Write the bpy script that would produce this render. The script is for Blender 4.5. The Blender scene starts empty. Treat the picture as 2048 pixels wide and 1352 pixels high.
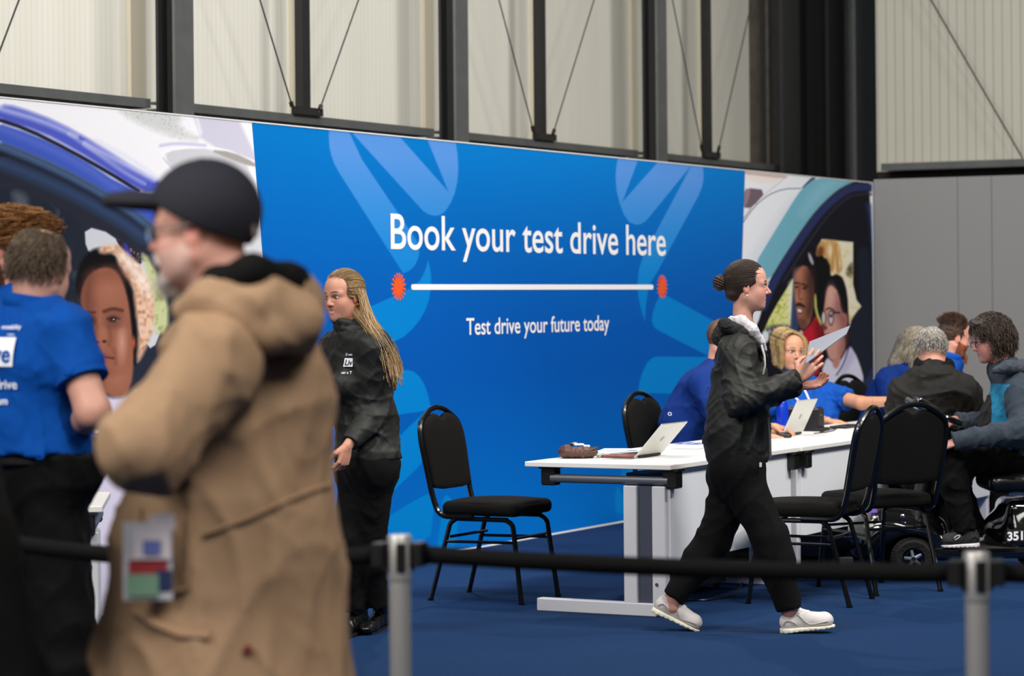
import bpy, math, random
import numpy as np
from mathutils import Vector, Matrix

# ---------------------------------------------------------------- camera, exposure
S = bpy.context.scene
COL = S.collection
PF = 5300.0            # focal length in pixels of the 2048 wide frame
HC = 1.51              # eye height
ROLL = 0.009
PX0, PY0 = 1024.0, 600.0
cam_d = bpy.data.cameras.new('camera'); cam = bpy.data.objects.new('camera', cam_d); COL.objects.link(cam)
cam_d.sensor_fit = 'HORIZONTAL'; cam_d.sensor_width = 36.0
cam_d.lens = PF / 2048.0 * 36.0
cam_d.shift_y = -(676.0 - PY0) / 2048.0
cam_d.clip_start = 0.05; cam_d.clip_end = 200
cam.location = (0, 0, HC)
cam.rotation_euler = (Matrix.Rotation(math.radians(90), 4, 'X') @ Matrix.Rotation(-ROLL, 4, 'Z')).to_euler()
cam_d.dof.use_dof = True
cam_d.dof.focus_distance = 12.2
cam_d.dof.aperture_fstop = 3.3
cam_d.dof.aperture_blades = 0
S.camera = cam
S.view_settings.view_transform = 'Standard'
S.view_settings.look = 'None'
S.view_settings.exposure = 0.0
S.view_settings.gamma = 1.0
S.view_settings.use_curve_mapping = False

# ---------------------------------------------------------------- light: dim hall ambience, truss lamps and added foreground fill
world = bpy.data.worlds.new('hall_air'); S.world = world; world.use_nodes = True
wb = world.node_tree.nodes['Background']
wb.inputs[0].default_value = (0.62, 0.66, 0.72, 1); wb.inputs[1].default_value = 0.085

def area_lamp(name, loc, target, size, size_y, watts, color=(1, 0.96, 0.9), spread=math.radians(130)):
    d = bpy.data.lights.new(name, 'AREA'); d.shape = 'RECTANGLE'; d.size = size; d.size_y = size_y
    d.energy = watts; d.color = color; d.spread = spread
    o = bpy.data.objects.new(name, d); COL.objects.link(o)
    o.location = loc
    o.rotation_euler = (Vector(target) - Vector(loc)).to_track_quat('-Z', 'Y').to_euler()
    return o
def spot_lamp(name, loc, target, watts, angle, blend=0.5, radius=0.15, color=(1, 0.95, 0.86)):
    d = bpy.data.lights.new(name, 'SPOT'); d.energy = watts; d.spot_size = math.radians(angle)
    d.spot_blend = blend; d.shadow_soft_size = radius; d.color = color
    o = bpy.data.objects.new(name, d); COL.objects.link(o)
    o.location = loc
    o.rotation_euler = (Vector(target) - Vector(loc)).to_track_quat('-Z', 'Y').to_euler()
    return o
area_lamp('hall_or_fill_lamp', (4.0, 8.5, 7.5), (-0.2, 15.5, 1.2), 2.0, 1.0, 345, (1, .97, .93))
area_lamp('hall_or_fill_lamp', (-4.5, 8.5, 7.5), (-1.5, 14.5, 1.4), 2.0, 1.0, 215, (1, .97, .93))
area_lamp('hall_or_fill_lamp', (7.0, 13.5, 7.5), (2.5, 19.0, 1.0), 2.0, 1.0, 215, (1, .97, .93))
area_lamp('hall_or_fill_lamp', (-1.5, 11.5, 8.5), (-1.0, 18.5, 4.5), 5.0, 1.0, 300, (1, 0.985, 0.97))
area_lamp('hall_or_fill_lamp', (6.0, 13.0, 8.5), (3.5, 22.5, 4.5), 4.0, 1.0, 105, (1, 0.985, 0.96))
area_lamp('hall_or_fill_lamp', (1.6, 2.4, 5.5), (-0.7, 6.0, 1.2), 3.5, 2.5, 170)  # fill without a fixture, added to brighten the near left group
area_lamp('hall_or_fill_lamp', (-4.0, 3.6, 4.6), (-0.7, 6.2, 1.2), 3.5, 2.5, 190)  # added fill from the left, lightening the man in the cap
spot_lamp('truss_spot', (5.5, 11.0, 6.5), (1.2, 13.2, 0.3), 800, 50, 0.5, 0.10)
spot_lamp('truss_spot', (0.0, 17.0, 6.5), (0.6, 12.4, 0.0), 560, 70, 0.6, 0.10)

# ---------------------------------------------------------------- helpers
def unroll(px, py):
    dx, dy = px - PX0, py - PY0
    return dx - ROLL * dy, dy + ROLL * dx
def W(px, py, Y):
    a, b = unroll(px, py)
    return np.array([a / PF * Y, Y, HC - b / PF * Y])
def WF(px, py, z=0.0):
    a, b = unroll(px, py)
    Y = (HC - z) * PF / b
    return np.array([a / PF * Y, Y, z])
def to_px(P):
    P = np.asarray(P, float)
    a = P[..., 0] / P[..., 1] * PF; b = (HC - P[..., 2]) / P[..., 1] * PF
    return PX0 + a + ROLL * b, PY0 + b - ROLL * a

def srgb(h):
    if isinstance(h, str):
        c = [int(h[i:i + 2], 16) / 255 for i in (0, 2, 4)]
    else:
        c = list(h)
    return tuple(x / 12.92 if x <= 0.04045 else ((x + 0.055) / 1.055) ** 2.4 for x in c)

def set_props(o, label=None, cat=None, group=None, kind=None):
    if label: o['label'] = label
    if cat: o['category'] = cat
    if group: o['group'] = group
    if kind: o['kind'] = kind
    return o

_mats = {}
def mat(name, color, rough=0.6, metal=0.0, bump=None, attr=False, coat=0.0, sheen=0.0, trans=0.0, spec=0.5, mottled=None):
    if name in _mats: return _mats[name]
    m = bpy.data.materials.new(name); m.use_nodes = True
    nt = m.node_tree; b = nt.nodes['Principled BSDF']
    c = srgb(color)
    b.inputs['Base Color'].default_value = (*c, 1)
    b.inputs['Roughness'].default_value = rough
    b.inputs['Metallic'].default_value = metal
    b.inputs['Specular IOR Level'].default_value = spec
    if coat: b.inputs['Coat Weight'].default_value = coat; b.inputs['Coat Roughness'].default_value = 0.08
    if sheen: b.inputs['Sheen Weight'].default_value = sheen
    if trans: b.inputs['Transmission Weight'].default_value = trans
    tc = nt.nodes.new('ShaderNodeTexCoord')
    src = None
    if attr:
        at = nt.nodes.new('ShaderNodeAttribute'); at.attribute_name = 'Col'
        src = at.outputs['Color']; nt.links.new(src, b.inputs['Base Color'])
    if mottled:
        sc, amt = mottled
        n = nt.nodes.new('ShaderNodeTexNoise'); n.inputs['Scale'].default_value = sc; n.inputs['Detail'].default_value = 5
        nt.links.new(tc.outputs['Object'], n.inputs['Vector'])
        mr = nt.nodes.new('ShaderNodeMapRange'); mr.inputs[1].default_value = 0.3; mr.inputs[2].default_value = 0.7
        mr.inputs[3].default_value = 1 - amt; mr.inputs[4].default_value = 1 + amt
        nt.links.new(n.outputs['Fac'], mr.inputs[0])
        vm = nt.nodes.new('ShaderNodeVectorMath'); vm.operation = 'SCALE'
        if src is not None: nt.links.new(src, vm.inputs[0])
        else: vm.inputs[0].default_value = c
        nt.links.new(mr.outputs[0], vm.inputs['Scale'])
        nt.links.new(vm.outputs[0], b.inputs['Base Color'])
    if bump:
        sc, st = bump[:2]
        n = nt.nodes.new('ShaderNodeTexNoise'); n.inputs['Scale'].default_value = sc; n.inputs['Detail'].default_value = 4
        if len(bump) > 2:
            mp = nt.nodes.new('ShaderNodeMapping'); mp.inputs['Scale'].default_value = bump[2]
            nt.links.new(tc.outputs['Object'], mp.inputs[0]); nt.links.new(mp.outputs[0], n.inputs['Vector'])
        else:
            nt.links.new(tc.outputs['Object'], n.inputs['Vector'])
        bp = nt.nodes.new('ShaderNodeBump'); bp.inputs['Strength'].default_value = st; bp.inputs['Distance'].default_value = 0.01
        nt.links.new(n.outputs['Fac'], bp.inputs['Height']); nt.links.new(bp.outputs[0], b.inputs['Normal'])
    _mats[name] = m
    return m

class MB:
    """collects vertices and faces of one part"""
    def __init__(s): s.v = []; s.f = []; s.c = None
    def add(s, v, f):
        n = len(s.v); s.v += [tuple(map(float, p)) for p in v]; s.f += [tuple(i + n for i in q) for q in f]; return s
    def box(s, c, d, M=None, bev=0.0):
        hx, hy, hz = d[0] / 2, d[1] / 2, d[2] / 2
        if bev <= 0:
            v = [(x * hx, y * hy, z * hz) for x in (-1, 1) for y in (-1, 1) for z in (-1, 1)]
            f = [(0, 1, 3, 2), (4, 6, 7, 5), (0, 4, 5, 1), (2, 3, 7, 6), (0, 2, 6, 4), (1, 5, 7, 3)]
        else:
            bev = min(bev, hx * .95, hy * .95, hz * .95)
            v = []; f = []; idx = {}
            for sx in (-1, 1):
                for sy in (-1, 1):
                    for sz in (-1, 1):
                        for ax in range(3):
                            p = [sx * (hx - bev), sy * (hy - bev), sz * (hz - bev)]
                            p[ax] = (sx * hx, sy * hy, sz * hz)[ax]
                            idx[(sx, sy, sz, ax)] = len(v); v.append(p)
            for ax in range(3):
                o = [a for a in range(3) if a != ax]
                for sg in (-1, 1):
                    q = []
                    for a, b in ((-1, -1), (1, -1), (1, 1), (-1, 1)):
                        k = [0, 0, 0]; k[ax] = sg; k[o[0]] = a; k[o[1]] = b
                        q.append(idx[(*k, ax)])
                    f.append(tuple(q))
            for ax in range(3):
                o = [a for a in range(3) if a != ax]
                for a in (-1, 1):
                    for b in (-1, 1):
                        k1 = [0, 0, 0]; k1[ax] = -1; k1[o[0]] = a; k1[o[1]] = b
                        k2 = list(k1); k2[ax] = 1
                        f.append((idx[(*k1, o[0])], idx[(*k2, o[0])], idx[(*k2, o[1])], idx[(*k1, o[1])]))
            for sx in (-1, 1):
                for sy in (-1, 1):
                    for sz in (-1, 1):
                        f.append(tuple(idx[(sx, sy, sz, a)] for a in range(3)))
        c = np.array(c, float)
        if M is not None: v = [c + np.array(M) @ np.array(p) for p in v]
        else: v = [c + np.array(p) for p in v]
        return s.add(v, f)
    def tube(s, pts, r, n=10, closed=False, flat=1.0, up=None):
        pts = [np.array(p, float) for p in pts]; m = len(pts)
        rr = r if hasattr(r, '__len__') else [r] * m
        v = []; f = []; prev = None
        for i, p in enumerate(pts):
            if closed: t = pts[(i + 1) % m] - pts[i - 1]
            elif i == 0: t = pts[1] - pts[0]
            elif i == m - 1: t = pts[-1] - pts[-2]
            else: t = pts[i + 1] - pts[i - 1]
            t = t / (np.linalg.norm(t) + 1e-12)
            if prev is None:
                u = np.array(up, float) if up is not None else (np.array([0, 0, 1.0]) if abs(t[2]) < .9 else np.array([1.0, 0, 0]))
            else: u = prev
            u = u - t * (u @ t); u /= np.linalg.norm(u) + 1e-12; prev = u
            w = np.cross(t, u)
            for k in range(n):
                a = 2 * math.pi * (k + .5) / n
                v.append(p + rr[i] * (math.cos(a) * u * flat + math.sin(a) * w))
        L = m if closed else m - 1
        for i in range(L):
            for k in range(n):
                a = i * n + k; b = i * n + (k + 1) % n; j = ((i + 1) % m) * n
                f.append((a, b, j + (k + 1) % n, j + k))
        if not closed:
            f.append(tuple(range(n))[::-1]); f.append(tuple((m - 1) * n + k for k in range(n)))
        return s.add(v, f)
    def lathe(s, prof, c=(0, 0, 0), n=24, M=None, cap=True):
        c = np.array(c, float); v = []; f = []
        for r, z in prof:
            for k in range(n):
                a = 2 * math.pi * k / n; p = np.array([r * math.cos(a), r * math.sin(a), z])
                v.append(c + (np.array(M) @ p if M is not None else p))
        m = len(prof)
        for i in range(m - 1):
            for k in range(n):
                f.append((i * n + k, i * n + (k + 1) % n, (i + 1) * n + (k + 1) % n, (i + 1) * n + k))
        if cap:
            f.append(tuple(range(n))[::-1]); f.append(tuple((m - 1) * n + k for k in range(n)))
        return s.add(v, f)
    def prism(s, poly, fn, d):
        """poly 2D, fn(a,b,depth)->3D, thickness d"""
        n = len(poly)
        v = [fn(a, b, 0) for a, b in poly] + [fn(a, b, d) for a, b in poly]
        f = [tuple(range(n)), tuple(range(2 * n - 1, n - 1, -1))] + [(i, n + i, n + (i + 1) % n, (i + 1) % n) for i in range(n)]
        return s.add(v, f)
    def build(s, name, m, parent=None, smooth=True, origin=None, auto=35):
        me = bpy.data.meshes.new(name)
        v = s.v
        if parent is not None:
            o0 = np.array(parent_loc(parent)); 
            Mi = np.array(parent_inv(parent))
            v = [tuple(Mi @ (np.array(p) - o0)) for p in v]
            org = None
        elif origin is not None:
            o0 = np.array(origin, float); v = [tuple(np.array(p) - o0) for p in v]
        me.from_pydata(v, [], s.f); me.validate(); me.update()
        if m is not None: me.materials.append(m)
        if smooth:
            me.polygons.foreach_set('use_smooth', [True] * len(me.polygons))
            if auto: me.set_sharp_from_angle(angle=math.radians(auto))
        o = bpy.data.objects.new(name, me); COL.objects.link(o)
        if parent is not None: o.parent = parent
        elif origin is not None: o.location = origin
        return o
def parent_chain(p):
    M = Matrix.Identity(4)
    while p is not None:
        M = (Matrix.Translation(p.location) @ p.rotation_euler.to_matrix().to_4x4()) @ M
        p = p.parent
    return M
def parent_loc(p): return parent_chain(p).translation
def parent_inv(p): return parent_chain(p).to_3x3().inverted()
def empty(name, loc, rz=0.0, label=None, cat=None, group=None, kind=None):
    o = bpy.data.objects.new(name, None); COL.objects.link(o); o.location = loc; o.rotation_euler = (0, 0, rz)
    o.empty_display_size = 0.1
    return set_props(o, label, cat, group, kind)
def copy_tree(o, parent=None):
    c = o.copy(); COL.objects.link(c); c.parent = parent
    for ch in [x for x in bpy.data.objects if x.parent == o]: copy_tree(ch, c)
    return c
def fillet(pts, r, n=5):
    pts = [np.array(p, float) for p in pts]; out = [pts[0]]
    for i in range(1, len(pts) - 1):
        a, b, c = pts[i - 1], pts[i], pts[i + 1]
        d1 = a - b; d2 = c - b; l1 = np.linalg.norm(d1); l2 = np.linalg.norm(d2); q = min(r, l1 * .49, l2 * .49)
        p1 = b + d1 / l1 * q; p2 = b + d2 / l2 * q
        for k in range(n + 1):
            t = k / n; out.append((1 - t) ** 2 * p1 + 2 * t * (1 - t) * b + t * t * p2)
    out.append(pts[-1]); return out
def text_mesh(body, bold=0.0, shear=0.0, spacing=1.0):
    cu = bpy.data.curves.new('t', 'FONT'); cu.body = body; cu.size = 1.0; cu.offset = bold; cu.shear = shear
    cu.space_character = spacing; cu.resolution_u = 6; cu.fill_mode = 'BOTH'
    o = bpy.data.objects.new('t', cu); COL.objects.link(o)
    bpy.context.view_layer.update()
    me = bpy.data.meshes.new_from_object(o.evaluated_get(bpy.context.evaluated_depsgraph_get()))
    v = np.zeros(len(me.vertices) * 3); me.vertices.foreach_get('co', v); v = v.reshape(-1, 3)
    f = [tuple(p.vertices) for p in me.polygons]
    bpy.data.objects.remove(o); bpy.data.curves.remove(cu); bpy.data.meshes.remove(me)
    return v[:, :2], f

# ---------------------------------------------------------------- implicit surfaces
def nrm(v): v = np.asarray(v, float); return v / (np.linalg.norm(v) + 1e-12)
class Cone:
    def __init__(s, a, b, ra, rb, flat=None, cutb=False, cuta=False):
        s.a = np.array(a, float); s.b = np.array(b, float); s.ra = ra; s.rb = rb; s.flat = flat; s.cutb = cutb; s.cuta = cuta
    def box(s):
        r = max(s.ra, s.rb); return np.minimum(s.a, s.b) - r, np.maximum(s.a, s.b) + r
    def __call__(s, p):
        ab = s.b - s.a; L2 = ab @ ab + 1e-12; q = p - s.a
        t = np.clip(q @ ab / L2, 0, 1); v = q - t[:, None] * ab; k = 1.0
        if s.flat is not None:
            n, k = s.flat; vn = v @ n; v = v + np.outer(vn, n) * (1 / k - 1)
        d = (np.sqrt((v * v).sum(1)) - (s.ra + (s.rb - s.ra) * t)) * k
        if s.cutb: d = np.maximum(d, (p - s.b) @ (ab / math.sqrt(L2)))
        if s.cuta: d = np.maximum(d, (s.a - p) @ (ab / math.sqrt(L2)))
        return d
class Ell:
    def __init__(s, c, r, R=None):
        s.c = np.array(c, float); s.r = np.array(r, float); s.R = np.eye(3) if R is None else np.array(R, float)
    def box(s): m = s.r.max(); return s.c - m, s.c + m
    def __call__(s, p):
        q = (p - s.c) @ s.R
        k0 = np.sqrt(((q / s.r) ** 2).sum(1)) + 1e-9; k1 = np.sqrt(((q / s.r ** 2) ** 2).sum(1)) + 1e-9
        return k0 * (k0 - 1) / k1
class Box:
    def __init__(s, c, h, R=None, r=0.01):
        s.c = np.array(c, float); s.h = np.array(h, float) - r; s.R = np.eye(3) if R is None else np.array(R, float); s.r = r
    def box(s): m = np.linalg.norm(s.h) + s.r; return s.c - m, s.c + m
    def __call__(s, p):
        q = np.abs((p - s.c) @ s.R) - s.h
        return np.sqrt((np.maximum(q, 0) ** 2).sum(1)) + np.minimum(q.max(1), 0) - s.r
class Plane:      # keeps the side where (p-o).n < 0
    def __init__(s, o, n): s.o = np.array(o, float); s.n = nrm(n)
    def __call__(s, p): return (p - s.o) @ s.n
def sdf(ops, p, half=None):
    """ops: (kind, prim, k) ; kind u union, s subtract, i intersect, n noise"""
    d = np.full(len(p), 1e3); c = p.mean(0)[None]
    for o in ops:
        kd, pr, k = o
        if kd == 'u':
            if half is not None and pr(c)[0] > 2.2 * half + 3 * k + 0.05: continue
            e = pr(p)
            if k > 0:
                h = np.clip(.5 + .5 * (d - e) / k, 0, 1); d = d * (1 - h) + e * h - k * h * (1 - h)
            else: d = np.minimum(d, e)
        elif kd == 's':
            if half is not None and pr(c)[0] > 2.2 * half + 3 * k + 0.05: continue
            e = -pr(p)
            h = np.clip(.5 - .5 * (d - e) / max(k, 1e-6), 0, 1); d = d * (1 - h) + e * h + k * h * (1 - h)
        elif kd == 'i': d = np.maximum(d, pr(p))
        elif kd == 'n': d = d + pr(p)
    return d
def surface(ops, h, lo=None, hi=None, B=12):
    bs = [o[1].box() for o in ops if o[0] == 'u']
    L = np.min([b[0] for b in bs], 0) - .03; H = np.max([b[1] for b in bs], 0) + .03
    if lo is not None: L = np.maximum(L, lo)
    if hi is not None: H = np.minimum(H, hi)
    n = np.maximum(np.ceil((H - L) / h).astype(int) + 2, 3)
    F = np.full(n, 1.0, np.float32)
    half = B * h * .87
    gb = [np.arange(0, n[a], B) for a in range(3)]
    cen = np.array(np.meshgrid(*gb, indexing='ij')).reshape(3, -1).T
    pc = L + (cen + B / 2) * h
    # coarse test, without noise
    dc = sdf([o for o in ops if o[0] != 'n'], pc)
    act = cen[np.abs(dc) < half * 1.25 + .03]
    for b in act:
        e = np.minimum(b + B, n)
        ax = [L[a] + h * np.arange(b[a], e[a]) for a in range(3)]
        P = np.array(np.meshgrid(*ax, indexing='ij')).reshape(3, -1).T
        F[b[0]:e[0], b[1]:e[1], b[2]:e[2]] = sdf(ops, P, half).reshape([len(x) for x in ax])
    inact = cen[(np.abs(dc) >= half * 1.25 + .03) & (dc < 0)]
    for b in inact:
        e = np.minimum(b + B, n); F[b[0]:e[0], b[1]:e[1], b[2]:e[2]] = -1
    F[0] = F[-1] = 1; F[:, 0] = F[:, -1] = 1; F[:, :, 0] = F[:, :, -1] = 1
    return nets(F, L, h)
def nets(F, L, h):
    N = F.shape; G = F < 0
    a = G[:-1, :-1, :-1]; cnt = np.zeros(a.shape, np.int8)
    cor = [(i, j, k) for i in (0, 1) for j in (0, 1) for k in (0, 1)]
    for i, j, k in cor: cnt += G[i:N[0] - 1 + i, j:N[1] - 1 + j, k:N[2] - 1 + k]
    m = (cnt > 0) & (cnt < 8); I = np.argwhere(m); ids = np.full(m.shape, -1, np.int64); ids[m] = np.arange(len(I))
    acc = np.zeros((len(I), 3)); num = np.zeros(len(I))
    for c0 in cor:
        for ax in range(3):
            if c0[ax]: continue
            c1 = list(c0); c1[ax] = 1
            f0 = F[tuple((I + c0).T)]; f1 = F[tuple((I + c1).T)]
            x = (f0 < 0) != (f1 < 0); t = np.where(x, f0 / np.where(x, f0 - f1, 1), 0)
            p = np.array(c0, float)[None] + t[:, None] * np.eye(3)[ax][None]
            acc += p * x[:, None]; num += x
    V = L + h * (I + acc / num[:, None])
    Q = []
    for ax in range(3):
        sl0 = [slice(1, N[b] - 1) for b in range(3)]; sl1 = list(sl0)
        sl0[ax] = slice(0, N[ax] - 1); sl1[ax] = slice(1, N[ax])
        g0 = G[tuple(sl0)]; g1 = G[tuple(sl1)]; x = g0 != g1
        J = np.argwhere(x); J[:, [b for b in range(3) if b != ax]] += 1
        o1, o2 = [(1, 2), (2, 0), (0, 1)][ax]
        q = []
        for u, v in ((-1, -1), (0, -1), (0, 0), (-1, 0)):
            K = J.copy(); K[:, o1] += u; K[:, o2] += v; q.append(ids[tuple(K.T)])
        q = np.array(q).T; fl = ~g0[x]
        q[fl] = q[fl][:, ::-1]
        Q.append(q)
    Q = np.concatenate(Q); Q = Q[(Q >= 0).all(1)]
    return V, Q
def np_mesh(name, parts, m, parent=None, origin=(0, 0, 0), col=None):
    """parts: list of (V,Q) or (V,Q,C) arrays joined into one mesh"""
    Vs = []; fs = []; cs = []; off = 0
    loops = []; starts = []; tot = 0
    for pt in parts:
        V, Q = pt[0], pt[1]
        C = pt[2] if len(pt) > 2 else (np.tile(np.array(col if col is not None else (1, 1, 1.)), (len(V), 1)))
        Vs.append(V); cs.append(C)
        Q = np.asarray(Q) + off; k = Q.shape[1]
        loops.append(Q.reshape(-1)); starts.append(tot + k * np.arange(len(Q))); tot += Q.size; off += len(V)
    V = np.concatenate(Vs); C = np.concatenate(cs)
    if parent is not None:
        o0 = np.array(parent_loc(parent)); Mi = np.array(parent_inv(parent)); V = (V - o0) @ Mi.T
    else: V = V - np.array(origin)
    me = bpy.data.meshes.new(name)
    lp = np.concatenate(loops).astype(np.int32); st = np.concatenate(starts).astype(np.int32)
    me.vertices.add(len(V)); me.vertices.foreach_set('co', V.astype(np.float32).reshape(-1))
    me.loops.add(len(lp)); me.loops.foreach_set('vertex_index', lp)
    me.polygons.add(len(st)); me.polygons.foreach_set('loop_start', st)
    me.update(calc_edges=True); me.validate()
    me.polygons.foreach_set('use_smooth', [True] * len(me.polygons))
    at = me.color_attributes.new('Col', 'FLOAT_COLOR', 'POINT')
    cc = np.ones((len(V), 4), np.float32); cc[:, :3] = C; at.data.foreach_set('color', cc.reshape(-1))
    me.materials.append(m)
    o = bpy.data.objects.new(name, me); COL.objects.link(o)
    if parent is not None: o.parent = parent
    else: o.location = origin
    return o
def folds(seed, amp, wl, stretch=(1, 1, 1), sharp=True):
    """cloth fold displacement"""
    r = np.random.RandomState(seed); K = []
    for i in range(4):
        d = nrm(r.normal(size=3) * np.array(stretch)); K.append((d * 2 * math.pi / wl * r.uniform(.45, .9), r.uniform(0, 6.28)))
    D = [(nrm(r.normal(size=3)) * 2 * math.pi / (wl * 2.2), r.uniform(0, 6.28)) for _ in range(3)]
    def f(p):
        w = sum(np.sin(p @ k + ph) for k, ph in D) * 1.1
        s = 0
        for i, (k, ph) in enumerate(K):
            x = np.sin(p @ k + ph + w * (1 if i % 2 else -1))
            s = s - (np.exp(-np.abs(x) * 2.6) - .35 if sharp else x)
        return s * amp * .8
    return f
def rotm(yaw, pitch=0, roll=0):
    """columns = forward, left, up. yaw: degrees, 0 faces +X, 90 faces away from camera; pitch>0 looks down"""
    y, p, r = map(math.radians, (yaw, pitch, roll))
    Rz = np.array([[math.cos(y), -math.sin(y), 0], [math.sin(y), math.cos(y), 0], [0, 0, 1]])
    Ry = np.array([[math.cos(p), 0, math.sin(p)], [0, 1, 0], [-math.sin(p), 0, math.cos(p)]])
    Rx = np.array([[1, 0, 0], [0, math.cos(r), -math.sin(r)], [0, math.sin(r), math.cos(r)]])
    return Rz @ Ry @ Rx

# ---------------------------------------------------------------- banner axes: D1 runs along the banner away from us, D2 points out of its face
_an = math.atan(2850 / PF)
D1 = np.array([math.sin(_an), math.cos(_an), 0]); D2 = np.array([math.cos(_an), -math.sin(_an), 0]); UP = np.array([0, 0, 1.0])
B0 = WF(975, 1093)
BH = 2.46
def wall_pt(px, py, off=0.0):
    """point on the plane parallel to the banner, off metres in front of it"""
    a, b = unroll(px, py); r = np.array([a / PF, 1, -b / PF])
    s = ((B0 @ D2) + off) / (r @ D2)
    return r * s + np.array([0, 0, HC])
def wt(px, py, off=0.0): return float((wall_pt(px, py, off) - B0) @ D1)
def wz(px, py, off=0.0): return float(wall_pt(px, py, off)[2])
def bt(t, z, off=0.0): return B0 + D1 * t + D2 * off + UP * z
RB = np.array([D1, -D2, UP]).T     # local x along banner, y out of it, z up
TR = wt(1745.5, 500)              # right end of the banner
TL = wt(-130, 500)

# floor: carpet
def carpet_mat():
    m = bpy.data.materials.new('blue_carpet'); m.use_nodes = True; nt = m.node_tree; b = nt.nodes['Principled BSDF']
    b.inputs['Roughness'].default_value = 0.95; b.inputs['Specular IOR Level'].default_value = 0.15
    
    tc = nt.nodes.new('ShaderNodeTexCoord')
    n1 = nt.nodes.new('ShaderNodeTexNoise'); n1.inputs['Scale'].default_value = 1.1; n1.inputs['Detail'].default_value = 6
    n2 = nt.nodes.new('ShaderNodeTexNoise'); n2.inputs['Scale'].default_value = 260; n2.inputs['Detail'].default_value = 3
    for n in (n1, n2): nt.links.new(tc.outputs['Object'], n.inputs['Vector'])
    mx = nt.nodes.new('ShaderNodeMix'); mx.data_type = 'RGBA'
    mx.inputs[6].default_value = (*srgb((.035, .13, .255)), 1); mx.inputs[7].default_value = (*srgb((.07, .21, .38)), 1)
    ad = nt.nodes.new('ShaderNodeMath'); ad.operation = 'MULTIPLY_ADD'; ad.inputs[1].default_value = 0.75; ad.inputs[2].default_value = 0.0
    nt.links.new(n2.outputs['Fac'], ad.inputs[0])
    ad2 = nt.nodes.new('ShaderNodeMath'); ad2.operation = 'MULTIPLY_ADD'; ad2.inputs[1].default_value = 0.25
    nt.links.new(n1.outputs['Fac'], ad2.inputs[0]); nt.links.new(ad.outputs[0], ad2.inputs[2])
    nt.links.new(ad2.outputs[0], mx.inputs[0]); nt.links.new(mx.outputs[2], b.inputs['Base Color'])
    bp = nt.nodes.new('ShaderNodeBump'); bp.inputs['Strength'].default_value = 0.5; bp.inputs['Distance'].default_value = 0.006
    nt.links.new(n2.outputs['Fac'], bp.inputs['Height']); nt.links.new(bp.outputs[0], b.inputs['Normal'])
    return m
set_props(MB().box((0, 14, -0.05), (44, 48, 0.1)).build('floor', carpet_mat(), smooth=False), kind='structure')

# ---------------------------------------------------------------- steel hall wall behind
CL = -1.75   # cladding plane
M_clad = None
def clad_mat(name, c1, c2, axis, rib, depth):
    m = bpy.data.materials.new(name); m.use_nodes = True; nt = m.node_tree; b = nt.nodes['Principled BSDF']
    b.inputs['Roughness'].default_value = 0.7
    tc = nt.nodes.new('ShaderNodeTexCoord')
    n = nt.nodes.new('ShaderNodeTexNoise'); n.inputs['Scale'].default_value = 1.0; n.inputs['Detail'].default_value = 6
    mp = nt.nodes.new('ShaderNodeMapping'); mp.inputs['Scale'].default_value = (5, 5, .35)
    nt.links.new(tc.outputs['Object'], mp.inputs[0]); nt.links.new(mp.outputs[0], n.inputs['Vector'])
    mx = nt.nodes.new('ShaderNodeMix'); mx.data_type = 'RGBA'
    mx.inputs[6].default_value = (*srgb(c1), 1); mx.inputs[7].default_value = (*srgb(c2), 1)
    nt.links.new(n.outputs['Fac'], mx.inputs[0])
    sx = nt.nodes.new('ShaderNodeSeparateXYZ'); nt.links.new(tc.outputs['Object'], sx.inputs[0])
    fr = nt.nodes.new('ShaderNodeMath'); fr.operation = 'MULTIPLY'; fr.inputs[1].default_value = 1 / rib; nt.links.new(sx.outputs[0], fr.inputs[0])
    f2 = nt.nodes.new('ShaderNodeMath'); f2.operation = 'FRACT'; nt.links.new(fr.outputs[0], f2.inputs[0])
    f3 = nt.nodes.new('ShaderNodeMath'); f3.operation = 'LESS_THAN'; f3.inputs[1].default_value = 0.14; nt.links.new(f2.outputs[0], f3.inputs[0])
    mu = nt.nodes.new('ShaderNodeMath'); mu.operation = 'MULTIPLY'; mu.inputs[1].default_value = depth; nt.links.new(f3.outputs[0], mu.inputs[0])
    m2 = nt.nodes.new('ShaderNodeMix'); m2.data_type = 'RGBA'; m2.inputs[7].default_value = (*srgb((.36, .35, .31)), 1)
    nt.links.new(mu.outputs[0], m2.inputs[0]); nt.links.new(mx.outputs[2], m2.inputs[6]); nt.links.new(m2.outputs[2], b.inputs['Base Color'])
    return m
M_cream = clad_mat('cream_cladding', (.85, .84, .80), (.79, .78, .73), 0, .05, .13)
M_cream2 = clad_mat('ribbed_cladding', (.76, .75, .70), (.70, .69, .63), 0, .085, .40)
M_steel = mat('grey_steel', (.35, .36, .355), .5, 0.3, mottled=(6, .12))
M_steeld = mat('dark_steel', (.13, .13, .13), .5, 0.3, mottled=(6, .15))
M_dark = mat('dark_lower_cladding', (.16, .13, .12), .8, bump=(30, .2))
def frame_empty(name, o):   # a wall-aligned object: local x along the wall
    return o
def wallbox(mb, t0, t1, z0, z1, o0, o1, bev=0.0):
    c = bt((t0 + t1) / 2, (z0 + z1) / 2, (o0 + o1) / 2); c[2] = (z0 + z1) / 2
    return mb.box(c, (t1 - t0, abs(o1 - o0), z1 - z0), RB, bev)
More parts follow.
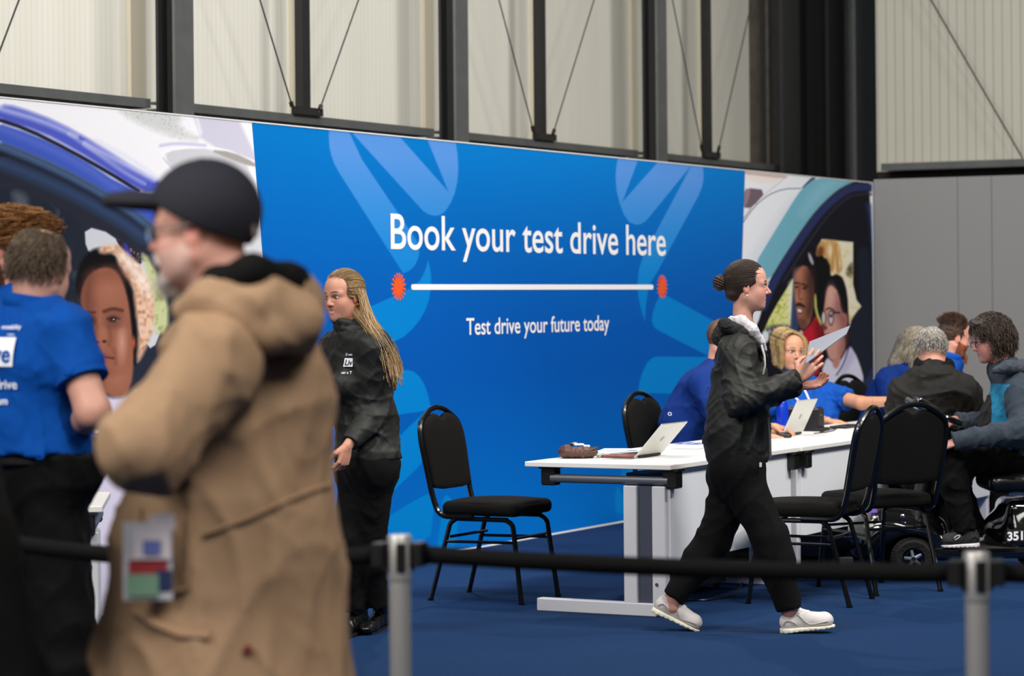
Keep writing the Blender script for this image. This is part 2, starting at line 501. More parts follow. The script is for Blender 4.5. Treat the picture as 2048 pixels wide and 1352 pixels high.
def aligned(name, fn, m, org, kind='structure', **kw):
    """object whose own axes are the banner axes"""
    o = bpy.data.objects.new(name, None)
    mb = MB(); fn(mb)
    R = RB; v = [tuple(R.T @ (np.array(p) - org)) for p in mb.v]
    me = bpy.data.meshes.new(name); me.from_pydata(v, [], mb.f); me.update(); me.materials.append(m)
    o = bpy.data.objects.new(name, me); COL.objects.link(o); o.location = org
    o.rotation_euler = (0, 0, math.atan2(D1[1], D1[0]))
    if kind: o['kind'] = kind
    return o
TW0 = wt(-160, 100, CL); TCOR = wt(1552, 200, CL); TEND = TCOR + 4.2
ZR0 = wz(160, 203, -1.45); ZR1 = wz(160, 184, -1.45)     # rail
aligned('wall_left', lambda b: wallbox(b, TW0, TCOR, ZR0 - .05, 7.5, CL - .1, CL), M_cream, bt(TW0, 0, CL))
aligned('trim_1', lambda b: wallbox(b, TW0, TEND, 0, ZR0 - .05, CL - .1, CL + .05), M_dark, bt(TW0, 0, CL))
aligned('trim_2', lambda b: wallbox(b, TCOR, TEND, 0, 7.5, CL - .25, CL - .02), M_steeld, bt(TW0, 0, CL))
RAILOFF = -1.45
cols = [(318, 388), (881, 937), (1286, 1334)]
colt = []
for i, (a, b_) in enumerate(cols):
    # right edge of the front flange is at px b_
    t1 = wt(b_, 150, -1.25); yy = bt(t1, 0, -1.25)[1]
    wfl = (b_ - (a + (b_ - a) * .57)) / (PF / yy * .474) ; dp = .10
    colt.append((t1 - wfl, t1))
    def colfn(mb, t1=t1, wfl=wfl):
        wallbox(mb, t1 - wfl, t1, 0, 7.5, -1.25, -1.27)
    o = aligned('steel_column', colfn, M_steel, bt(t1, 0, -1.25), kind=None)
    mb = MB(); wallbox(mb, t1 - wfl / 2 - .006, t1 - wfl / 2 + .006, 0, 7.5, -1.27, -1.27 - dp); wallbox(mb, t1 - wfl, t1, 0, 7.5, -1.27 - dp, -1.29 - dp); mb.build('web_and_rear_flange', mat('shaded_web_steel', (.07, .07, .072), .6), o, smooth=False)  # web and rear flange coloured dark, standing in for shade in the recess
    set_props(o, ['grey steel H column left of the dark bays, above the man in the cap', 'grey steel H column above the middle of the blue banner', 'grey steel H column above the right part of the blue banner'][i], 'steel column', 'steel columns of the hall wall')
# rails between columns
ends = [TW0] + [x for c in colt for x in c] + [wt(1560, 330, -1.45)]
for i in range(4):
    t0, t1 = ends[2 * i], ends[2 * i + 1]
    def rl(mb, t0=t0, t1=t1):
        h = ZR1 - ZR0
        wallbox(mb, t0, t1, ZR0 + .0, ZR1, -1.43, -1.45); wallbox(mb, t0, t1, ZR1 - .012, ZR1, -1.45, -1.6); wallbox(mb, t0, t1, ZR0, ZR0 + .012, -1.45, -1.6)
    o = aligned('steel_rail', rl, M_steel, bt(t0, 0, -1.45), kind=None)
    set_props(o, ['horizontal grey steel rail above the car picture at the left', 'horizontal grey steel rail in the second bay above the blue banner', 'horizontal grey steel rail in the third bay above the white heading', 'horizontal grey steel rail of the last bay before the dark corner'][i], 'steel rail', 'rails of the hall wall')
# slender posts with gusset, and the brace rods
posts = [(600, 613, 225), (1076, 1089, 275), (1410, 1422, 311)]
for i, (a, b_, yb) in enumerate(posts):
    t0 = wt(a, 100, -1.46); t1 = t0 + .13
    o = aligned('steel_post', lambda mb: (wallbox(mb, t0, t1 - .04, ZR1, 7.5, -1.44, -1.50), wallbox(mb, t0 - .14, t1 + .05, ZR1, ZR1 + .05, -1.40, -1.44)), M_steeld, bt(t0, 0, -1.46), kind=None)
    set_props(o, ['slim dark post between brace rods in the second bay from the left', 'slim dark post between brace rods above the heading', 'slim dark post between brace rods nearest the dark corner'][i], 'steel post', 'slim posts of the hall wall')
rods = [((520, 0), (586, 218), 'left rod of the pair in the second bay'), ((717, 0), (637, 226), 'right rod of the pair in the second bay'),
        ((998, 0), (1069, 270), 'left rod of the pair above the heading'), ((1188, 0), (1103, 278), 'right rod of the pair above the heading'),
        ((1345, 0), (1406, 310), 'left rod of the pair nearest the corner'), ((1504, 0), (1434, 314), 'right rod of the pair nearest the corner'),
        ((38, 0), (-60, 260), 'rod at the far left edge of the wall')]
for (p, q, lb) in rods:
    A = wall_pt(*p, -1.40); Bq = wall_pt(*q, -1.40); A = Bq + (A - Bq) * 2.2
    mb = MB().tube([A, Bq], .0055, 6).tube([Bq + (A - Bq) * .012, Bq + (A - Bq) * .03], .016, 6)
    set_props(mb.build('brace_rod', M_steeld, origin=Bq), 'thin dark diagonal steel brace, ' + lb, 'brace rod', 'brace rods of the hall wall')
# thin beige strips on the cladding beside posts and columns
M_beige = mat('beige_strip', (.74, .71, .63), .6)
for i, (a, b_) in enumerate([(262, 292), (585, 598), (850, 868), (1066, 1075), (1264, 1274), (1402, 1409)]):
    t0 = wt(a, 100, CL + .03); t1 = wt(b_, 100, CL + .03)
    aligned('trim_%d' % (i + 3), lambda mb: wallbox(mb, t0, t1, ZR1, 7.5, CL, CL + .03), M_beige, bt(t0, 0, CL))
# corner steelwork
def corner_col(a, b_, off, m, lb, gap=True):
    t0 = wt(a, 200, off); t1 = wt(b_, 200, off)
    o = aligned('corner_column', lambda mb: (wallbox(mb, t0, t1, 0, 7.5, off, off - .03), wallbox(mb, (t0 + t1) / 2 - .01, (t0 + t1) / 2 + .01, 0, 7.5, off - .03, off - .3)), m, bt(t0, 0, off), kind=None)
    set_props(o, lb, 'steel column', 'dark columns in the hall corner')
corner_col(1538, 1562, -1.5, mat('rusty_steel', (.27, .24, .21), .7, mottled=(8, .3)), 'narrow brownish column at the left side of the dark corner')
corner_col(1566, 1600, -1.3, M_steeld, 'dark column second from left in the hall corner')
corner_col(1658, 1690, -1.35, M_steeld, 'dark column in the middle right of the hall corner')
corner_col(1712, 1752, -1.2, M_steel, 'wide grey column at the right side of the dark corner')

# right hall wall: perpendicular
def rp(s, z, off=0.0):  # along D2 from the banner's right end, off towards us
    return B0 + D1 * (TR - off) + D2 * s + UP * z
def right_pt(px, py, off=0.0):
    a, b = unroll(px, py); r = np.array([a / PF, 1, -b / PF])
    P0 = rp(0, 0, off); s = (P0 @ D1) / (r @ D1); return r * s + np.array([0, 0, HC])
RR = np.array([D2, D1, UP]).T
def ralign(name, fn, m, org):
    mb = MB(); fn(mb); v = [tuple(RR.T @ (np.array(p) - org)) for p in mb.v]
    me = bpy.data.meshes.new(name); me.from_pydata(v, [], mb.f); me.update(); me.materials.append(m)
    o = bpy.data.objects.new(name, me); COL.objects.link(o); o.location = org; o.rotation_euler = (0, 0, math.atan2(D2[1], D2[0])); return o
def rbox(mb, s0, s1, z0, z1, o0, o1, bev=0):
    c = rp((s0 + s1) / 2, 0, (o0 + o1) / 2); c[2] = (z0 + z1) / 2
    return mb.box(c, (s1 - s0, abs(o1 - o0), z1 - z0), RR, bev)
RO = -2.2
Pa = right_pt(1754, 330, RO); sa = float((Pa - rp(0, 0)) @ D2); zr1 = Pa[2]; zr0 = right_pt(1754, 344, RO)[2]
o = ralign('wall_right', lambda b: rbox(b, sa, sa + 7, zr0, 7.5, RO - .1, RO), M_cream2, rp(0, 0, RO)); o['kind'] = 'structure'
o = ralign('trim_9', lambda b: rbox(b, sa, sa + 7, 0, zr0, RO - .1, RO), M_dark, rp(0, 0, RO)); o['kind'] = 'structure'
o = ralign('steel_rail', lambda b: (rbox(b, sa + .12, sa + 7, zr0, zr1, RO + .22, RO + .2), rbox(b, sa + .12, sa + 7, zr1 - .01, zr1, RO + .2, RO + .05)), M_steel, rp(0, 0, RO))
set_props(o, 'horizontal grey steel rail above the plain grey partition', 'steel rail', 'rails of the hall wall')
A = right_pt(1862, 0, RO + .25); Bq = right_pt(2045, 316, RO + .25); A = Bq + (A - Bq) * 1.8
set_props(MB().tube([A, Bq], .008, 6).build('brace_rod', M_steeld, origin=Bq), 'thin dark diagonal steel brace above the plain grey partition', 'brace rod', 'brace rods of the hall wall')

# plain grey partition panels in front of it
GH = right_pt(1747, 359)[2]
M_grey = mat('grey_partition', (.49, .49, .485), .75, bump=(250, .08))
sA = 0.012; se = [sA] + [float((right_pt(x, 500) - rp(0, 0)) @ D2) for x in (1916, 1984)] + [float((right_pt(2230, 500) - rp(0, 0)) @ D2)]
for i in range(3):
    o = ralign('partition_panel', lambda b: rbox(b, se[i], se[i + 1] - .003, 0, GH, 0, -.05, .003), M_grey, rp(se[i], 0))
    set_props(o, ['wide plain grey partition panel next to the banner corner', 'narrow grey partition panel between two seams', 'grey partition panel at the right edge, behind the curly haired man'][i], 'partition', 'grey partition panels')

# ---------------------------------------------------------------- banner
def poly_d(P, x, y):
    P = np.array(P, float); n = len(P); d = np.full(len(x), 1e9); ins = np.zeros(len(x), bool)
    for i in range(n):
        a = P[i]; b = P[(i + 1) % n]; e = b - a; wx = x - a[0]; wy = y - a[1]
        t = np.clip((wx * e[0] + wy * e[1]) / (e @ e + 1e-9), 0, 1)
        d = np.minimum(d, (wx - e[0] * t) ** 2 + (wy - e[1] * t) ** 2)
        c = ((a[1] <= y) & (b[1] > y)) | ((b[1] <= y) & (a[1] > y))
        if e[1] != 0: ins ^= c & (x < a[0] + (y - a[1]) / e[1] * e[0])
    d = np.sqrt(d); return np.where(ins, -d, d)
def line_d(P, x, y):
    P = np.array(P, float); d = np.full(len(x), 1e9)
    for i in range(len(P) - 1):
        a = P[i]; e = P[i + 1] - a; wx = x - a[0]; wy = y - a[1]
        t = np.clip((wx * e[0] + wy * e[1]) / (e @ e + 1e-9), 0, 1)
        d = np.minimum(d, (wx - e[0] * t) ** 2 + (wy - e[1] * t) ** 2)
    return np.sqrt(d)
def sm(P, it=1, closed=True):
    P = [np.array(p, float) for p in P]
    for _ in range(it):
        Q = []
        n = len(P)
        for i in range(n if closed else n - 1):
            a, b = P[i], P[(i + 1) % n]; Q += [a * .75 + b * .25, a * .25 + b * .75]
        if not closed: Q = [P[0]] + Q[1:-1] + [P[-1]]
        P = Q
    return P
def vnoise(x, y, s, seed=0):
    return .65 * vnoise1(x + .3 * s * np.sin(y / s), y, s, seed) + .35 * vnoise1(y * .8 + x * .6, x * .8 - y * .6 + 900, s * .8, seed + 50)
def vnoise1(x, y, s, seed=0):
    r = np.random.RandomState(seed); g = r.rand(64, 64); u = x / s % 64; v = y / s % 64
    i = u.astype(int); j = v.astype(int); fu = u - i; fv = v - j; fu = fu * fu * (3 - 2 * fu); fv = fv * fv * (3 - 2 * fv)
    i1 = (i + 1) % 64; j1 = (j + 1) % 64; i %= 64; j %= 64
    return (g[i, j] * (1 - fu) + g[i1, j] * fu) * (1 - fv) + (g[i, j1] * (1 - fu) + g[i1, j1] * fu) * fv
class Paint:
    def __init__(s, x, y, base): s.x = x; s.y = y; s.c = np.tile(np.array(base, float), (len(x), 1)); s.k = 1; s.o = (0, 0)
    def frame(s, ox, oy, k): s.o = (ox, oy); s.k = k
    def tr(s, P): return [(s.o[0] + p[0] / s.k, s.o[1] + p[1] / s.k) for p in P]
    def mix(s, a, col):
        col = np.array(col, float)
        if col.max() > 1.5: col = col / 255
        s.c = s.c * (1 - a[:, None]) + col * a[:, None]
    def poly(s, P, col, soft=1.0, op=1.0, it=1, noise=None):
        P = s.tr(sm(P, it)) if it else s.tr(P)
        A = np.array(P); m = (s.x > A[:, 0].min() - soft - 1) & (s.x < A[:, 0].max() + soft + 1) & (s.y > A[:, 1].min() - soft - 1) & (s.y < A[:, 1].max() + soft + 1)
        if not m.any(): return
        a = np.zeros(len(s.x)); d = poly_d(P, s.x[m], s.y[m]); a[m] = np.clip(.5 - d / (2 * soft), 0, 1) * op
        if noise is not None:
            col2, sc, sd, thr = noise[:4]
            nn = vnoise(s.x, s.y * noise[4] if len(noise) > 4 else s.y, sc, sd); s.mix(a, col); s.mix(a * np.clip((nn - thr) * 2.5 + .1, 0, 1), col2)
        else: s.mix(a, col)
    def line(s, P, w, col, soft=.7, op=1.0, it=1):
        P = s.tr(sm(P, it, False)) if it else s.tr(P); A = np.array(P); w = w / s.k / 2
        m = (s.x > A[:, 0].min() - w - 2) & (s.x < A[:, 0].max() + w + 2) & (s.y > A[:, 1].min() - w - 2) & (s.y < A[:, 1].max() + w + 2)
        if not m.any(): return
        a = np.zeros(len(s.x)); a[m] = np.clip(.5 - (line_d(P, s.x[m], s.y[m]) - w) / (2 * soft), 0, 1) * op; s.mix(a, col)
    def ell(s, cx, cy, rx, ry, col, soft=1.0, op=1.0):
        (cx, cy), = s.tr([(cx, cy)]); rx /= s.k; ry /= s.k
        q = np.sqrt(((s.x - cx) / rx) ** 2 + ((s.y - cy) / ry) ** 2); d = (q - 1) * min(rx, ry)
        s.mix(np.clip(.5 - d / (2 * soft), 0, 1) * op, col)
def to_lin(c): c = np.clip(c, 0, 1); return np.where(c <= .04045, c / 12.92, ((c + .055) / 1.055) ** 2.4)

BG_E = dict(kind='structure')
banner = empty('banner_wall', tuple(B0), 0, 'long printed banner wall, blue centre with white heading between two car photographs', 'banner')
banner.rotation_euler = (0, 0, math.atan2(D1[1], D1[0]))
M_edge = mat('white_banner_frame', (.86, .86, .86), .5)
wallbox(MB(), TL, TR, 0, BH, -.003, -.08).build('backing_panel', M_edge, banner, smooth=False)
mb = MB(); wallbox(mb, TR - .006, TR + .012, 0, BH + .004, .004, -.085); wallbox(mb, TL, TR + .012, BH, BH + .008, .004, -.085); wallbox(mb, TL, TR, 0, .005, .006, -.004)
mb.build('edge_profile', M_edge, banner, smooth=False)
M_print = mat('banner_print', (1, 1, 1), .6, attr=True, spec=.08)

def print_grid(name, t0f, t1f, nt_, nz_, paint, off=0.0):
    """t0f/t1f: functions of z giving the left / right edge"""
    zs = np.linspace(0.012, BH, nz_); us = np.linspace(0, 1, nt_)
    T0 = np.array([t0f(z) for z in zs]); T1 = np.array([t1f(z) for z in zs])
    T = T0[:, None] + (T1 - T0)[:, None] * us[None]; Z = np.repeat(zs[:, None], nt_, 1)
    V = B0[None] + T.reshape(-1, 1) * D1 + Z.reshape(-1, 1) * UP + D2 * off
    px, py = to_px(V)
    C = to_lin(paint(px, py, T.reshape(-1), Z.reshape(-1)))
    i = np.arange(nz_ - 1)[:, None] * nt_ + np.arange(nt_ - 1)[None]; i = i.reshape(-1)
    Q = np.stack([i, i + 1, i + nt_ + 1, i + nt_], 1)
    return np_mesh(name, [(V, Q, C)], M_print, banner)
def edge(p0, p1):   # straight printed edge through two picture points -> t(z)
    a = wall_pt(*p0); b = wall_pt(*p1); ta = (a - B0) @ D1; tb = (b - B0) @ D1
    return lambda z: ta + (tb - ta) * (z - a[2]) / (b[2] - a[2])
E1 = edge((503.5, 248), (527, 540)); E2 = edge((1490, 341), (1483.5, 540))

def blue(px, py, T, Z):
    u = Z / BH
    lo = np.array([.0, .385, .745]); mid = np.array([.0, .33, .675]); hi = np.array([.0, .47, .78])
    w = np.clip((u - .52) / .48, 0, 1)[:, None] ** 1.3; v = np.clip((.42 - u) / .42, 0, 1)[:, None]
    c = mid * (1 - w) * (1 - v) + hi * w + lo * v * (1 - w) + 0
    c = mid + (hi - mid) * w + (np.array([.0, .43, .77]) - mid) * v
    p = Paint(px, py, (0, 0, 0)); p.c = c
    mask = Paint(px, py, (0, 0, 0))
    def pet(P, it=0): mask.poly(P, (1, 1, 1), soft=.8, it=it)
    def cut(P, it=0): mask.poly(P, (0, 0, 0), soft=.8, it=it)
    mask.frame(640, 250, 2.381)
    pet([(43, 10), (43, 90), (52, 140), (68, 185), (90, 225), (396, 706), (425, 695), (450, 672), (466, 640), (473, 610), (471, 580), (460, 550), (200, 165), (140, 36), (130, 20)])
    pet([(150, 20), (160, 45), (490, 408), (515, 425), (545, 433), (572, 428), (595, 412), (622, 372), (640, 330), (654, 270), (659, 210), (656, 150), (648, 90), (640, 60), (510, 50), (516, 82), (612, 318), (388, 66), (370, 40)])
    pet([(1424, 130), (1412, 190), (1407, 245), (1412, 310), (1426, 370), (1446, 425), (1472, 462), (1500, 474), (1522, 474), (1545, 462), (1560, 448), (1770, 190), (1760, 160), (1620, 150), (1606, 180), (1440, 366), (1514, 168), (1520, 140)])
    pet([(1772, 186), (1822, 170), (1827, 250), (1820, 290), (1806, 330), (1612, 690), (1575, 750), (1560, 800), (1552, 860), (1547, 936), (1530, 880), (1516, 820), (1512, 760), (1518, 690), (1535, 635), (1560, 585)])
    pet([(1642, 808), (1620, 812), (1600, 845), (1586, 890), (1579, 930), (1590, 962), (1615, 980), (1850, 1100), (2000, 1180), (2100, 1050), (1915, 975), (1905, 950), (1870, 930)])
    pet([(1600, 1103), (1580, 1110), (1556, 1135), (1534, 1180), (1520, 1230), (1514, 1277), (1900, 1280), (1900, 1105)])
    mask.frame(600, 520, 3.557)
    pet([(300, 420), (490, 336), (745, 222), (800, 195), (850, 150), (885, 90), (912, 5), (926, 60), (933, 130), (930, 210), (915, 290), (890, 360), (850, 430), (800, 490), (740, 545), (640, 595), (400, 720), (100, 700)])
    pet([(500, 810), (640, 796), (770, 783), (810, 795), (850, 830), (885, 885), (908, 950), (922, 1010), (930, 1084), (930, 1200), (920, 1352), (915, 1420), (500, 1460), (680, 1280), (895, 1072), (680, 1103), (400, 1140)])
    mask.frame(600, 880, 3.145)
    pet([(300, 300), (530, 40), (820, -60), (816, 0), (805, 60), (780, 120), (742, 172), (440, 462), (340, 560)])
    pet([(300, 640), (445, 545), (770, 354), (800, 342), (822, 348), (834, 372), (840, 420), (838, 480), (822, 602), (760, 640), (700, 690), (300, 800)])
    pet([(895, 380), (920, 342), (950, 370), (975, 420), (988, 480), (992, 550), (985, 620), (960, 720), (860, 760), (862, 660), (885, 520)])
    mask.frame(1000, 800, 2.94)
    pet([(880, -10), (995, 112), (960, 150), (880, 150), (720, 440), (760, 404), (900, 404), (900, 420), (700, 480), (690, 500), (800, 700), (680, 660), (676, 560), (700, 470)])
    a = mask.c[:, 0]
    pl = np.array([.0, .49, .79]); ph = np.array([.34, .57, .86])
    pw = np.clip((u - .62) / .34, 0, 1)[:, None]
    pc = pl + (ph - pl) * pw
    p.c = p.c * (1 - a[:, None]) + pc * a[:, None]
    return p.c
print_grid('blue_print', E1, E2, 560, 460, blue)

def right_photo(px, py, T, Z):
    p = Paint(px, py, (.92, .925, .94)); p.frame(1450, 320, 2.817)
    p.poly([(90, 40), (360, 80), (330, 110), (100, 90)], (222, 200, 195)); p.poly([(100, 80), (330, 108), (300, 135), (100, 120)], (238, 228, 220)); p.line([(110, 72), (350, 98)], 5, (190, 150, 145))
    p.poly([(108, 155), (240, 170), (150, 272), (98, 268)], (112, 96, 104)); p.poly([(108, 160), (150, 165), (120, 260), (100, 262)], (150, 125, 130))
    p.poly([(345, 82), (520, 92), (430, 170), (165, 592), (80, 700), (88, 370), (200, 215)], (236, 238, 243), 1.5)
    p.poly([(300, 320), (420, 190), (170, 590), (120, 590)], (214, 218, 228), 14, .7)
    p.line([(95, 362), (165, 262), (240, 198), (330, 162), (428, 160)], 4, (55, 60, 80)); p.line([(98, 340), (160, 250)], 3, (70, 70, 90)); p.line([(225, 195), (345, 95)], 2, (150, 150, 165))
    p.poly([(425, 165), (470, 115), (495, 95), (517, 97), (470, 150)], (60, 70, 110))
    p.poly([(515, 95), (745, 113), (660, 150), (600, 195), (520, 275), (450, 365), (330, 545), (242, 690), (200, 650), (165, 592), (250, 450), (330, 320), (395, 215), (430, 165)], (116, 178, 196), 1.2)
    p.poly([(560, 100), (700, 112), (600, 160), (500, 250), (420, 330), (460, 230)], (150, 200, 214), 12, .6)
    p.poly([(742, 114), (834, 118), (860, 2600), (-600, 2600), (60, 1200), (170, 950), (200, 880), (242, 690), (330, 545), (450, 365), (520, 275), (600, 195), (660, 150)], (20, 19, 28), 1)
    p.line([(850, 160), (760, 150), (690, 165), (620, 215), (540, 290), (450, 410), (360, 545), (270, 700), (215, 830)], 44, (42, 50, 96), 3)
    p.line([(745, 117), (660, 153), (600, 198), (520, 278), (450, 368), (330, 548), (244, 693)], 4, (88, 110, 100), .6)
    p.line([(834, 195), (760, 190), (690, 210), (600, 290), (520, 390), (420, 540), (330, 680)], 10, (46, 46, 66), 2)
    p.poly([(790, 235), (834, 260), (853, 1130), (835, 1140), (830, 560), (815, 330)], (40, 60, 112), 5, .9)
    p.poly([(735, 480), (830, 500), (845, 1130), (790, 1250), (720, 1060), (770, 830)], (28, 32, 48), 4)
    p.poly([(522, 500), (545, 446), (722, 463), (721, 700), (742, 790), (768, 824), (712, 900), (700, 960), (690, 780), (660, 660), (590, 650), (510, 610)], (244, 236, 208), 1, it=0, noise=((232, 205, 120), 7, 3, .62))
    p.poly([(512, 500), (545, 446), (642, 454), (655, 560), (660, 640), (600, 640), (570, 560), (520, 600)], (205, 155, 90), 2, noise=((245, 225, 180), 3, 5, .5, .12))
    p.poly([(690, 600), (722, 570), (720, 665), (680, 650)], (96, 88, 60), 3, noise=((210, 205, 160), 3, 9, .5))
    p.poly([(515, 510), (540, 480), (560, 500), (545, 560), (520, 590)], (120, 72, 40), 3)
    p.poly([(388, 660), (384, 942), (330, 968), (215, 972), (250, 890), (300, 800)], (232, 228, 150), 1, it=0, noise=((160, 175, 50), 5, 7, .5))
    p.poly([(355, 700), (386, 665), (384, 900), (350, 900)], (240, 238, 225), 5, .8)
    p.poly([(240, 930), (384, 930), (384, 990), (215, 990)], (70, 78, 88), 4, noise=((210, 212, 200), 4, 8, .5))
    p.poly([(200, 985), (225, 958), (250, 975), (245, 1020), (215, 1040)], (225, 232, 240), 2)
    p.poly([(386, 650), (404, 640), (416, 995), (365, 990)], (52, 66, 104), 1, it=0); p.line([(390, 650), (372, 985)], 5, (90, 105, 140))
    p.poly([(395, 655), (430, 585), (470, 520), (520, 545), (590, 560), (600, 700), (560, 900), (505, 900), (450, 940)], (14, 12, 16), 2)
    p.poly([(425, 592), (398, 650), (388, 700), (391, 765), (397, 810), (410, 905), (428, 952), (456, 950), (488, 900), (500, 800), (500, 690), (470, 600)], (166, 106, 80), 2)
    p.poly([(462, 600), (508, 620), (508, 830), (470, 905), (452, 860), (470, 780), (455, 700)], (62, 36, 32), 9, .9)
    p.ell(407, 640, 22, 30, (186, 128, 104), 5, .7); p.ell(412, 775, 12, 22, (205, 140, 112), 4, .7)
    p.line([(393, 692), (418, 695)], 9, (40, 24, 22), 1); p.line([(434, 698), (466, 712)], 9, (40, 24, 22), 1); p.ell(404, 716, 10, 6, (40, 26, 26)); p.ell(448, 722, 12, 7, (40, 26, 26))
    p.line([(424, 700), (414, 770), (420, 786), (436, 784)], 5, (96, 54, 42), 1.2)
    p.poly([(398, 810), (420, 800), (452, 822), (450, 836), (420, 822), (400, 828)], (48, 30, 28), 1.5)
    p.poly([(404, 832), (440, 842), (430, 872), (412, 864)], (120, 52, 50), 1); p.poly([(407, 836), (436, 846), (428, 860), (411, 856)], (240, 232, 226), .8)
    p.poly([(410, 890), (450, 890), (470, 930), (440, 955), (420, 940)], (96, 60, 50), 4, .8)
    p.poly([(468, 520), (482, 530), (502, 585), (492, 592), (474, 560)], (200, 196, 210), 2)
    p.poly([(512, 868), (546, 925), (552, 1000), (545, 1200), (450, 1240), (440, 1080), (412, 990), (440, 965), (482, 930)], (196, 28, 46), 2); p.poly([(500, 900), (548, 925), (552, 1100), (500, 1180), (520, 1000)], (96, 14, 24), 8, .8)
    p.poly([(418, 958), (440, 962), (436, 988), (424, 985)], (200, 190, 200), 1)
    p.poly([(503, 752), (514, 758), (518, 850), (550, 925), (540, 935), (505, 850)], (206, 214, 110), 1.5)
    p.poly([(515, 560), (556, 528), (592, 650), (575, 700), (545, 860), (520, 860)], (12, 12, 16), 1.5)
    p.poly([(546, 930), (556, 800), (570, 710), (600, 655), (630, 640), (664, 662), (690, 745), (696, 900), (706, 960), (700, 1085), (640, 1140), (600, 1100)], (16, 13, 16), 1.5)
    p.poly([(575, 722), (598, 700), (640, 745), (655, 860), (688, 868), (690, 930), (668, 965), (682, 1050), (650, 1120), (600, 1135), (576, 1095), (562, 1000), (553, 930), (556, 850), (562, 800)], (214, 156, 140), 2)
    p.poly([(620, 730), (660, 860), (690, 880), (690, 1040), (640, 1120), (660, 980), (640, 900), (620, 850)], (140, 84, 84), 9, .8); p.ell(598, 760, 22, 45, (232, 186, 170), 8, .7)
    p.poly([(668, 880), (680, 866), (690, 890), (684, 930), (672, 935)], (176, 100, 92), 2)
    p.line([(570, 842), (592, 832), (618, 852)], 8, (40, 24, 28), 1.2)
    for cx, rx in ((556, 15), (597, 17)):
        p.ell(cx, 890, rx, 42, (18, 16, 22), .7); p.ell(cx, 890, rx - 5, 36, (218, 196, 200), .7)
    p.ell(597, 878, 8, 10, (50, 34, 40)); p.line([(612, 862), (645, 860)], 9, (18, 16, 22), .8)
    p.poly([(562, 930), (575, 940), (572, 958), (558, 955)], (60, 36, 40), 1.5); p.poly([(560, 978), (600, 975), (590, 992), (565, 992)], (190, 80, 90), 1.2)
    p.poly([(574, 1108), (600, 1135), (640, 1150), (700, 1045), (728, 1075), (760, 1150), (786, 1242), (776, 1700), (530, 1700), (540, 1200)], (228, 224, 242), 1.5)
    p.poly([(700, 1045), (740, 1100), (700, 1160), (660, 1250), (640, 1230)], (196, 190, 222), 6, .8); p.line([(700, 1052), (668, 1150), (628, 1212)], 7, (58, 62, 108), 1)
    p.poly([(600, 1125), (660, 1100), (640, 1170), (615, 1178)], (196, 140, 128), 2)
    p.poly([(762, 828), (712, 902), (704, 1040), (760, 1130), (790, 1250), (740, 1270), (700, 1380), (870, 2500), (700, 2500), (853, 1130), (830, 830)], (30, 34, 50), 2)
    p.poly([(730, 1290), (790, 1250), (853, 1130), (856, 1400), (700, 1400)], (44, 62, 112), 3, .7)
    p.line([(842, 300), (850, 1130)], 5, (60, 96, 160), 1)
    return p.c
print_grid('car_photo_print', E2, lambda z: TR - .006, 300, 560, right_photo, 0.0008)

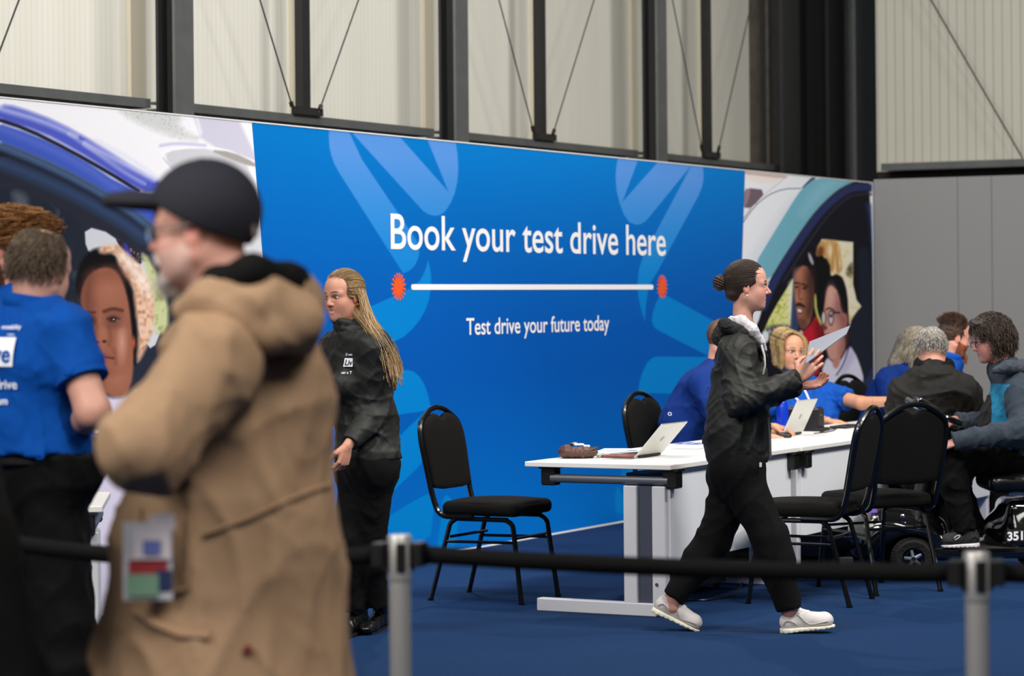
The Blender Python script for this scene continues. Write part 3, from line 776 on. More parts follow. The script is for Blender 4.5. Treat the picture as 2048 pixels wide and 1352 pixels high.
def left_photo(px, py, T, Z):
    p = Paint(px, py, (.95, .945, .965)); p.frame(0, 190, 3.654)
    p.poly([(1400, 120), (1850, 180), (1990, 1400), (1900, 560), (1860, 500), (1480, 345), (1440, 230)], (206, 203, 220), 4)
    p.poly([(860, 100), (1340, 130), (1300, 230), (1500, 345), (1230, 300), (950, 180)], (200, 203, 202), 8, .8, noise=((170, 172, 165), 4, 2, .6))
    p.line([(1330, 150), (1390, 240)], 22, (238, 238, 246), 3); p.line([(1440, 170), (1470, 280)], 14, (238, 238, 246), 3)
    p.poly([(1188, 445), (1280, 392), (1560, 390), (1870, 520), (1960, 1300), (1700, 1150), (1320, 612)], (206, 206, 212), 3); p.line([(1180, 425), (1300, 383), (1600, 380), (1870, 490)], 14, (246, 244, 252), 1.5); p.line([(1172, 370), (1290, 352), (1500, 368)], 18, (196, 192, 226), 3)
    p.poly([(1520, 398), (1700, 415), (1870, 498), (1868, 532), (1680, 470)], (168, 162, 156), 2); p.line([(1190, 460), (1330, 620)], 5, (178, 172, 210), 1)
    p.poly([(0, 70), (120, 85), (420, 195), (720, 365), (1020, 560), (1235, 665), (1100, 730), (950, 660), (800, 560), (560, 410), (300, 270), (-60, 170)], (78, 90, 192), 5)
    for P, w in (([(0, 100), (300, 185), (560, 300)], 26), ([(620, 350), (860, 480), (1130, 620)], 30), ([(500, 280), (700, 420), (900, 560), (1060, 650)], 9), ([(700, 330), (960, 470), (1200, 640)], 16)): p.line(P, w, (214, 218, 246), 6, .75)
    p.poly([(-60, 190), (250, 290), (560, 440), (900, 665), (1300, 830), (1400, 1100), (1090, 935), (900, 800), (600, 612), (300, 462), (-60, 330)], (62, 88, 186), 3)
    p.line([(0, 240), (300, 360), (620, 520), (900, 720), (1060, 830)], 30, (108, 122, 208), 10, .6)
    p.line([(-60, 165), (200, 250), (500, 400), (800, 570), (1010, 700)], 26, (30, 32, 56), 2)
    p.poly([(-60, 320), (300, 458), (600, 606), (900, 788), (1096, 928), (1400, 1150), (1900, 1500), (1900, 4200), (-900, 4200), (-900, 300)], (38, 44, 58), 3)
    p.line([(0, 370), (300, 490), (600, 640), (900, 815), (1090, 960)], 46, (78, 108, 154), 9, .9); p.line([(0, 425), (300, 545), (600, 690), (900, 870), (1080, 1010)], 22, (26, 30, 44), 4)
    p.line([(0, 490), (300, 610), (600, 752), (900, 930), (1080, 1060)], 60, (52, 74, 116), 12, .9); p.line([(0, 600), (300, 730), (600, 870), (900, 1040)], 34, (40, 40, 50), 8)
    p.poly([(-80, 640), (300, 760), (608, 905), (640, 1300), (300, 4200), (-600, 4200), (-600,640)], (34, 40, 52), 4, noise=((58, 66, 78), 14, 4, .6))
    p.poly([(90, 690), (200, 730), (210, 850), (100, 800)], (96, 104, 112), 8, .7)
    p.frame(140, 470, 3.863)
    p.poly([(112, -70), (330, -10), (420, 140), (640, 230), (720, 700), (640, 900), (560, 800), (200, 160), (122, 112)], (203, 206, 216), 1.5)
    p.poly([(345, 10), (480, 110), (540, 130), (560, 240), (470, 190), (400, 120)], (44, 36, 52), 2, noise=((150, 120, 110), 3, 3, .6)); p.poly([(405, 60), (440, 70), (480, 170), (460, 195)], (62, 58, 170), 2)
    p.poly([(540, 130), (620, 180), (760, 500), (760, 760), (640, 760), (600, 300)], (196, 200, 150), 5, noise=((150, 160, 110), 8, 5, .5))
    p.poly([(80, 500), (40, 430), (60, 250), (130, 140), (200, 100), (300, 95), (400, 200), (480, 330), (530, 560), (530, 850), (520, 1000), (470, 1000), (470, 700), (380, 300), (200, 260)], (18, 16, 20), 4)
    p.poly([(215, 110), (262, 72), (350, 70), (450, 150), (560, 260), (625, 400), (655, 560), (645, 720), (600, 840), (545, 960), (515, 985), (535, 780), (505, 560), (490, 400), (380, 240), (350, 135), (240, 145)], (228, 192, 168), 5, noise=((186, 132, 104), 8, 11, .45))
    p.poly([(350, 100), (470, 180), (600, 330), (620, 500), (560, 420), (470, 290), (390, 200)], (250, 240, 232), 9, .7)
    p.poly([(250, 248), (330, 258), (390, 320), (438, 450), (460, 560), (480, 770), (492, 900), (486, 1100), (440, 1240), (380, 1262), (300, 1240), (215, 1170), (180, 1000), (150, 780), (108, 620), (78, 500), (100, 380), (160, 290)], (152, 96, 76), 3)
    p.poly([(80, 520), (110, 330), (200, 270), (170, 500), (200, 900), (260, 1190), (180, 1100), (150, 780)], (104, 62, 52), 14, .8); p.ell(300, 400, 80, 100, (172, 112, 90), 20, .7)
    p.ell(400, 830, 26, 95, (214, 160, 146), 8, .8); p.ell(370, 1110, 70, 70, (172, 110, 92), 16, .7); p.ell(250, 740, 26, 80, (176, 116, 94), 7, .7)
    p.ell(335, 655, 60, 50, (96, 58, 50), 10, .7); p.line([(284, 650), (330, 628), (384, 650)], 9, (50, 30, 30), 2, .8); p.ell(333, 654, 30, 17, (40, 26, 28), 3); p.ell(366, 660, 10, 8, (150, 120, 118), 2, .7); p.ell(337, 652, 6, 5, (210, 200, 200), 1); p.ell(150, 665, 44, 40, (66, 38, 38), 6); p.ell(150, 660, 22, 16, (30, 20, 22), 3)
    p.line([(262, 592), (330, 566), (404, 584)], 22, (66, 38, 34), 3, .85); p.line([(112, 600), (190, 598)], 18, (60, 36, 34), 3, .8)
    p.ell(235, 800, 50, 34, (160, 100, 78), 12, .8); p.line([(300, 700), (318, 800), (300, 850)], 14, (112, 66, 54), 8, .7); p.line([(210, 700), (190, 790)], 12, (112, 66, 54), 8, .6); p.ell(335, 700, 60, 16, (120, 72, 62), 8, .6); p.ell(300, 300, 90, 40, (120, 72, 56), 18, .6); p.line([(330, 880), (356, 940), (350, 1000)], 12, (120, 70, 58), 8, .6); p.ell(260, 1060, 60, 20, (118, 70, 58), 10, .6)
    p.ell(206, 828, 14, 9, (44, 22, 24), 2); p.ell(266, 822, 14, 9, (44, 22, 24), 2); p.line([(185, 935), (250, 942), (335, 952)], 11, (58, 26, 28), 2); p.poly([(196, 950), (330, 960), (290, 1000), (220, 995)], (156, 84, 80), 3, .8); p.poly([(196, 925), (260, 905), (330, 935), (250, 936)], (140, 74, 70), 3, .8)
    p.ell(490, 832, 16, 40, (176, 86, 60), 3)
    p.poly([(260, 1245), (360, 1262), (480, 1240), (520, 1180), (560, 1300), (700, 1500), (760, 3300), (-100, 3300), (-100, 1800), (100, 1500), (200, 1290)], (214, 208, 230), 5)
    p.poly([(-60, 1700), (60, 1600), (180, 2300), (-60, 2300)], (176, 170, 200), 10, .8); p.line([(110, 1700), (190, 1960)], 12, (120, 106, 120), 3, .8); p.line([(60, 1760), (150, 2040)], 16, (120, 110, 124), 3, .7)
    return p.c
print_grid('portrait_photo_print', lambda z: TL, E1, 420, 480, left_photo, 0.0008)

# lettering and ornaments
M_white = mat('white_vinyl', (.955, .955, .955), .5)
M_orange = mat('orange_vinyl', (.93, .34, .10), .5)
def banner_text(s, name, pl, pr, cap_px, bold=0.0, lbl=None):
    """left/right ends of the baseline and the cap height measured at the left end"""
    v, f = text_mesh(s, bold)
    A = wall_pt(*pl); B = wall_pt(*pr); C = wall_pt(pl[0], pl[1] - cap_px)
    t0 = (A - B0) @ D1; t1 = (B - B0) @ D1; z0 = A[2]; H = C[2] - A[2]
    cap = 0.73
    x = (v[:, 0] - v[:, 0].min()) / (v[:, 0].max() - v[:, 0].min()); z = v[:, 1] / cap * H
    P = B0[None] + (t0 + x * (t1 - t0))[:, None] * D1 + (z0 + z)[:, None] * UP + D2 * .0025
    P[:, 2] = z0 + z
    mb = MB(); mb.add(P, f); o = mb.build(name, M_white, banner, smooth=False)
    return o
banner_text('Book your test drive here', 'heading_lettering', (781, 497), (1331, 508.5), 74, .010)
banner_text('Test drive your future today', 'subheading_lettering', (932, 669.5), (1218, 661), 35, .010)
def bquad(pts, off):
    return [wall_pt(*p) + D2 * off for p in pts]
mb = MB(); L = wall_pt(825, 574); R = wall_pt(1304, 574.3); hh = wz(825, 568.3) - wz(825, 579.7); hw = hh / 2
pts = []
tl, tr = (L - B0) @ D1, (R - B0) @ D1; zc = (L[2] + R[2]) / 2
for k in range(13): a = math.pi / 2 + math.pi * k / 12; pts.append((tl + hw * math.cos(a), zc + hw * math.sin(a)))
for k in range(13): a = -math.pi / 2 + math.pi * k / 12; pts.append((tr + hw * math.cos(a), zc + hw * math.sin(a)))
mb.prism(pts, lambda a, b, d: bt(a, 0, .001 + d) * np.array([1, 1, 0]) + UP * b, .002); mb.build('white_rule', M_white, banner, smooth=False)
for i, (cx, cy, hh_) in enumerate(((796.5, 573.5, 28), (1324, 573.5, 24))):
    c = wall_pt(cx, cy); tc_ = (c - B0) @ D1; r = (wz(cx, cy - hh_) - wz(cx, cy + hh_)) / 2; pts = []
    n = 16
    for k in range(n * 8):
        a = 2 * math.pi * k / (n * 8); u = (k % 8) / 8
        rr = r * (1.0 if u in (.375, .5, .625) else .93 if u in (.25, .75) else .62 if u in (.125, .875) else .56)
        pts.append((tc_ + rr * math.cos(a), c[2] + rr * math.sin(a)))
    mb = MB().prism(pts, lambda a, b, d: bt(a, 0, .001 + d) * np.array([1, 1, 0]) + UP * b, .002); mb.build('orange_burst', M_orange, banner, smooth=False)

# ---------------------------------------------------------------- furniture
M_lam = mat('white_laminate', (.88, .875, .86), .35, mottled=(3, .02))
M_silver = mat('silver_powder_coat', (.83, .83, .85), .45, .1)
M_black = mat('black_plastic', (.035, .035, .038), .45)
M_pede = mat('graphite_steel_panel', (.26, .28, .34), .5, .1)
def frame_m(rz): return np.array([[math.cos(rz), -math.sin(rz), 0], [math.sin(rz), math.cos(rz), 0], [0, 0, 1]])
def desk(near, rz, L, Wd, label, near_leg=True, far_leg=True, H=.725, group='white desks'):
    """local x along the long side, local y towards the staff side; origin at the visitor-side near corner on the floor"""
    e = empty('desk', (near[0], near[1], 0), rz, label, 'desk', group)
    R = frame_m(rz); o = np.array([near[0], near[1], 0])
    def G(x, y, z): return o + R @ np.array([x, y, z])
    MB().box(G(L / 2, Wd / 2, H - .0125), (L, Wd, .025), R, .003).build('desktop', M_lam, e)
    mb = MB().box(G(L / 2, .035, .25 + (H - .025 - .25) / 2), (L - .10, .018, H - .025 - .25), R, .002); mb.build('modesty_panel', mat('white_panel', (.86, .87, .89), .45), e)
    for k, use in ((0, near_leg), (1, far_leg)):
        if not use: continue
        x = .045 if k == 0 else L - .045
        s = 1 if k == 0 else -1
        lg = MB().box(G(x, Wd * .5 + .02, .032), (.055, Wd * .82, .062), R, .004).build('leg', M_silver, e)
        MB().box(G(x, .075, .34), (.05, .07, .56), R, .004).build('upright', M_silver, lg)
        MB().box(G(x, .225, .34), (.05, .07, .56), R, .004).build('upright', M_silver, lg)
        MB().box(G(x + .006 * s, .15, .34), (.02, .09, .56), R).build('cable_panel', M_pede, lg, smooth=False)
        MB().tube([G(x, .03, .645), G(x, Wd * .84, .645)], .021, 12).build('crossbar', mat('dull_grey_tube', (.42, .43, .46), .4, .4), lg)
        for y in (.02, Wd * .86):
            MB().box(G(x + .02 * s, y, .655), (.07, .075, .09), R, .006).box(G(x + .02 * s, y, .697), (.085, .09, .012), R).build('bracket', M_black, lg)
        MB().tube([G(x - .027 * s, .085, .155), G(x - .031 * s, .085, .155)], .008, 10).build('screw', M_pede, lg)
        for y in (Wd * .14, Wd * .88): MB().tube([G(x, y, 0), G(x, y, .01)], .016, 10).build('glide', M_black, lg)
    return e, G
DN = WF(1341, 930, .725)[:2]
DRZ = math.atan2(D1[1], D1[0])
DRZ1 = DRZ
# desk along the banner direction; local y points away from the visitors
desk1, G1 = desk(DN, DRZ, 1.60, .78, 'white desk nearest the camera with silver foot frame, open laptop and brown bag on it')
N2 = G1(1.62, -.01, 0)[:2]
desk2, G2 = desk(N2, DRZ, 1.60, .78, 'white desk behind the walking woman, second of the row, with card machine box on it', near_leg=True)
N3 = G1(3.24, -.02, 0)[:2]
desk3, G3 = desk(N3, DRZ, 1.60, .78, 'white desk farthest along the row, mostly hidden behind the seated visitors')
def pedestal(G, x0, x1, y0, y1, h, rz, label):
    e = empty('drawer_pedestal', tuple(G((x0 + x1) / 2, (y0 + y1) / 2, 0)), rz, label, 'drawers', 'pedestal drawers under the desks')
    R = frame_m(rz)
    MB().box(G((x0 + x1) / 2, (y0 + y1) / 2, .03 + h / 2), (x1 - x0, y1 - y0, h), R, .004).build('carcass', M_pede, e)
    for k in range(3):
        z0 = .04 + k * h / 3; d = MB().box(G((x0 + x1) / 2, y1 + .009, z0 + h / 6), (x1 - x0 - .01, .018, h / 3 - .012), R, .004).build('drawer', M_pede, e)
        MB().box(G((x0 + x1) / 2, y1 + .024, z0 + h / 4), (.12, .014, .02), R, .003).build('handle', M_black, d)
    for (a, b) in ((x0 + .04, y0 + .04), (x1 - .04, y0 + .04), (x0 + .04, y1 - .04), (x1 - .04, y1 - .04)):
        MB().tube([G(a, b, 0), G(a, b, .035)], .02, 10).build('caster', M_black, e)
    return e
pedestal(G1, .95, 1.37, .32, .68, .58, DRZ, 'dark grey drawer pedestal under the nearest desk')
pedestal(G2, 1.14, 1.54, .32, .68, .58, DRZ, 'dark grey drawer pedestal under the second desk of the row')

# left desk behind the man in the cap
LA = WF(205, 1012, .725)[:2]; LB = WF(222, 982, .725)[:2]
rzl = math.atan2(*(LB - LA)[::-1]) - math.pi / 2
dl = (np.array([math.cos(rzl), math.sin(rzl)]))
desk4, G4 = desk(LA - dl * 1.6, rzl, 1.60, .78, 'white desk at the left, showing between the polo shirts and the brown coat', group='white desks')

# banquet chairs
M_cf = mat('black_chair_enamel', (.02, .02, .022), .26, .1, coat=.3)
M_cs = mat('black_chair_fabric', (.030, .028, .024), .92, bump=(420, .3), spec=.2)
def make_chair():
    e = empty('banquet_chair', (0, 0, 0))
    def arch(n=9, w=.195, inset=0.0, z0=.44, top=.955):
        return None
    # seat cushion
    V, Q = surface([('u', Box((.015, 0, .465), (.215, .21, .038), None, .034), 0), ('u', Ell((.02, 0, .49), (.19, .18, .022)), .03), ('i', Plane((0, 0, .432), (0, 0, -1)), 0)], .009)
    np_mesh('seat', [(V, Q)], M_cs, e)
    # back frame: domed arch leaning back, tubes bending forward below the seat
    def bx(z): return -.235 - (z - .44) * .19
    half = [(-.02, .195, .428), (bx(.43) + .02, .195, .425), (bx(.52), .195, .52), (bx(.80), .215, .80), (bx(.885), .20, .885), (bx(.925), .135, .925), (bx(.955), .075, .955)]
    pts = fillet(half + [(bx(.968), 0, .968)] + [(a, -b, c) for a, b, c in half[::-1]], .05, 4)
    MB().tube(pts, .0145, 9).build('back_frame', M_cf, e)
    # padded back inside the arch
    half_p = [(.188, .555), (.190, .60), (.206, .80), (.192, .875), (.160, .905), (.128, .921), (.075, .938), (.035, .930), (.012, .912)]
    poly = sm([(-a, b) for a, b in half_p] + [(a, b) for a, b in half_p[::-1]], 1)[::-1]
    nn = len(poly); v = []; f = []
    c2 = np.array([0, .75])
    rings = [(.0, 1.0), (.012, .995), (.019, .97), (.023, .85), (.025, .4)]
    for sgn in (1, -1):
        base = len(v)
        for dx, s in rings:
            for (y, z) in poly:
                q = c2 + (np.array([y, z]) - c2) * s; v.append((bx(q[1]) + .008 + sgn * dx * (1 if sgn > 0 else .6), q[0], q[1]))
        v.append((bx(.75) + .008 + sgn * .025 * (1 if sgn > 0 else .6), 0, .75)); ci = len(v) - 1
        for i in range(len(rings) - 1):
            for k in range(nn):
                q = (base + i * nn + k, base + i * nn + (k + 1) % nn, base + (i + 1) * nn + (k + 1) % nn, base + (i + 1) * nn + k)
                f.append(q if sgn > 0 else q[::-1])
        for k in range(nn):
            q = (base + (len(rings) - 1) * nn + k, base + (len(rings) - 1) * nn + (k + 1) % nn, ci); f.append(q if sgn > 0 else q[::-1])
    MB().add(v, f).build('backrest', M_cs, e, auto=None)
    for s in (1, -1):
        y = .185 * s
        MB().tube(fillet([(-.12, y, .415), (-.155, y, .395), (-.262, y * 1.08, .008)], .04), .0125, 9).tube([(-.262, y * 1.08, .012), (-.264, y * 1.08, 0)], .0155, 9).build('leg', M_cf, e)
        MB().tube(fillet([(.16, y, .415), (.20, y, .395), (.252, y * 1.08, .008)], .04), .0125, 9).tube([(.252, y * 1.08, .012), (.254, y * 1.08, 0)], .0155, 9).build('leg', M_cf, e)
        MB().tube([(-.13, y, .416), (.17, y, .416)], .0125, 9).build('side_rail', M_cf, e)
        MB().tube([(-.185, y * 1.03, .30), (.212, y * 1.03, .305)], .008, 8).build('stretcher', M_cf, e)
    MB().tube([(-.15, .19, .325), (-.15, -.19, .325)], .008, 8).tube([(.21, .19, .325), (.21, -.19, .325)], .008, 8).build('cross_stretcher', M_cf, e)
    return e
chair0 = make_chair()
def place_chair(c, deg, label, first=False):
    o = chair0 if first else copy_tree(chair0)
    o.location = (c[0], c[1], 0); o.rotation_euler = (0, 0, math.radians(deg))
    return set_props(o, label, 'chair', 'black banquet chairs')
def foot_center(a, b, c, d):
    P = [WF(*q) for q in (a, b, c, d)]; return sum(P) / 4, P
cA, PA = foot_center((866, 1201), (931, 1184), (1053, 1211), (1117, 1193))
fA = (PA[2] + PA[3] - PA[0] - PA[1])[:2]
place_chair(cA, math.degrees(math.atan2(fA[1], fA[0])), 'black banquet chair standing alone left of the nearest desk', True)
rC = (WF(1688, 1216) + WF(1750, 1197)) / 2; fC = WF(1485, 1208) - WF(1688, 1216); fC = fC / np.linalg.norm(fC)
place_chair(rC + fC * .257, math.degrees(math.atan2(fC[1], fC[0])), 'empty black banquet chair facing left just right of the walking woman')
rD = (WF(1754, 1191) + WF(1885, 1183)) / 2; fD = WF(1637, 1174) - WF(1754, 1191); fD = fD / np.linalg.norm(fD)
place_chair(rD + fD * .257, math.degrees(math.atan2(fD[1], fD[0])) - 3, 'empty black banquet chair seen from behind, in front of the mobility scooter wheel')
pB = W(1284, 787, 15.35); place_chair(pB[:2] + D2[:2] * .3, math.degrees(math.atan2(D2[1], D2[0])) - 4, 'black banquet chair behind the nearest desk, seen past its open laptop')
pE = W(1686, 750, 18.3); place_chair(pE[:2] + D2[:2] * .33, math.degrees(math.atan2(D2[1], D2[0])) - 12, 'black banquet chair under the person with long grey blonde hair, only its arch showing')

# queue posts and belt
M_chrome = mat('brushed_steel_post', (.70, .69, .68), .38, .55)
M_belt = mat('black_belt', (.012, .012, .014), .85, spec=.2)
def queue_post(px, py, Y, label, k):
    P = W(px, py, Y); x, y, H = P[0], Y, P[2]
    e = empty('queue_post', (x, y, 0), 0, label, 'barrier post', 'steel queue posts')
    MB().lathe([(.001, .0), (.175, .0), (.178, .012), (.15, .022), (.05, .045), (.026, .06), (.001, .062)], (x, y, 0), 32).build('base', M_chrome, e)
    MB().lathe([(.0255, .055), (.0255, H - .10)], (x, y, 0), 24).build('tube', M_chrome, e)
    hd = MB().lathe([(.0275, H - .105), (.0285, H - .10), (.0285, H - .004), (.026, H), (.001, H + .001)], (x, y, 0), 24).build('belt_head', M_chrome, e)
    for a in (0, 90, 180, 270):
        r = math.radians(a + k); c = np.array([x + .029 * math.cos(r), y + .029 * math.sin(r), H - .05])
        MB().box(c, (.012, .022, .066), frame_m(r), .002).build('slot', M_black, hd)
    return e, np.array([x, y, H])
qp1, Q1 = queue_post(799, 1070, 6.2, 'brushed steel queue post right of the man in the brown coat', 8)
qp2, Q2 = queue_post(1953, 1104, 5.75, 'brushed steel queue post at the lower right', 8)
def belt(A, B, sag, label):
    n = 24; mb = MB(); v = []; f = []; d = nrm(B - A); nn = nrm(np.cross(d, UP))
    for i in range(n + 1):
        t = i / n; p = A + (B - A) * t; p = p - UP * (sag * 4 * t * (1 - t))
        for z in (-.021, .021):
            for s in (-.001, .001): v.append(p + UP * z + nn * s)
    for i in range(n):
        a = 4 * i; b = a + 4
        f += [(a, b, b + 2, a + 2), (a + 1, a + 3, b + 3, b + 1), (a, a + 1, b + 1, b), (a + 2, b + 2, b + 3, a + 3)]
    f += [(0, 2, 3, 1), (4 * n, 4 * n + 1, 4 * n + 3, 4 * n + 2)]
    o = mb.add(v, f).build('barrier_belt', M_belt, None, origin=A, auto=None)
    set_props(o, label, 'barrier belt', 'black barrier belts')
    for P in (A, B): MB().box(P, (.03, .05, .056), frame_m(math.atan2(d[1], d[0])), .003).build('belt_clip', M_black, o)
    return o
ZB = -.045
Q3 = np.array([Q2[0] + 2.1, Q2[1] - .25, Q2[2] - .01])
belt(Q1 + np.array([.045, 0, ZB]), Q2 + np.array([-.045, 0, ZB]), .010, 'long black barrier belt between the two steel posts')
belt(Q2 + np.array([.045, 0, ZB]), Q3 + np.array([-.04, 0, ZB]), .02, 'short piece of black barrier belt running out at the right edge')
PL = W(-60, 1080, 6.6)
qp3, Q3b = queue_post(-84, 1040, 6.6, 'brushed steel queue post beyond the left edge', 8)
PL = Q3b + np.array([.045, 0, ZB])
qp4, Q4b = queue_post(*[float(v) for v in to_px(Q3)], float(Q3[1]), 'brushed steel queue post beyond the right edge', 8)
belt(PL, Q1 + np.array([-.045, 0, ZB]), .03, 'black barrier belt passing behind the brown coat to the left edge')

# ---------------------------------------------------------------- things on the desks
M_alu = mat('silver_laptop', (.80, .80, .78), .32, .55)
M_key = mat('dark_keys', (.06, .06, .065), .6)
M_paper = mat('white_paper', (.93, .93, .93), .8)
M_bluep = mat('blue_print', (.10, .22, .62), .6)
def laptop(G, x, y, z, rz, tilt, label):
    """hinge towards the visitors; local frame: lx along the hinge, ly towards the user"""
    o = G(x, y, z); R = frame_m(rz)
    e = empty('laptop', tuple(o), rz, label, 'laptop', 'laptops')
    g = lambda a, b, c: o + R @ np.array([a, b, c])
    MB().box(g(0, .11, .008), (.305, .215, .014), R, .004).build('base', M_alu, e)
    MB().box(g(0, .085, .0155), (.27, .10, .002), R).build('keyboard', M_key, e, smooth=False)
    t = math.radians(tilt); Rl = R @ np.array([[1, 0, 0], [0, math.cos(t), math.sin(t)], [0, -math.sin(t), math.cos(t)]])
    c = g(0, 0, .014) + Rl @ np.array([0, 0, .107])
    lid = MB().box(c, (.305, .006, .214), Rl, .0028).build('lid', M_alu, e)
    MB().box(c + Rl @ np.array([0, .0036, 0]), (.285, .001, .19), Rl).build('screen', mat('dark_screen', (.05, .06, .09), .2), lid, smooth=False)
    MB().lathe([(.001, 0), (.018, 0), (.016, .0008), (.001, .001)], c - Rl @ np.array([0, .0032, 0]), 16, Rl @ np.array([[1, 0, 0], [0, 0, -1], [0, 1, 0]])).build('emblem', mat('grey_emblem', (.62, .62, .60), .3, .6), lid)
    MB().tube([g(-.12, -.002, .01), g(.12, -.002, .01)], .006, 8).build('hinge', M_key, e)
    return e
def desk_xy(px, py, z=.725):
    P = WF(px, py, z); R = frame_m(DRZ); return (R.T @ (P - np.array([DN[0], DN[1], 0])))[:2]
zt = .7252
a1 = desk_xy(1298, 914); laptop(G1, a1[0], a1[1], zt, DRZ, -42, 'open silver laptop on the nearest desk beside the brown bag')
a2 = desk_xy(1585, 871); laptop(G1, a2[0], a2[1], zt, DRZ, -26, 'open silver laptop with a hand on the mouse beside it, right of the walking woman')

def on_desk(px, py): return WF(px, py, .725)
# brown bag
M_leather = mat('brown_leather', (.30, .17, .13), .5, bump=(60, .3))
bp = on_desk(1158, 917); Rb = frame_m(-.12)
e = empty('leather_bag', tuple(bp), 0, 'brown leather bag lying flat with its contents showing, at the near left of the desk', 'bag')
V, Q = surface([('u', Ell(bp + (0.0, .04, .028), (.098, .07, .034), Rb), 0), ('u', Ell(bp + (-.06, .03, .034), (.04, .05, .034), Rb), .02), ('i', Plane(bp + (0, 0, .001), (0, 0, -1)), 0), ('s', Ell(bp + (-.01, .05, .066), (.07, .04, .016), Rb), .006), ('n', folds(3, .004, .05), 0)], .0045)
np_mesh('pouch', [(V, Q)], M_leather, e)
MB().tube([bp + Rb @ np.array([.09 * math.cos(a), .04 + .062 * math.sin(a), .045 + .010 * math.cos(a * 2)]) for a in np.linspace(0, 6.1, 22)], .005, 6).build('rim', mat('dark_leather', (.20, .10, .08), .5), e)
MB().box(bp + (.0, .05, .066), (.05, .03, .01), frame_m(.4), .003).box(bp + (.04, .045, .058), (.03, .02, .012), frame_m(-.3), .003).build('tissues', M_paper, e)
MB().tube([bp + (-.05, .045, .066), bp + (-.02, .05, .072), bp + (.0, .055, .066)], .008, 6).build('sunglasses', mat('green_glass', (.10, .14, .12), .2), e)
bs = on_desk(1236, 919); mbx = MB(); pts = [bs + np.array([-.075 + .15 * t, .02 + .02 * math.sin(t * 6), .014]) for t in np.linspace(0, 1, 10)]
mbx.tube(pts, .013, 8, flat=.6).tube([p + (.004, .035, .004) for p in pts[2:]], .012, 8, flat=.6)
set_props(mbx.build('leather_strap', mat('reddish_leather', (.42, .22, .18), .5, bump=(60, .3)), origin=bs), 'reddish brown leather strap coiled beside the bag on the desk', 'strap')
def sheet(G, px, py, w, h, rz, z, name, label, cat, m, thick=.002, group=None, parent=None):
    P = on_desk(px, py); P[2] = z + thick / 2
    o = MB().box(P, (w, h, thick), frame_m(rz), 0).build(name, m, parent, smooth=False, origin=None if parent else P)
    if not parent: set_props(o, label, cat, group)
    return o
sheet(G1, 1240, 901, .30, .21, DRZ + .3, zt, 'paper_sheet', 'white paper sheet behind the brown bag', 'paper', M_paper, group='papers on the nearest desk')
s2 = sheet(G1, 1222, 905, .21, .28, DRZ - .5, zt + .002, 'paper_sheet', 'white paper sheet with blue band between bag and laptop', 'paper', M_paper, group='papers on the nearest desk')
sheet(G1, 1236, 903, .20, .035, DRZ - .9, zt + .004, 'blue_band', None, None, M_bluep, .0006, parent=s2)
bs2 = on_desk(1386, 896)
e = empty('brochure_stack', tuple(bs2), DRZ, 'stack of white brochures with blue covers on the nearest desk', 'brochures')
for k in range(5): MB().box(bs2 + (0, 0, .004 + .0045 * k), (.215, .155, .004), frame_m(DRZ + .05 * math.sin(k * 3)), .001).build('brochure', M_paper, e)
MB().box(bs2 + (0, 0, .0246), (.205, .145, .0012), frame_m(DRZ + .02), 0).build('cover', M_bluep, e, smooth=False)
for k in range(3): MB().box(bs2 + frame_m(DRZ + .02) @ np.array([-.02 + .03 * k, .03 - .03 * k, .0256]), (.09, .014, .0006), frame_m(DRZ + .02), 0).build('printed_line', M_paper, e, smooth=False)

# card machine box + base, cables, mouse
cb = on_desk(1627, 862); Rk = frame_m(DRZ)
e = empty('card_printer', tuple(cb), DRZ, 'black box shaped card printer behind the second laptop', 'printer')
MB().box(cb + Rk @ np.array([.0, .06, .068]), (.10, .22, .135), Rk, .008).build('housing', M_black, e)
MB().box(cb + Rk @ np.array([.0, .06, .138]), (.085, .19, .006), Rk, .002).build('lid', mat('satin_black', (.05, .05, .052), .3), e)
MB().box(cb + Rk @ np.array([-.01, -.051, .095]), (.025, .002, .01), Rk).build('display', mat('grey_display', (.30, .32, .33), .3), e, smooth=False)
MB().box(cb + Rk @ np.array([.0, -.055, .012]), (.12, .05, .02), Rk, .004).build('foot', M_black, e)
ms = on_desk(1568, 876)
V, Q = surface([('u', Ell(ms + (0, 0.02, .012), (.03, .05, .02), frame_m(DRZ)), 0), ('i', Plane(ms + (0, 0, .001), (0, 0, -1)), 0)], .004)
o = np_mesh('computer_mouse', [(V, Q)], M_black, None, ms); set_props(o, 'black computer mouse under a hand in front of the second laptop', 'mouse')
mb = MB(); pc = [on_desk(*p) + (0, 0, .004) for p in ((1640, 866), (1655, 861), (1672, 858), (1690, 855), (1708, 853))]; mb.tube(pc, .003, 6)
pc2 = [on_desk(*p) + (0, 0, .004) for p in ((1628, 868), (1650, 866), (1668, 862), (1675, 856), (1692, 852))]; mb.tube(pc2, .003, 6)
set_props(mb.build('desk_cable', M_black, origin=pc[0]), 'thin black cables lying across the second desk', 'cable')
kb = on_desk(1690, 856)
set_props(MB().box(kb + (0.02, .06, .008), (.30, .11, .014), frame_m(DRZ), .003).build('keyboard', M_black, origin=kb), 'flat black keyboard under the blonde woman\'s hand', 'keyboard')
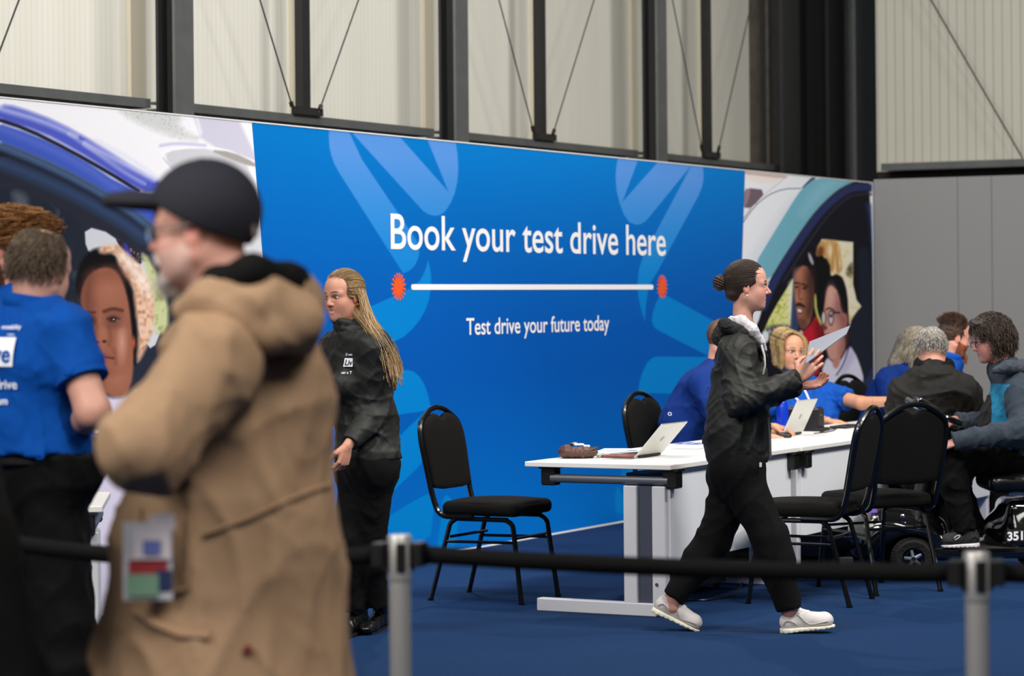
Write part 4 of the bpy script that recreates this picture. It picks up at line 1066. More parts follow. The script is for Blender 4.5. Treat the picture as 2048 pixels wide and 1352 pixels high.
# floor cable and socket box
fc = [WF(*p) + (0, 0, .006) for p in ((1368, 1200), (1392, 1203), (1420, 1202), (1450, 1197), (1472, 1188), (1483, 1174), (1490, 1150))]
set_props(MB().tube(sm(fc, 2, False), .005, 6).build('floor_cable', M_black, origin=fc[0]), 'black cable looping across the carpet under the nearest desk', 'cable')
sb = WF(1676, 1134); set_props(MB().box(sb + (0, 0, .028), (.16, .06, .055), frame_m(.1), .004).box(sb + (-.03, -.0, .06), (.05, .04, .02), None, .003).build('socket_box', mat('grey_plastic_box', (.22, .21, .22), .5), origin=sb), 'grey floor socket box with black plug under the second desk', 'socket box')

# ---------------------------------------------------------------- people: shared anatomy
M_skin = mat('skin', (.8, .6, .5), .5, attr=True, bump=(180, .08), spec=.4)
M_hair = mat('hair', (.3, .2, .1), .5, attr=True, bump=(60, .5, (6, 6, 1)), spec=.5)
def cloth(name, color, rough=.85, b=(260, .18), **kw): return mat(name, color, rough, attr=False, bump=b, **kw)
M_clothc = mat('printed_cloth', (1, 1, 1), .85, attr=True, bump=(260, .18))

def U(pr, k=0.03): return ('u', pr, k)
def arm(s, e, w, r=(.052, .042, .030), k=.02, cut=None, cutb=True):
    """cut: fraction of the forearm (0..1) or of the upper arm if negative (-1..0) where a sleeve ends"""
    s, e, w = map(np.array, (s, e, w)); o = []
    if cut is None: cut = 1.0
    if cut < 0:
        f = 1 + cut; o.append(U(Cone(s, s + (e - s) * f, r[0], r[0] + (r[1] - r[0]) * f, cutb=cutb), k)); return o
    o.append(U(Cone(s, e, r[0], r[1]), k)); o.append(U(Cone(e, e + (w - e) * cut, r[1], r[1] + (r[2] - r[1]) * cut, cutb=cutb), k)); return o
def leg(h, k_, a, r=(.088, .062, .042), k=.03, cut=1.0):
    h, k_, a = map(np.array, (h, k_, a)); c = k_ * .72 + a * .28; rc = r[1] * .98
    e = k_ + (a - k_) * cut
    return [U(Cone(h, k_, r[0], r[1]), k), U(Cone(k_, c, r[1] * .95, rc), k), U(Cone(c, e, rc, r[2], cutb=True), k)]
def torso(pel, chest, sL, sR, neck, fwd, w=1.0, e=0.0, belly=0.0, bust=0.0, flat=.72):
    if e == 0: w = w * .86
    pel, chest, sL, sR, neck = map(np.array, (pel, chest, sL, sR, neck)); fwd = nrm(fwd); lat = nrm(sL - sR)
    up = nrm(chest - pel); wa = pel * .55 + chest * .45
    F = (fwd, flat)
    o = [U(Cone(pel + lat * .06 * w, pel - lat * .06 * w, .105 * w + e, .105 * w + e), .04),
         U(Cone(pel, wa, .145 * w + e, .132 * w + e, F), .05), U(Cone(wa, chest, .132 * w + e, .155 * w + e, F), .05),
         U(Cone(chest + lat * .07 * w, chest - lat * .07 * w, .095 * w + e, .095 * w + e), .05),
         U(Cone(sL * .9 + sR * .1, sR * .9 + sL * .1, .058 * w + e, .058 * w + e), .05),
         U(Cone(neck, sL * .85 + neck * .15, .05 * w + e, .045 * w + e), .05), U(Cone(neck, sR * .85 + neck * .15, .05 * w + e, .045 * w + e), .05)]
    if belly: o.append(U(Ell(wa + fwd * .06 - up * .04, (.13, .13, .13) * np.array([1, 1, 1]) * (1 + belly)), .06))
    if bust:
        for s in (1, -1): o.append(U(Ell(chest + fwd * (.09 * w + e) + lat * s * .065 - up * .05, (bust, bust, bust)), .04))
    return o
def hand(wr, f, pn, side, curl=(.4, .4, .45, .5), thumb=.5, sc=1.0, spread=.06, fore=None, rf=.028):
    """f finger direction, pn the way the palm faces, side: +1 thumb towards cross(f,pn)"""
    wr = np.array(wr, float); f = nrm(f); pn = np.array(pn, float); pn = nrm(pn - f * (pn @ f)); u = np.cross(f, pn) * side
    o = []; L = [(.072, .030), (.080, .011), (.074, -.009), (.058, -.028)]
    if fore is not None: o.append(U(Cone(fore, wr, rf * 1.35, rf * .92, (pn, .8)), .012))
    o.append(U(Ell(wr + f * .045 * sc, np.array([.052, .040, .016]) * sc, np.array([f, u, pn]).T), .012))
    for i, (l, y) in enumerate(L):
        kn = wr + (f * (.085 - .004 * abs(i - 1)) + u * y) * sc
        o.append(U(Cone(wr + (f * .02 + u * y * .6) * sc, kn, .013 * sc, .0105 * sc), .008))
        a = 0; p = kn; d0 = nrm(f + u * spread * (1.5 - i)); rr = .0096 * sc
        for j, (q, c) in enumerate(((.45, .7), (.31, 1.1), (.24, .8))):
            a += curl[i] * c; d = d0 * math.cos(a) + pn * math.sin(a); n = p + d * l * q * 1.08 * sc
            o.append(U(Cone(p, n, rr, rr * .93), .0025)); p = n; rr *= .93
    t0 = wr + (f * .018 + u * .022 + pn * .006) * sc; t1 = t0 + (nrm(f * .65 + u * .75 + pn * .25 * thumb) * .044) * sc
    t2 = t1 + nrm(f * .95 + u * (.45 - .5 * thumb) + pn * .7 * thumb) * .034 * sc; t3 = t2 + nrm(f * .95 + u * (.1 - .6 * thumb) + pn * .8 * thumb) * .027 * sc
    o += [U(Cone(t0, t1, .0165 * sc, .012 * sc), .01), U(Cone(t1, t2, .0115 * sc, .010 * sc), .004), U(Cone(t2, t3, .010 * sc, .0082 * sc), .003)]
    return o
SKIN = np.array([.80, .58, .48])
def head_parts(c, R, s=1.0, skin=(.80, .60, .51), lips=(.70, .38, .36), brow=(.25, .17, .12), iris=(.25, .30, .30), neck_to=None, nr=.052, jaw=1.0, smile=0.0, beard=None, h=.0032, age=0.0, open_eyes=1.0, nose=1.0):
    """local frame x forward, y left, z up, origin between the ears at eye level. returns list of (V,Q,C)"""
    c = np.array(c, float); R = np.array(R)
    def P(x, y, z): return c + R @ (np.array([x, y, z]) * s)
    E = lambda x, y, z, a, b, d, Rl=None: Ell(P(x, y, z), np.array([a, b, d]) * s, R if Rl is None else R @ Rl)
    C = lambda p, q, ra, rb: Cone(P(*p), P(*q), ra * s, rb * s)
    o = [U(E(-.012, 0, .030, .094, .073, .086), 0), U(E(.028, 0, -.018, .062, .060, .088), .03), U(E(.030, 0, .045, .055, .062, .055), .03),
         U(E(.070, 0, -.094, .020, .022 * jaw, .019), .022), U(E(.072, 0, -.060, .018, .024, .024), .02)]
    for y in (1, -1):
        o += [U(C((-.002, .054 * y * jaw, -.055), (.056, .022 * y * jaw, -.096), .018, .016), .03), U(E(.055, .036 * y, -.032, .026, .026, .028), .025), U(E(.040, .036 * y * jaw, -.062, .030, .020, .032), .03),
              U(C((.080, .012 * y, .018), (.066, .048 * y, .016), .011, .011), .016)]
    o += [U(C((.080, 0, .012), (.096 + .006 * nose, 0, -.026), .0080, .0100), .012), U(E(.097 + .005 * nose, 0, -.030, .0115, .0095, .0085), .006)]
    for y in (1, -1): o += [U(E(.092, .0115 * y, -.033, .010, .0075, .007), .005), ('s', E(.098, .006 * y, -.0395, .005, .003, .003), .003)]
    for y in (1, -1): o += [('s', E(.091, .031 * y, .001, .014, .017, .0105), .010), U(E(.0705, .031 * y, .000, .0145, .0165, .0135), .004)]
    wide = .0245 + .006 * smile; up = .006 * smile; mz = -.0650
    for y in (1, -1):
        o += [U(C((.087, 0, mz + .0048), (.0775 - .004 * smile, wide * y, mz + .0008 + up), .0062, .0032), .005), U(C((.0855, 0, mz - .006), (.076 - .004 * smile, wide * y, mz - .001 + up), .0070, .0032), .005)]
    o.append(('s', Ell(P(.0935, 0, mz - .0005 + up * .25), np.array([.0075, wide * .85, .0011 + .0040 * smile]) * s, R), .002))
    for y in (1, -1):
        Rl = rotm(12 * y, 0, 0) @ rotm(0, -14, 0)
        o += [U(E(-.008, .073 * y, -.008, .0175, .0065, .031, Rl), .006), ('s', E(-.003, .0815 * y, -.006, .0095, .005, .019, Rl), .004)]
    if neck_to is not None:
        n1 = np.array(neck_to, float); o += [U(Cone(P(-.018, 0, -.045), n1, nr, nr * 1.12), .03)]
    V, Q = surface(o, h)
    q = (V - c) @ R / s; x, y, z = q.T; ay = np.abs(y)
    skin = np.array(skin) * np.array([.95, .94, .92]); C_ = np.tile(skin, (len(V), 1)); r = np.random.RandomState(3)
    def blend(a, col):
        nonlocal C_; a = np.clip(a, 0, 1)[:, None]; C_ = C_ * (1 - a) + np.array(col) * a
    g = lambda px, py, pz, sx, sy, sz: np.exp(-(((x - px) / sx) ** 2 + ((ay - py) / sy) ** 2 + ((z - pz) / sz) ** 2))
    blend(.30 * g(.075, .038, -.03, .04, .022, .022), (.82, .42, .38)); blend(.30 * g(.11, 0, -.03, .02, .014, .014), (.80, .42, .38))
    blend(.5 * g(-.008, .08, -.01, .02, .012, .03), (.80, .44, .38))
    blend(.35 * g(.082, .030, -.012, .02, .02, .007) * (1 + age), skin * .72)
    front = x > .06
    blend(np.where(front, np.clip(1.3 - ((ay - wide * .0) / (wide * 1.02)) ** 4 - (np.abs(z - mz - up * (ay / .026) ** 2) / .0110) ** 2 * (1 + (ay / wide) ** 2 * 1.5), 0, 1) * .9, 0), lips)
    if smile > .3: blend(np.where(front, np.clip(1.8 - (ay / (wide * .85)) ** 2 * 1.8 - ((z - mz - .0008 - up * (ay / .026) ** 2) / .0042) ** 2, 0, 1) * .9, 0), (.86, .82, .79))
    bz = .0265 - ((ay - .030) / .026) ** 2 * .006
    blend(np.where(front | (x > .045), np.clip(1.25 - ((ay - .031) / .0205) ** 4 - ((z - bz) / .0042) ** 2, 0, 1) * .85, 0), brow)
    # dark lash line with soft shadow painted around the eye opening
    ez = .0005; ow = .0150; oh = .0052 * open_eyes
    inn = ((ay - .031) / ow) ** 2 + ((z - ez) / oh) ** 2
    lash_shade = ((ay - .031) / (ow * 1.12)) ** 2 + ((z - ez - .0012) / (oh * 1.5)) ** 2
    m = (x > .06)
    blend(np.where(m, np.clip((1.25 - lash_shade) * 3, 0, 1) * .85, 0), np.array(brow) * .6)
    iy = ((ay - .031) ** 2 + (z - ez) ** 2) ** .5
    if age: blend(age * .25 * np.clip(np.sin(z * 900 + x * 60) * (z > .03) * front, 0, 1), skin * .8)
    if beard is not None:
        col, amt = beard; zone = (x > .0) & (z < -.040 + .35 * np.maximum(.05 - x, 0)) & ~((z > -.078) & (z < -.054) & (ay < .021) & (x > .07))
        blend(np.where(zone, amt, 0), col)
    parts = [(V, Q, to_lin(C_))]
    for y_ in (1, -1):      # lids and eyeball surface, finely meshed
        nu, nv = 26, 16; uu = np.linspace(-1, 1, nu); vv = np.linspace(-1, 1, nv); g_u, g_v = np.meshgrid(uu, vv)
        ly = g_u * .0158; lz = .0004 + g_v * .0072 * open_eyes * np.sqrt(np.clip(1 - g_u ** 2 * .93, 0, 1)) + .0012 * (g_u * y_ > 0) * np.abs(g_u)
        lx = .0705 + .0154 * np.sqrt(np.clip(1 - (ly / .0178) ** 2 - (lz / .0150) ** 2, .01, 1)); L_ = np.stack([lx, .031 * y_ + ly, lz], -1).reshape(-1, 3)
        u_, v_ = g_u.reshape(-1), g_v.reshape(-1); rr = np.hypot(ly.reshape(-1) - .0006 * y_, lz.reshape(-1) - .0006)
        cc = np.tile(np.array([.80, .77, .75]), (len(L_), 1)); cc[rr < .0064] = iris; cc[rr < .0028] = (.02, .02, .02); cc[np.hypot(ly.reshape(-1) - .0022, lz.reshape(-1) - .0022) < .0011] = (.9, .9, .9)
        cc[(v_ > .72)] = np.array(brow) * .35; cc[(v_ < -.86)] = skin * .62; cc[np.abs(u_) > .95] = skin * .7
        ii = (np.arange(nv - 1)[:, None] * nu + np.arange(nu - 1)[None]).reshape(-1); parts.append((c + (L_ @ R.T) * s, np.stack([ii, ii + 1, ii + nu + 1, ii + nu], 1), to_lin(cc)))
    return parts, o
def skin_part(ops, skin, h=.0032, pink=True):
    V, Q = surface(ops, h); return (V, Q, np.tile(to_lin(np.array(skin) * np.array([.94, .92, .89])), (len(V), 1)))
def ribbons(paths, rad, cols, nside=3):
    """paths (n,m,3), rad (n,m), cols (n,3) -> (V,Q,C)"""
    n, m, _ = paths.shape; T = np.gradient(paths, axis=1); T /= np.linalg.norm(T, axis=2, keepdims=True) + 1e-9
    ref = np.array([.3, .5, .8]); A = np.cross(T, ref); A /= np.linalg.norm(A, axis=2, keepdims=True) + 1e-9; Bv = np.cross(T, A)
    V = np.zeros((n, m, nside, 3))
    for k in range(nside):
        a = 2 * math.pi * k / nside; V[:, :, k] = paths + rad[..., None] * (math.cos(a) * A + math.sin(a) * Bv)
    idx = np.arange(n * m * nside).reshape(n, m, nside); Q = []
    for k in range(nside):
        k2 = (k + 1) % nside; Q.append(np.stack([idx[:, :-1, k], idx[:, :-1, k2], idx[:, 1:, k2], idx[:, 1:, k]], -1).reshape(-1, 4))
    Cc = np.repeat(cols[:, None], m * nside, 1).reshape(-1, 3)
    return V.reshape(-1, 3), np.concatenate(Q), to_lin(np.clip(Cc, 0, 1))
def comb(c, R, s, roots, flow, m=10, step=.02, shell=(.100, .080, .093), cen=(-.012, 0, .030), wave=0.0, seed=0, lift=.004, body=None, arrive=False):
    """roots (n,3) local directions on the scalp; strands slide over the scalp shell; flow(q,i)->local dir"""
    r = np.random.RandomState(seed); cen = np.array(cen); sh = np.array(shell)
    d = roots / np.linalg.norm(roots / 1.0, axis=1, keepdims=True); q = cen + d * sh; n = len(q)
    ph = r.uniform(0, 6.28, (n, 1)); off = r.uniform(0, lift, (n, 1)); out = [q.copy()]
    for i in range(1, m):
        v = flow(q, i); Lv = np.linalg.norm(v, axis=1, keepdims=True) + 1e-9; v = v / Lv
        q = q + v * (np.minimum(step, Lv * .7) if arrive else step)
        if wave: q = q + wave * step * np.concatenate([np.sin(ph + i * 1.1), np.cos(ph * 1.7 + i * .9), 0 * ph], 1)
        e = (q - cen) / (sh + off); L = np.linalg.norm(e, axis=1, keepdims=True)
        q = np.where(L < 1, cen + e / np.maximum(L, 1e-6) * (sh + off), q)
        if body is not None:
            w = np.array(c) + (q @ np.array(R).T) * s; w2 = body(w); q = ((w2 - np.array(c)) @ np.array(R)) / s
        out.append(q.copy())
    Pth = np.stack(out, 1); return np.array(c) + (Pth @ np.array(R).T) * s
def scalp_roots(n, seed, keep):
    r = np.random.RandomState(seed); v = r.normal(size=(n * 4, 3)); v /= np.linalg.norm(v, axis=1, keepdims=True); v = v[keep(v)]; return v[:n]
def hair_cap(c, R, s, hairline=.062, low=-.03, shell=(.101, .081, .094), extra=(), cutf=True, nz=None, h=.004, front_cut=(.105, 0, -.028, .085, .078, .092), back_low=-.075):
    """solid hair volume around the skull with the face left free"""
    c = np.array(c, float); R = np.array(R)
    P = lambda x, y, z: c + R @ (np.array([x, y, z]) * s)
    o = [U(Ell(P(-.014, 0, .030), np.array(shell) * s, R), 0)] + [U(a, k) for a, k in extra]
    if cutf:
        o.append(('s', Ell(P(*front_cut[:3]), np.array(front_cut[3:]) * s, R), .008))
        n = R @ nrm((.35, 0, -1)); o.append(('i', Plane(P(.0, 0, low), n), 0)) if low is not None else None
    if nz is not None: o.append(('n', nz, 0))
    return [x for x in o if x]
def hcol(V, base, var, seed=0, c=None, freq=(260, 260, 30), R=None):
    """streaky hair colour per vertex"""
    r = np.random.RandomState(seed); q = V if c is None else (V - np.array(c)) @ (np.array(R) if R is not None else np.eye(3))
    k = q * np.array(freq); t = sum(np.sin(k @ r.normal(size=3) * .6 + r.uniform(0, 6)) for _ in range(5)) / 5
    return to_lin(np.clip(np.array(base) + np.array(var) * t[:, None], 0, 1))
def person(name_parts, label, base, group=None):
    """name_parts: list of skin parts -> the body mesh, the top-level thing"""
    o = np_mesh('person', name_parts, M_skin, None, tuple(base)); return set_props(o, label, 'person', group)
def garment(name, ops, m, parent, h=.009, col=None, label=None, smooth_n=0):
    V, Q = surface(ops, h)
    o = np_mesh(name, [(V, Q, to_lin(col(V)) if callable(col) else np.tile(to_lin(np.array(col if col is not None else (1, 1, 1))), (len(V), 1)))], m, parent)
    if label: o['label'] = label
    return o
def ring(center, up, fwd, rx, ry, n=14, gap=0.0, tilt=0.0):
    up = nrm(up); fwd = nrm(np.array(fwd) - up * (np.array(fwd) @ up)); lat = np.cross(up, fwd); out = []
    for k in range(n + 1):
        a = math.radians(gap) + (2 * math.pi - 2 * math.radians(gap)) * k / n
        out.append(np.array(center) + fwd * rx * math.cos(a) + lat * ry * math.sin(a) - up * tilt * math.cos(a))
    return out
def chain(pts, r, k=.01, flat=None): 
    rr = r if hasattr(r, '__len__') else [r] * len(pts)
    return [U(Cone(pts[i], pts[i + 1], rr[i], rr[i + 1], flat), k) for i in range(len(pts) - 1)]
def sneaker(heel, toe, up, parent, colu, cols, name='shoe', L=None, label=None, lace=(.9, .88, .86)):
    """heel and toe: points on the sole"""
    heel = np.array(heel, float); toe = np.array(toe, float); f = nrm(toe - heel); up = nrm(np.array(up) - f * (np.array(up) @ f)); lt = np.cross(up, f)
    Ln = np.linalg.norm(toe - heel); Rm = np.array([f, lt, up]).T
    g = lambda x, y, z: heel + Rm @ np.array([x * Ln, y, z])
    up_ops = [U(Cone(g(.14, 0, .045), g(.82, .002, .040), .036, .034), .0), U(Ell(g(.78, .0, .034), (.20 * Ln, .043, .030), Rm), .02), U(Cone(g(.17, 0, .05), g(.20, 0, .088), .036, .036, cutb=True), .02),
              U(Cone(g(.32, 0, .075), g(.62, 0, .052), .030, .024), .02), ('i', Plane(g(0, 0, .016), -up), 0)]
    V, Q = surface(up_ops, .0045); sh = np_mesh(name, [(V, Q, np.tile(to_lin(np.array(colu)), (len(V), 1)))], M_clothc, parent)
    if label: sh['label'] = label
    so = [U(Ell(g(.18, 0, .012), (.19 * Ln, .040, .060), Rm), 0), U(Ell(g(.72, 0, .012), (.285 * Ln, .048, .060), Rm), .03), U(Cone(g(.15, 0, .010), g(.8, 0, .010), .036, .040), .02),
          ('i', Plane(g(0, 0, .024), up + f * .05), 0), ('i', Plane(g(0, 0, .001), -up), 0), ('n', lambda q_: .0016 * np.clip(np.sin((q_ - heel) @ f * 260), -.2, 1) * (((q_ - heel) @ up) < .009), 0)]
    V, Q = surface(so, .004); np_mesh('sole', [(V, Q, np.tile(to_lin(np.array(cols)), (len(V), 1)))], M_clothc, sh)
    V, Q = surface([U(Cone(g(.34, 0, .098), g(.50, 0, .082), .022, .020, (up, .5)), 0), U(Cone(g(.27, 0, .118), g(.36, 0, .096), .024, .022, (f, .35)), .01)], .004); np_mesh('tongue', [(V, Q, np.tile(to_lin(np.array(colu) * 1.12), (len(V), 1)))], M_clothc, sh)
    # overlays: toe guard, heel counter, side panel
    pr = [o_ for o_ in up_ops if o_[0] != 'n']; cols2 = tuple(np.array(colu) * .86)
    for sd in (1, -1):
        pj = onto(pr, -lt * sd, .0022, .12); path = [g(.30, sd * .0, .088), g(.38, 0, .066), g(.46, 0, .040), g(.56, 0, .028), g(.70, 0, .032), g(.86, 0, .036)]
        q1 = pj(np.array(sm([p_ + lt * sd * .01 for p_ in path], 1, False))); MB().tube(list(q1), .0042, 6, flat=.6).build('side_panel', mat('suede_%d' % int(cols2[0] * 255), cols2, .9), sh)
        q1 = pj(np.array(sm([g(.04, 0, .04) + lt * sd * .01, g(.10, 0, .060) + lt * sd * .01, g(.22, 0, .050) + lt * sd * .01, g(.30, 0, .030) + lt * sd * .01], 1, False))); MB().tube(list(q1), .0042, 6, flat=.6).build('heel_panel', mat('suede_%d' % int(cols2[0] * 255), cols2, .9), sh)
    mb = MB()
    for k in range(6):
        t = .37 + .055 * k; z = .118 - .048 * (t - .3) / .3
        mb.tube([g(t, -.024, z - .016), g(t + .008, -.010, z - .002), g(t + .015, .010, z - .002), g(t + .024, .024, z - .016)], .0032, 5)
    mb.tube([g(.36, 0, .106), g(.33, .03, .10), g(.37, .035, .085)], .003, 5).tube([g(.36, 0, .106), g(.33, -.03, .10), g(.37, -.035, .085)], .003, 5)
    mb.build('laces', mat('lace_%d' % int(lace[0] * 255), lace, .8), sh)
    return sh
def boot(heel, toe, ankle_top, parent, m, name='boot'):
    heel = np.array(heel, float); toe = np.array(toe, float); f = nrm(toe - heel); up = nrm(np.array(ankle_top) - heel); up = nrm(up - f * (up @ f)); lt = np.cross(up, f); Ln = np.linalg.norm(toe - heel); Rm = np.array([f, lt, up]).T
    g = lambda x, y, z: heel + Rm @ np.array([x * Ln, y, z])
    ops = [U(Cone(g(.16, 0, .045), g(.80, 0, .036), .038, .032), 0), U(Ell(g(.78, 0, .03), (.21 * Ln, .042, .030), Rm), .02), U(Cone(g(.18, 0, .05), ankle_top, .042, .050), .03), U(Cone(g(.3, 0, .07), g(.6, 0, .05), .03, .026), .02), ('i', Plane(g(0, 0, .002), -up), 0), ('n', folds(9, .003, .05), 0)]
    V, Q = surface(ops, .006); b = np_mesh(name, [(V, Q)], m, parent)
    so = [U(Cone(g(.12, 0, .008), g(.80, 0, .008), .040, .044), 0), ('i', Plane(g(0, 0, .018), up), 0), ('i', Plane(g(0, 0, 0), -up), 0)]
    V, Q = surface(so, .006); np_mesh('sole', [(V, Q)], M_black, b); return b
def decal_text(s, org, right, up, h, m, parent, name='printed_text', bold=.01, off=None, proj=None):
    """writing laid on cloth: org = left end of baseline; proj(point)->point on the cloth"""
    v, f = text_mesh(s, bold); v = v / .73 * h; v[:, 0] -= v[:, 0].min()
    P = np.array(org)[None] + v[:, :1] * nrm(right) + v[:, 1:] * nrm(up)
    if proj is not None: P = proj(P)
    mb = MB().add(P, f); return mb.build(name, m, parent, smooth=False)
def onto(ops, d, off=.003, far=.12):
    """march points along direction d onto the surface of ops"""
    d = nrm(d)
    def f(P):
        P = P - d * far; t = np.zeros(len(P))
        for _ in range(40): t += np.clip(sdf(ops, P + t[:, None] * d), -.02, .05) * .8
        return P + (t - off)[:, None] * d
    return f
def dense_quad(o, r, u, w, h, nx=14, ny=8):
    V = np.array([np.array(o) + nrm(r) * w * i / nx + nrm(u) * h * j / ny for j in range(ny + 1) for i in range(nx + 1)])
    F = [(j * (nx + 1) + i, j * (nx + 1) + i + 1, (j + 1) * (nx + 1) + i + 1, (j + 1) * (nx + 1) + i) for j in range(ny) for i in range(nx)]
    return V, F

# ---------------------------------------------------------------- the woman walking past the desks
M_jacket = mat('charcoal_rain_jacket', (.11, .115, .105), .62, bump=(22, .08), spec=.35)
M_trous = mat('black_trousers', (.012, .012, .014), .88, bump=(30, .3), spec=.2)
M_hoodblk = mat('black_hood_cloth', (.035, .035, .037), .85, bump=(60, .3))
M_lining = mat('light_grey_hood_lining', (.74, .73, .74), .85, bump=(50, .3))
def walker():
    Y = 12.0; c = W(1494, 572, Y); R = rotm(-3, 2, 0); s = .93
    skin = (.80, .60, .54)
    nk = W(1485, 668, Y)
    hp, _ = head_parts(c, R, s, skin, (.68, .40, .40), (.30, .20, .16), (.25, .22, .18), nk, .043, .9, age=.1, h=.003, nose=1.9)
    sR = W(1474, 705, 11.84); sL = W(1487, 700, 12.18); eR = W(1478, 800, 11.74); wR = W(1598, 757, 11.80); eL = W(1505, 800, 12.24); wL = W(1594, 772, 12.08)
    pel = W(1474, 925, Y); ch = W(1480, 745, Y)
    hR = W(1472, 945, 11.92); hL = W(1476, 945, 12.08); kR = W(1538, 1072, 11.90); aR = W(1578, 1218, 11.92); kL = W(1424, 1088, 12.05); aL = W(1345, 1196, 12.04)
    fw = R[:, 0]
    lit = (0.0, 0, 1)
    h1 = hand(wR, (.62, -.1, .72), (.25, .9, .1), 1, (.35, .3, .35, .45), .9, .95, .12, fore=(eR + wR) / 2)
    h2 = hand(wL, (1, -.05, .08), (-.1, -.35, 1), 1, (.35, .45, .5, .5), .2, .95, fore=(eL + wL) / 2)
    body = torso(pel, ch, sL, sR, nk, fw, .68) + arm(sR, eR, wR, (.045, .038, .03), cut=.8, cutb=False) + arm(sL, eL, wL, (.045, .038, .03), cut=.8, cutb=False) + leg(hR, kR, aR, (.075, .055, .035)) + leg(hL, kL, aL, (.075, .055, .035))
    sRx = W(1581, 1240, 11.93); sLx = W(1345, 1215, 12.04)
    ank = [U(Cone(aR, sRx, .034, .032), .01), U(Cone(aR + (kR - aR) * .2, aR, .04, .034), .02)]; ank2 = [U(Cone(aL + (kL - aL) * .2, aL, .04, .034), .02), U(Cone(aL, sLx, .034, .034), .01)]
    p = person(hp + [skin_part(h1, skin), skin_part(h2, (.72, .50, .44)), skin_part(ank, (.72, .52, .48)), skin_part(ank2, (.74, .54, .48)), skin_part(body, skin, .012)],
               'woman with hair in a bun walking right in dark jacket, holding a grey folder', W(1480, 1265, Y) * np.array([1, 1, 0]))
    # hair: smooth, pulled to a bun
    rs = np.array([.20, .135, .10])
    P = lambda x, y, z: c + R @ (np.array([x, y, z]) * s)
    o = hair_cap(c, R, s, low=-.055, shell=(.106, .082, .099), front_cut=(.122, 0, -.028, .095, .10, .105)) 
    o += [('s', Ell(P(.055, .075, -.055), np.array([.062, .045, .062]) * s, R), .01), ('s', Ell(P(.055, -.075, -.055), np.array([.062, .045, .062]) * s, R), .01)]
    bun = P(-.128, 0, .012)
    o2 = [U(Ell(bun, np.array([.038, .036, .040]) * s, R), 0), ('n', lambda q: .0035 * np.sin((q - bun) @ nrm((1, .3, 1.2)) * 420 + 3 * np.sin((q - bun)[:, 2] * 80)), 0)]
    V, Q = surface(o + [U(Ell(P(-.06, 0, -.045), np.array([.045, .055, .035]) * s, R), .02)], .0035); V2, Q2_ = surface(o2, .003)
    parts = [(V, Q, hcol(V, (.17, .11, .085), (.06, .04, .03), 1, bun, (60, 60, 200), R)), (V2, Q2_, hcol(V2, (.19, .12, .09), (.07, .045, .035), 2))]
    rt = scalp_roots(1600, 4, lambda v: (v[:, 0] < .75) & (v[:, 2] > -.45) & ~((v[:, 0] > .25) & (v[:, 2] < .15)))
    tgt = np.array([-.115, 0, .01])
    pt = comb(c, R, s, rt, lambda q, i: tgt - q, 9, .018, (.105, .081, .098), lift=.003, seed=2, arrive=True)
    g = np.random.RandomState(5).uniform(-1, 1, (len(rt), 1)); parts.append(ribbons(pt, np.full(pt.shape[:2], .0009), rs + g * .045))
    rt = scalp_roots(40, 8, lambda v: (v[:, 0] < -.1)); pt = comb(bun, R, s, rt, lambda q, i: np.concatenate([-np.ones((len(q), 1)), q[:, 1:2] * 20, q[:, 2:3] * 8 - .6], 1), 5, .0028, (.034, .034, .038), (0, 0, 0), .8, 3)
    parts.append(ribbons(pt, np.full(pt.shape[:2], .0009), np.tile(rs, (len(rt), 1))))
    np_mesh('hair', parts, M_hair, p)
    MB().lathe([(.001, -.005), (.0045, -.003), (.0045, .003), (.001, .005)], P(-.002, -.083, -.046), 10).build('earring', mat('pearl', (.85, .82, .78), .2), p)
    # jacket
    n = folds(21, .010, .16, (1, .4, .9)); n2 = folds(22, .002, .09, (.4, .4, 1))
    hem = W(1474, 928, Y)
    front = nrm(fw)
    jt = [U(Cone(W(1482, 712, Y), W(1478, 800, Y), .100, .135), .05), U(Cone(W(1478, 800, Y), W(1474, 905, Y), .135, .150), .05), U(Cone(sL, sR, .085, .085), .05), U(Cone(W(1476, 690, Y), ch, .085, .12), .05)]
    for q, r_ in ((W(1474, 860, 11.93), .14), (W(1474, 860, 12.07), .14)): jt.append(U(Ell(q, (r_ * .98, .13, .20)), .05))
    ja = arm(sR, eR, wR, (.078, .070, .050), .03, cut=.95); jb = arm(sL, eL, wL, (.075, .068, .048), .03, cut=.93)
    jac = jt + ja + jb + [('i', Plane(hem, (0.02, 0, -1)), 0), ('n', n, 0), ('n', n2, 0)]
    jk = garment('jacket', jac, M_jacket, p, .007)
    # ribbed cuff and hem cord
    cu = eR + (wR - eR) * .95; MB().tube([cu - nrm(wR - eR) * .004, cu + nrm(wR - eR) * .010], .047, 16).build('cuff', M_hoodblk, jk)
    MB().tube([W(1523, 690, 11.86), W(1529, 712, 11.84), W(1530, 730, 11.84), W(1526, 748, 11.85)], .005, 6).build('drawcord', M_lining, jk)
    MB().tube([W(1537, 835, 11.86), W(1540, 870, 11.855), W(1541, 915, 11.86)], .006, 6).build('zip', mat('steel_zip', (.5, .5, .5), .35, .7), jk)
    MB().tube([W(1521, 925, 11.82), W(1521, 934, 11.82)], .006, 8).build('toggle', M_lining, jk)
    # hood
    hb = [U(Ell(W(1456, 664, Y), (.062, .115, .050)), 0), U(Ell(W(1438, 676, Y), (.032, .10, .036)), .02)] + chain([W(1450, 650, 11.88), W(1480, 664, 11.86), W(1512, 690, 11.90), W(1532, 712, 11.93)], (.035, .026, .020, .012), .02) + chain([W(1450, 650, 12.12), W(1490, 662, 12.12), W(1530, 700, 12.05)], (.035, .026, .014), .02) + [('n', folds(4, .005, .05), 0)]
    garment('hood', hb, M_hoodblk, jk, .005)
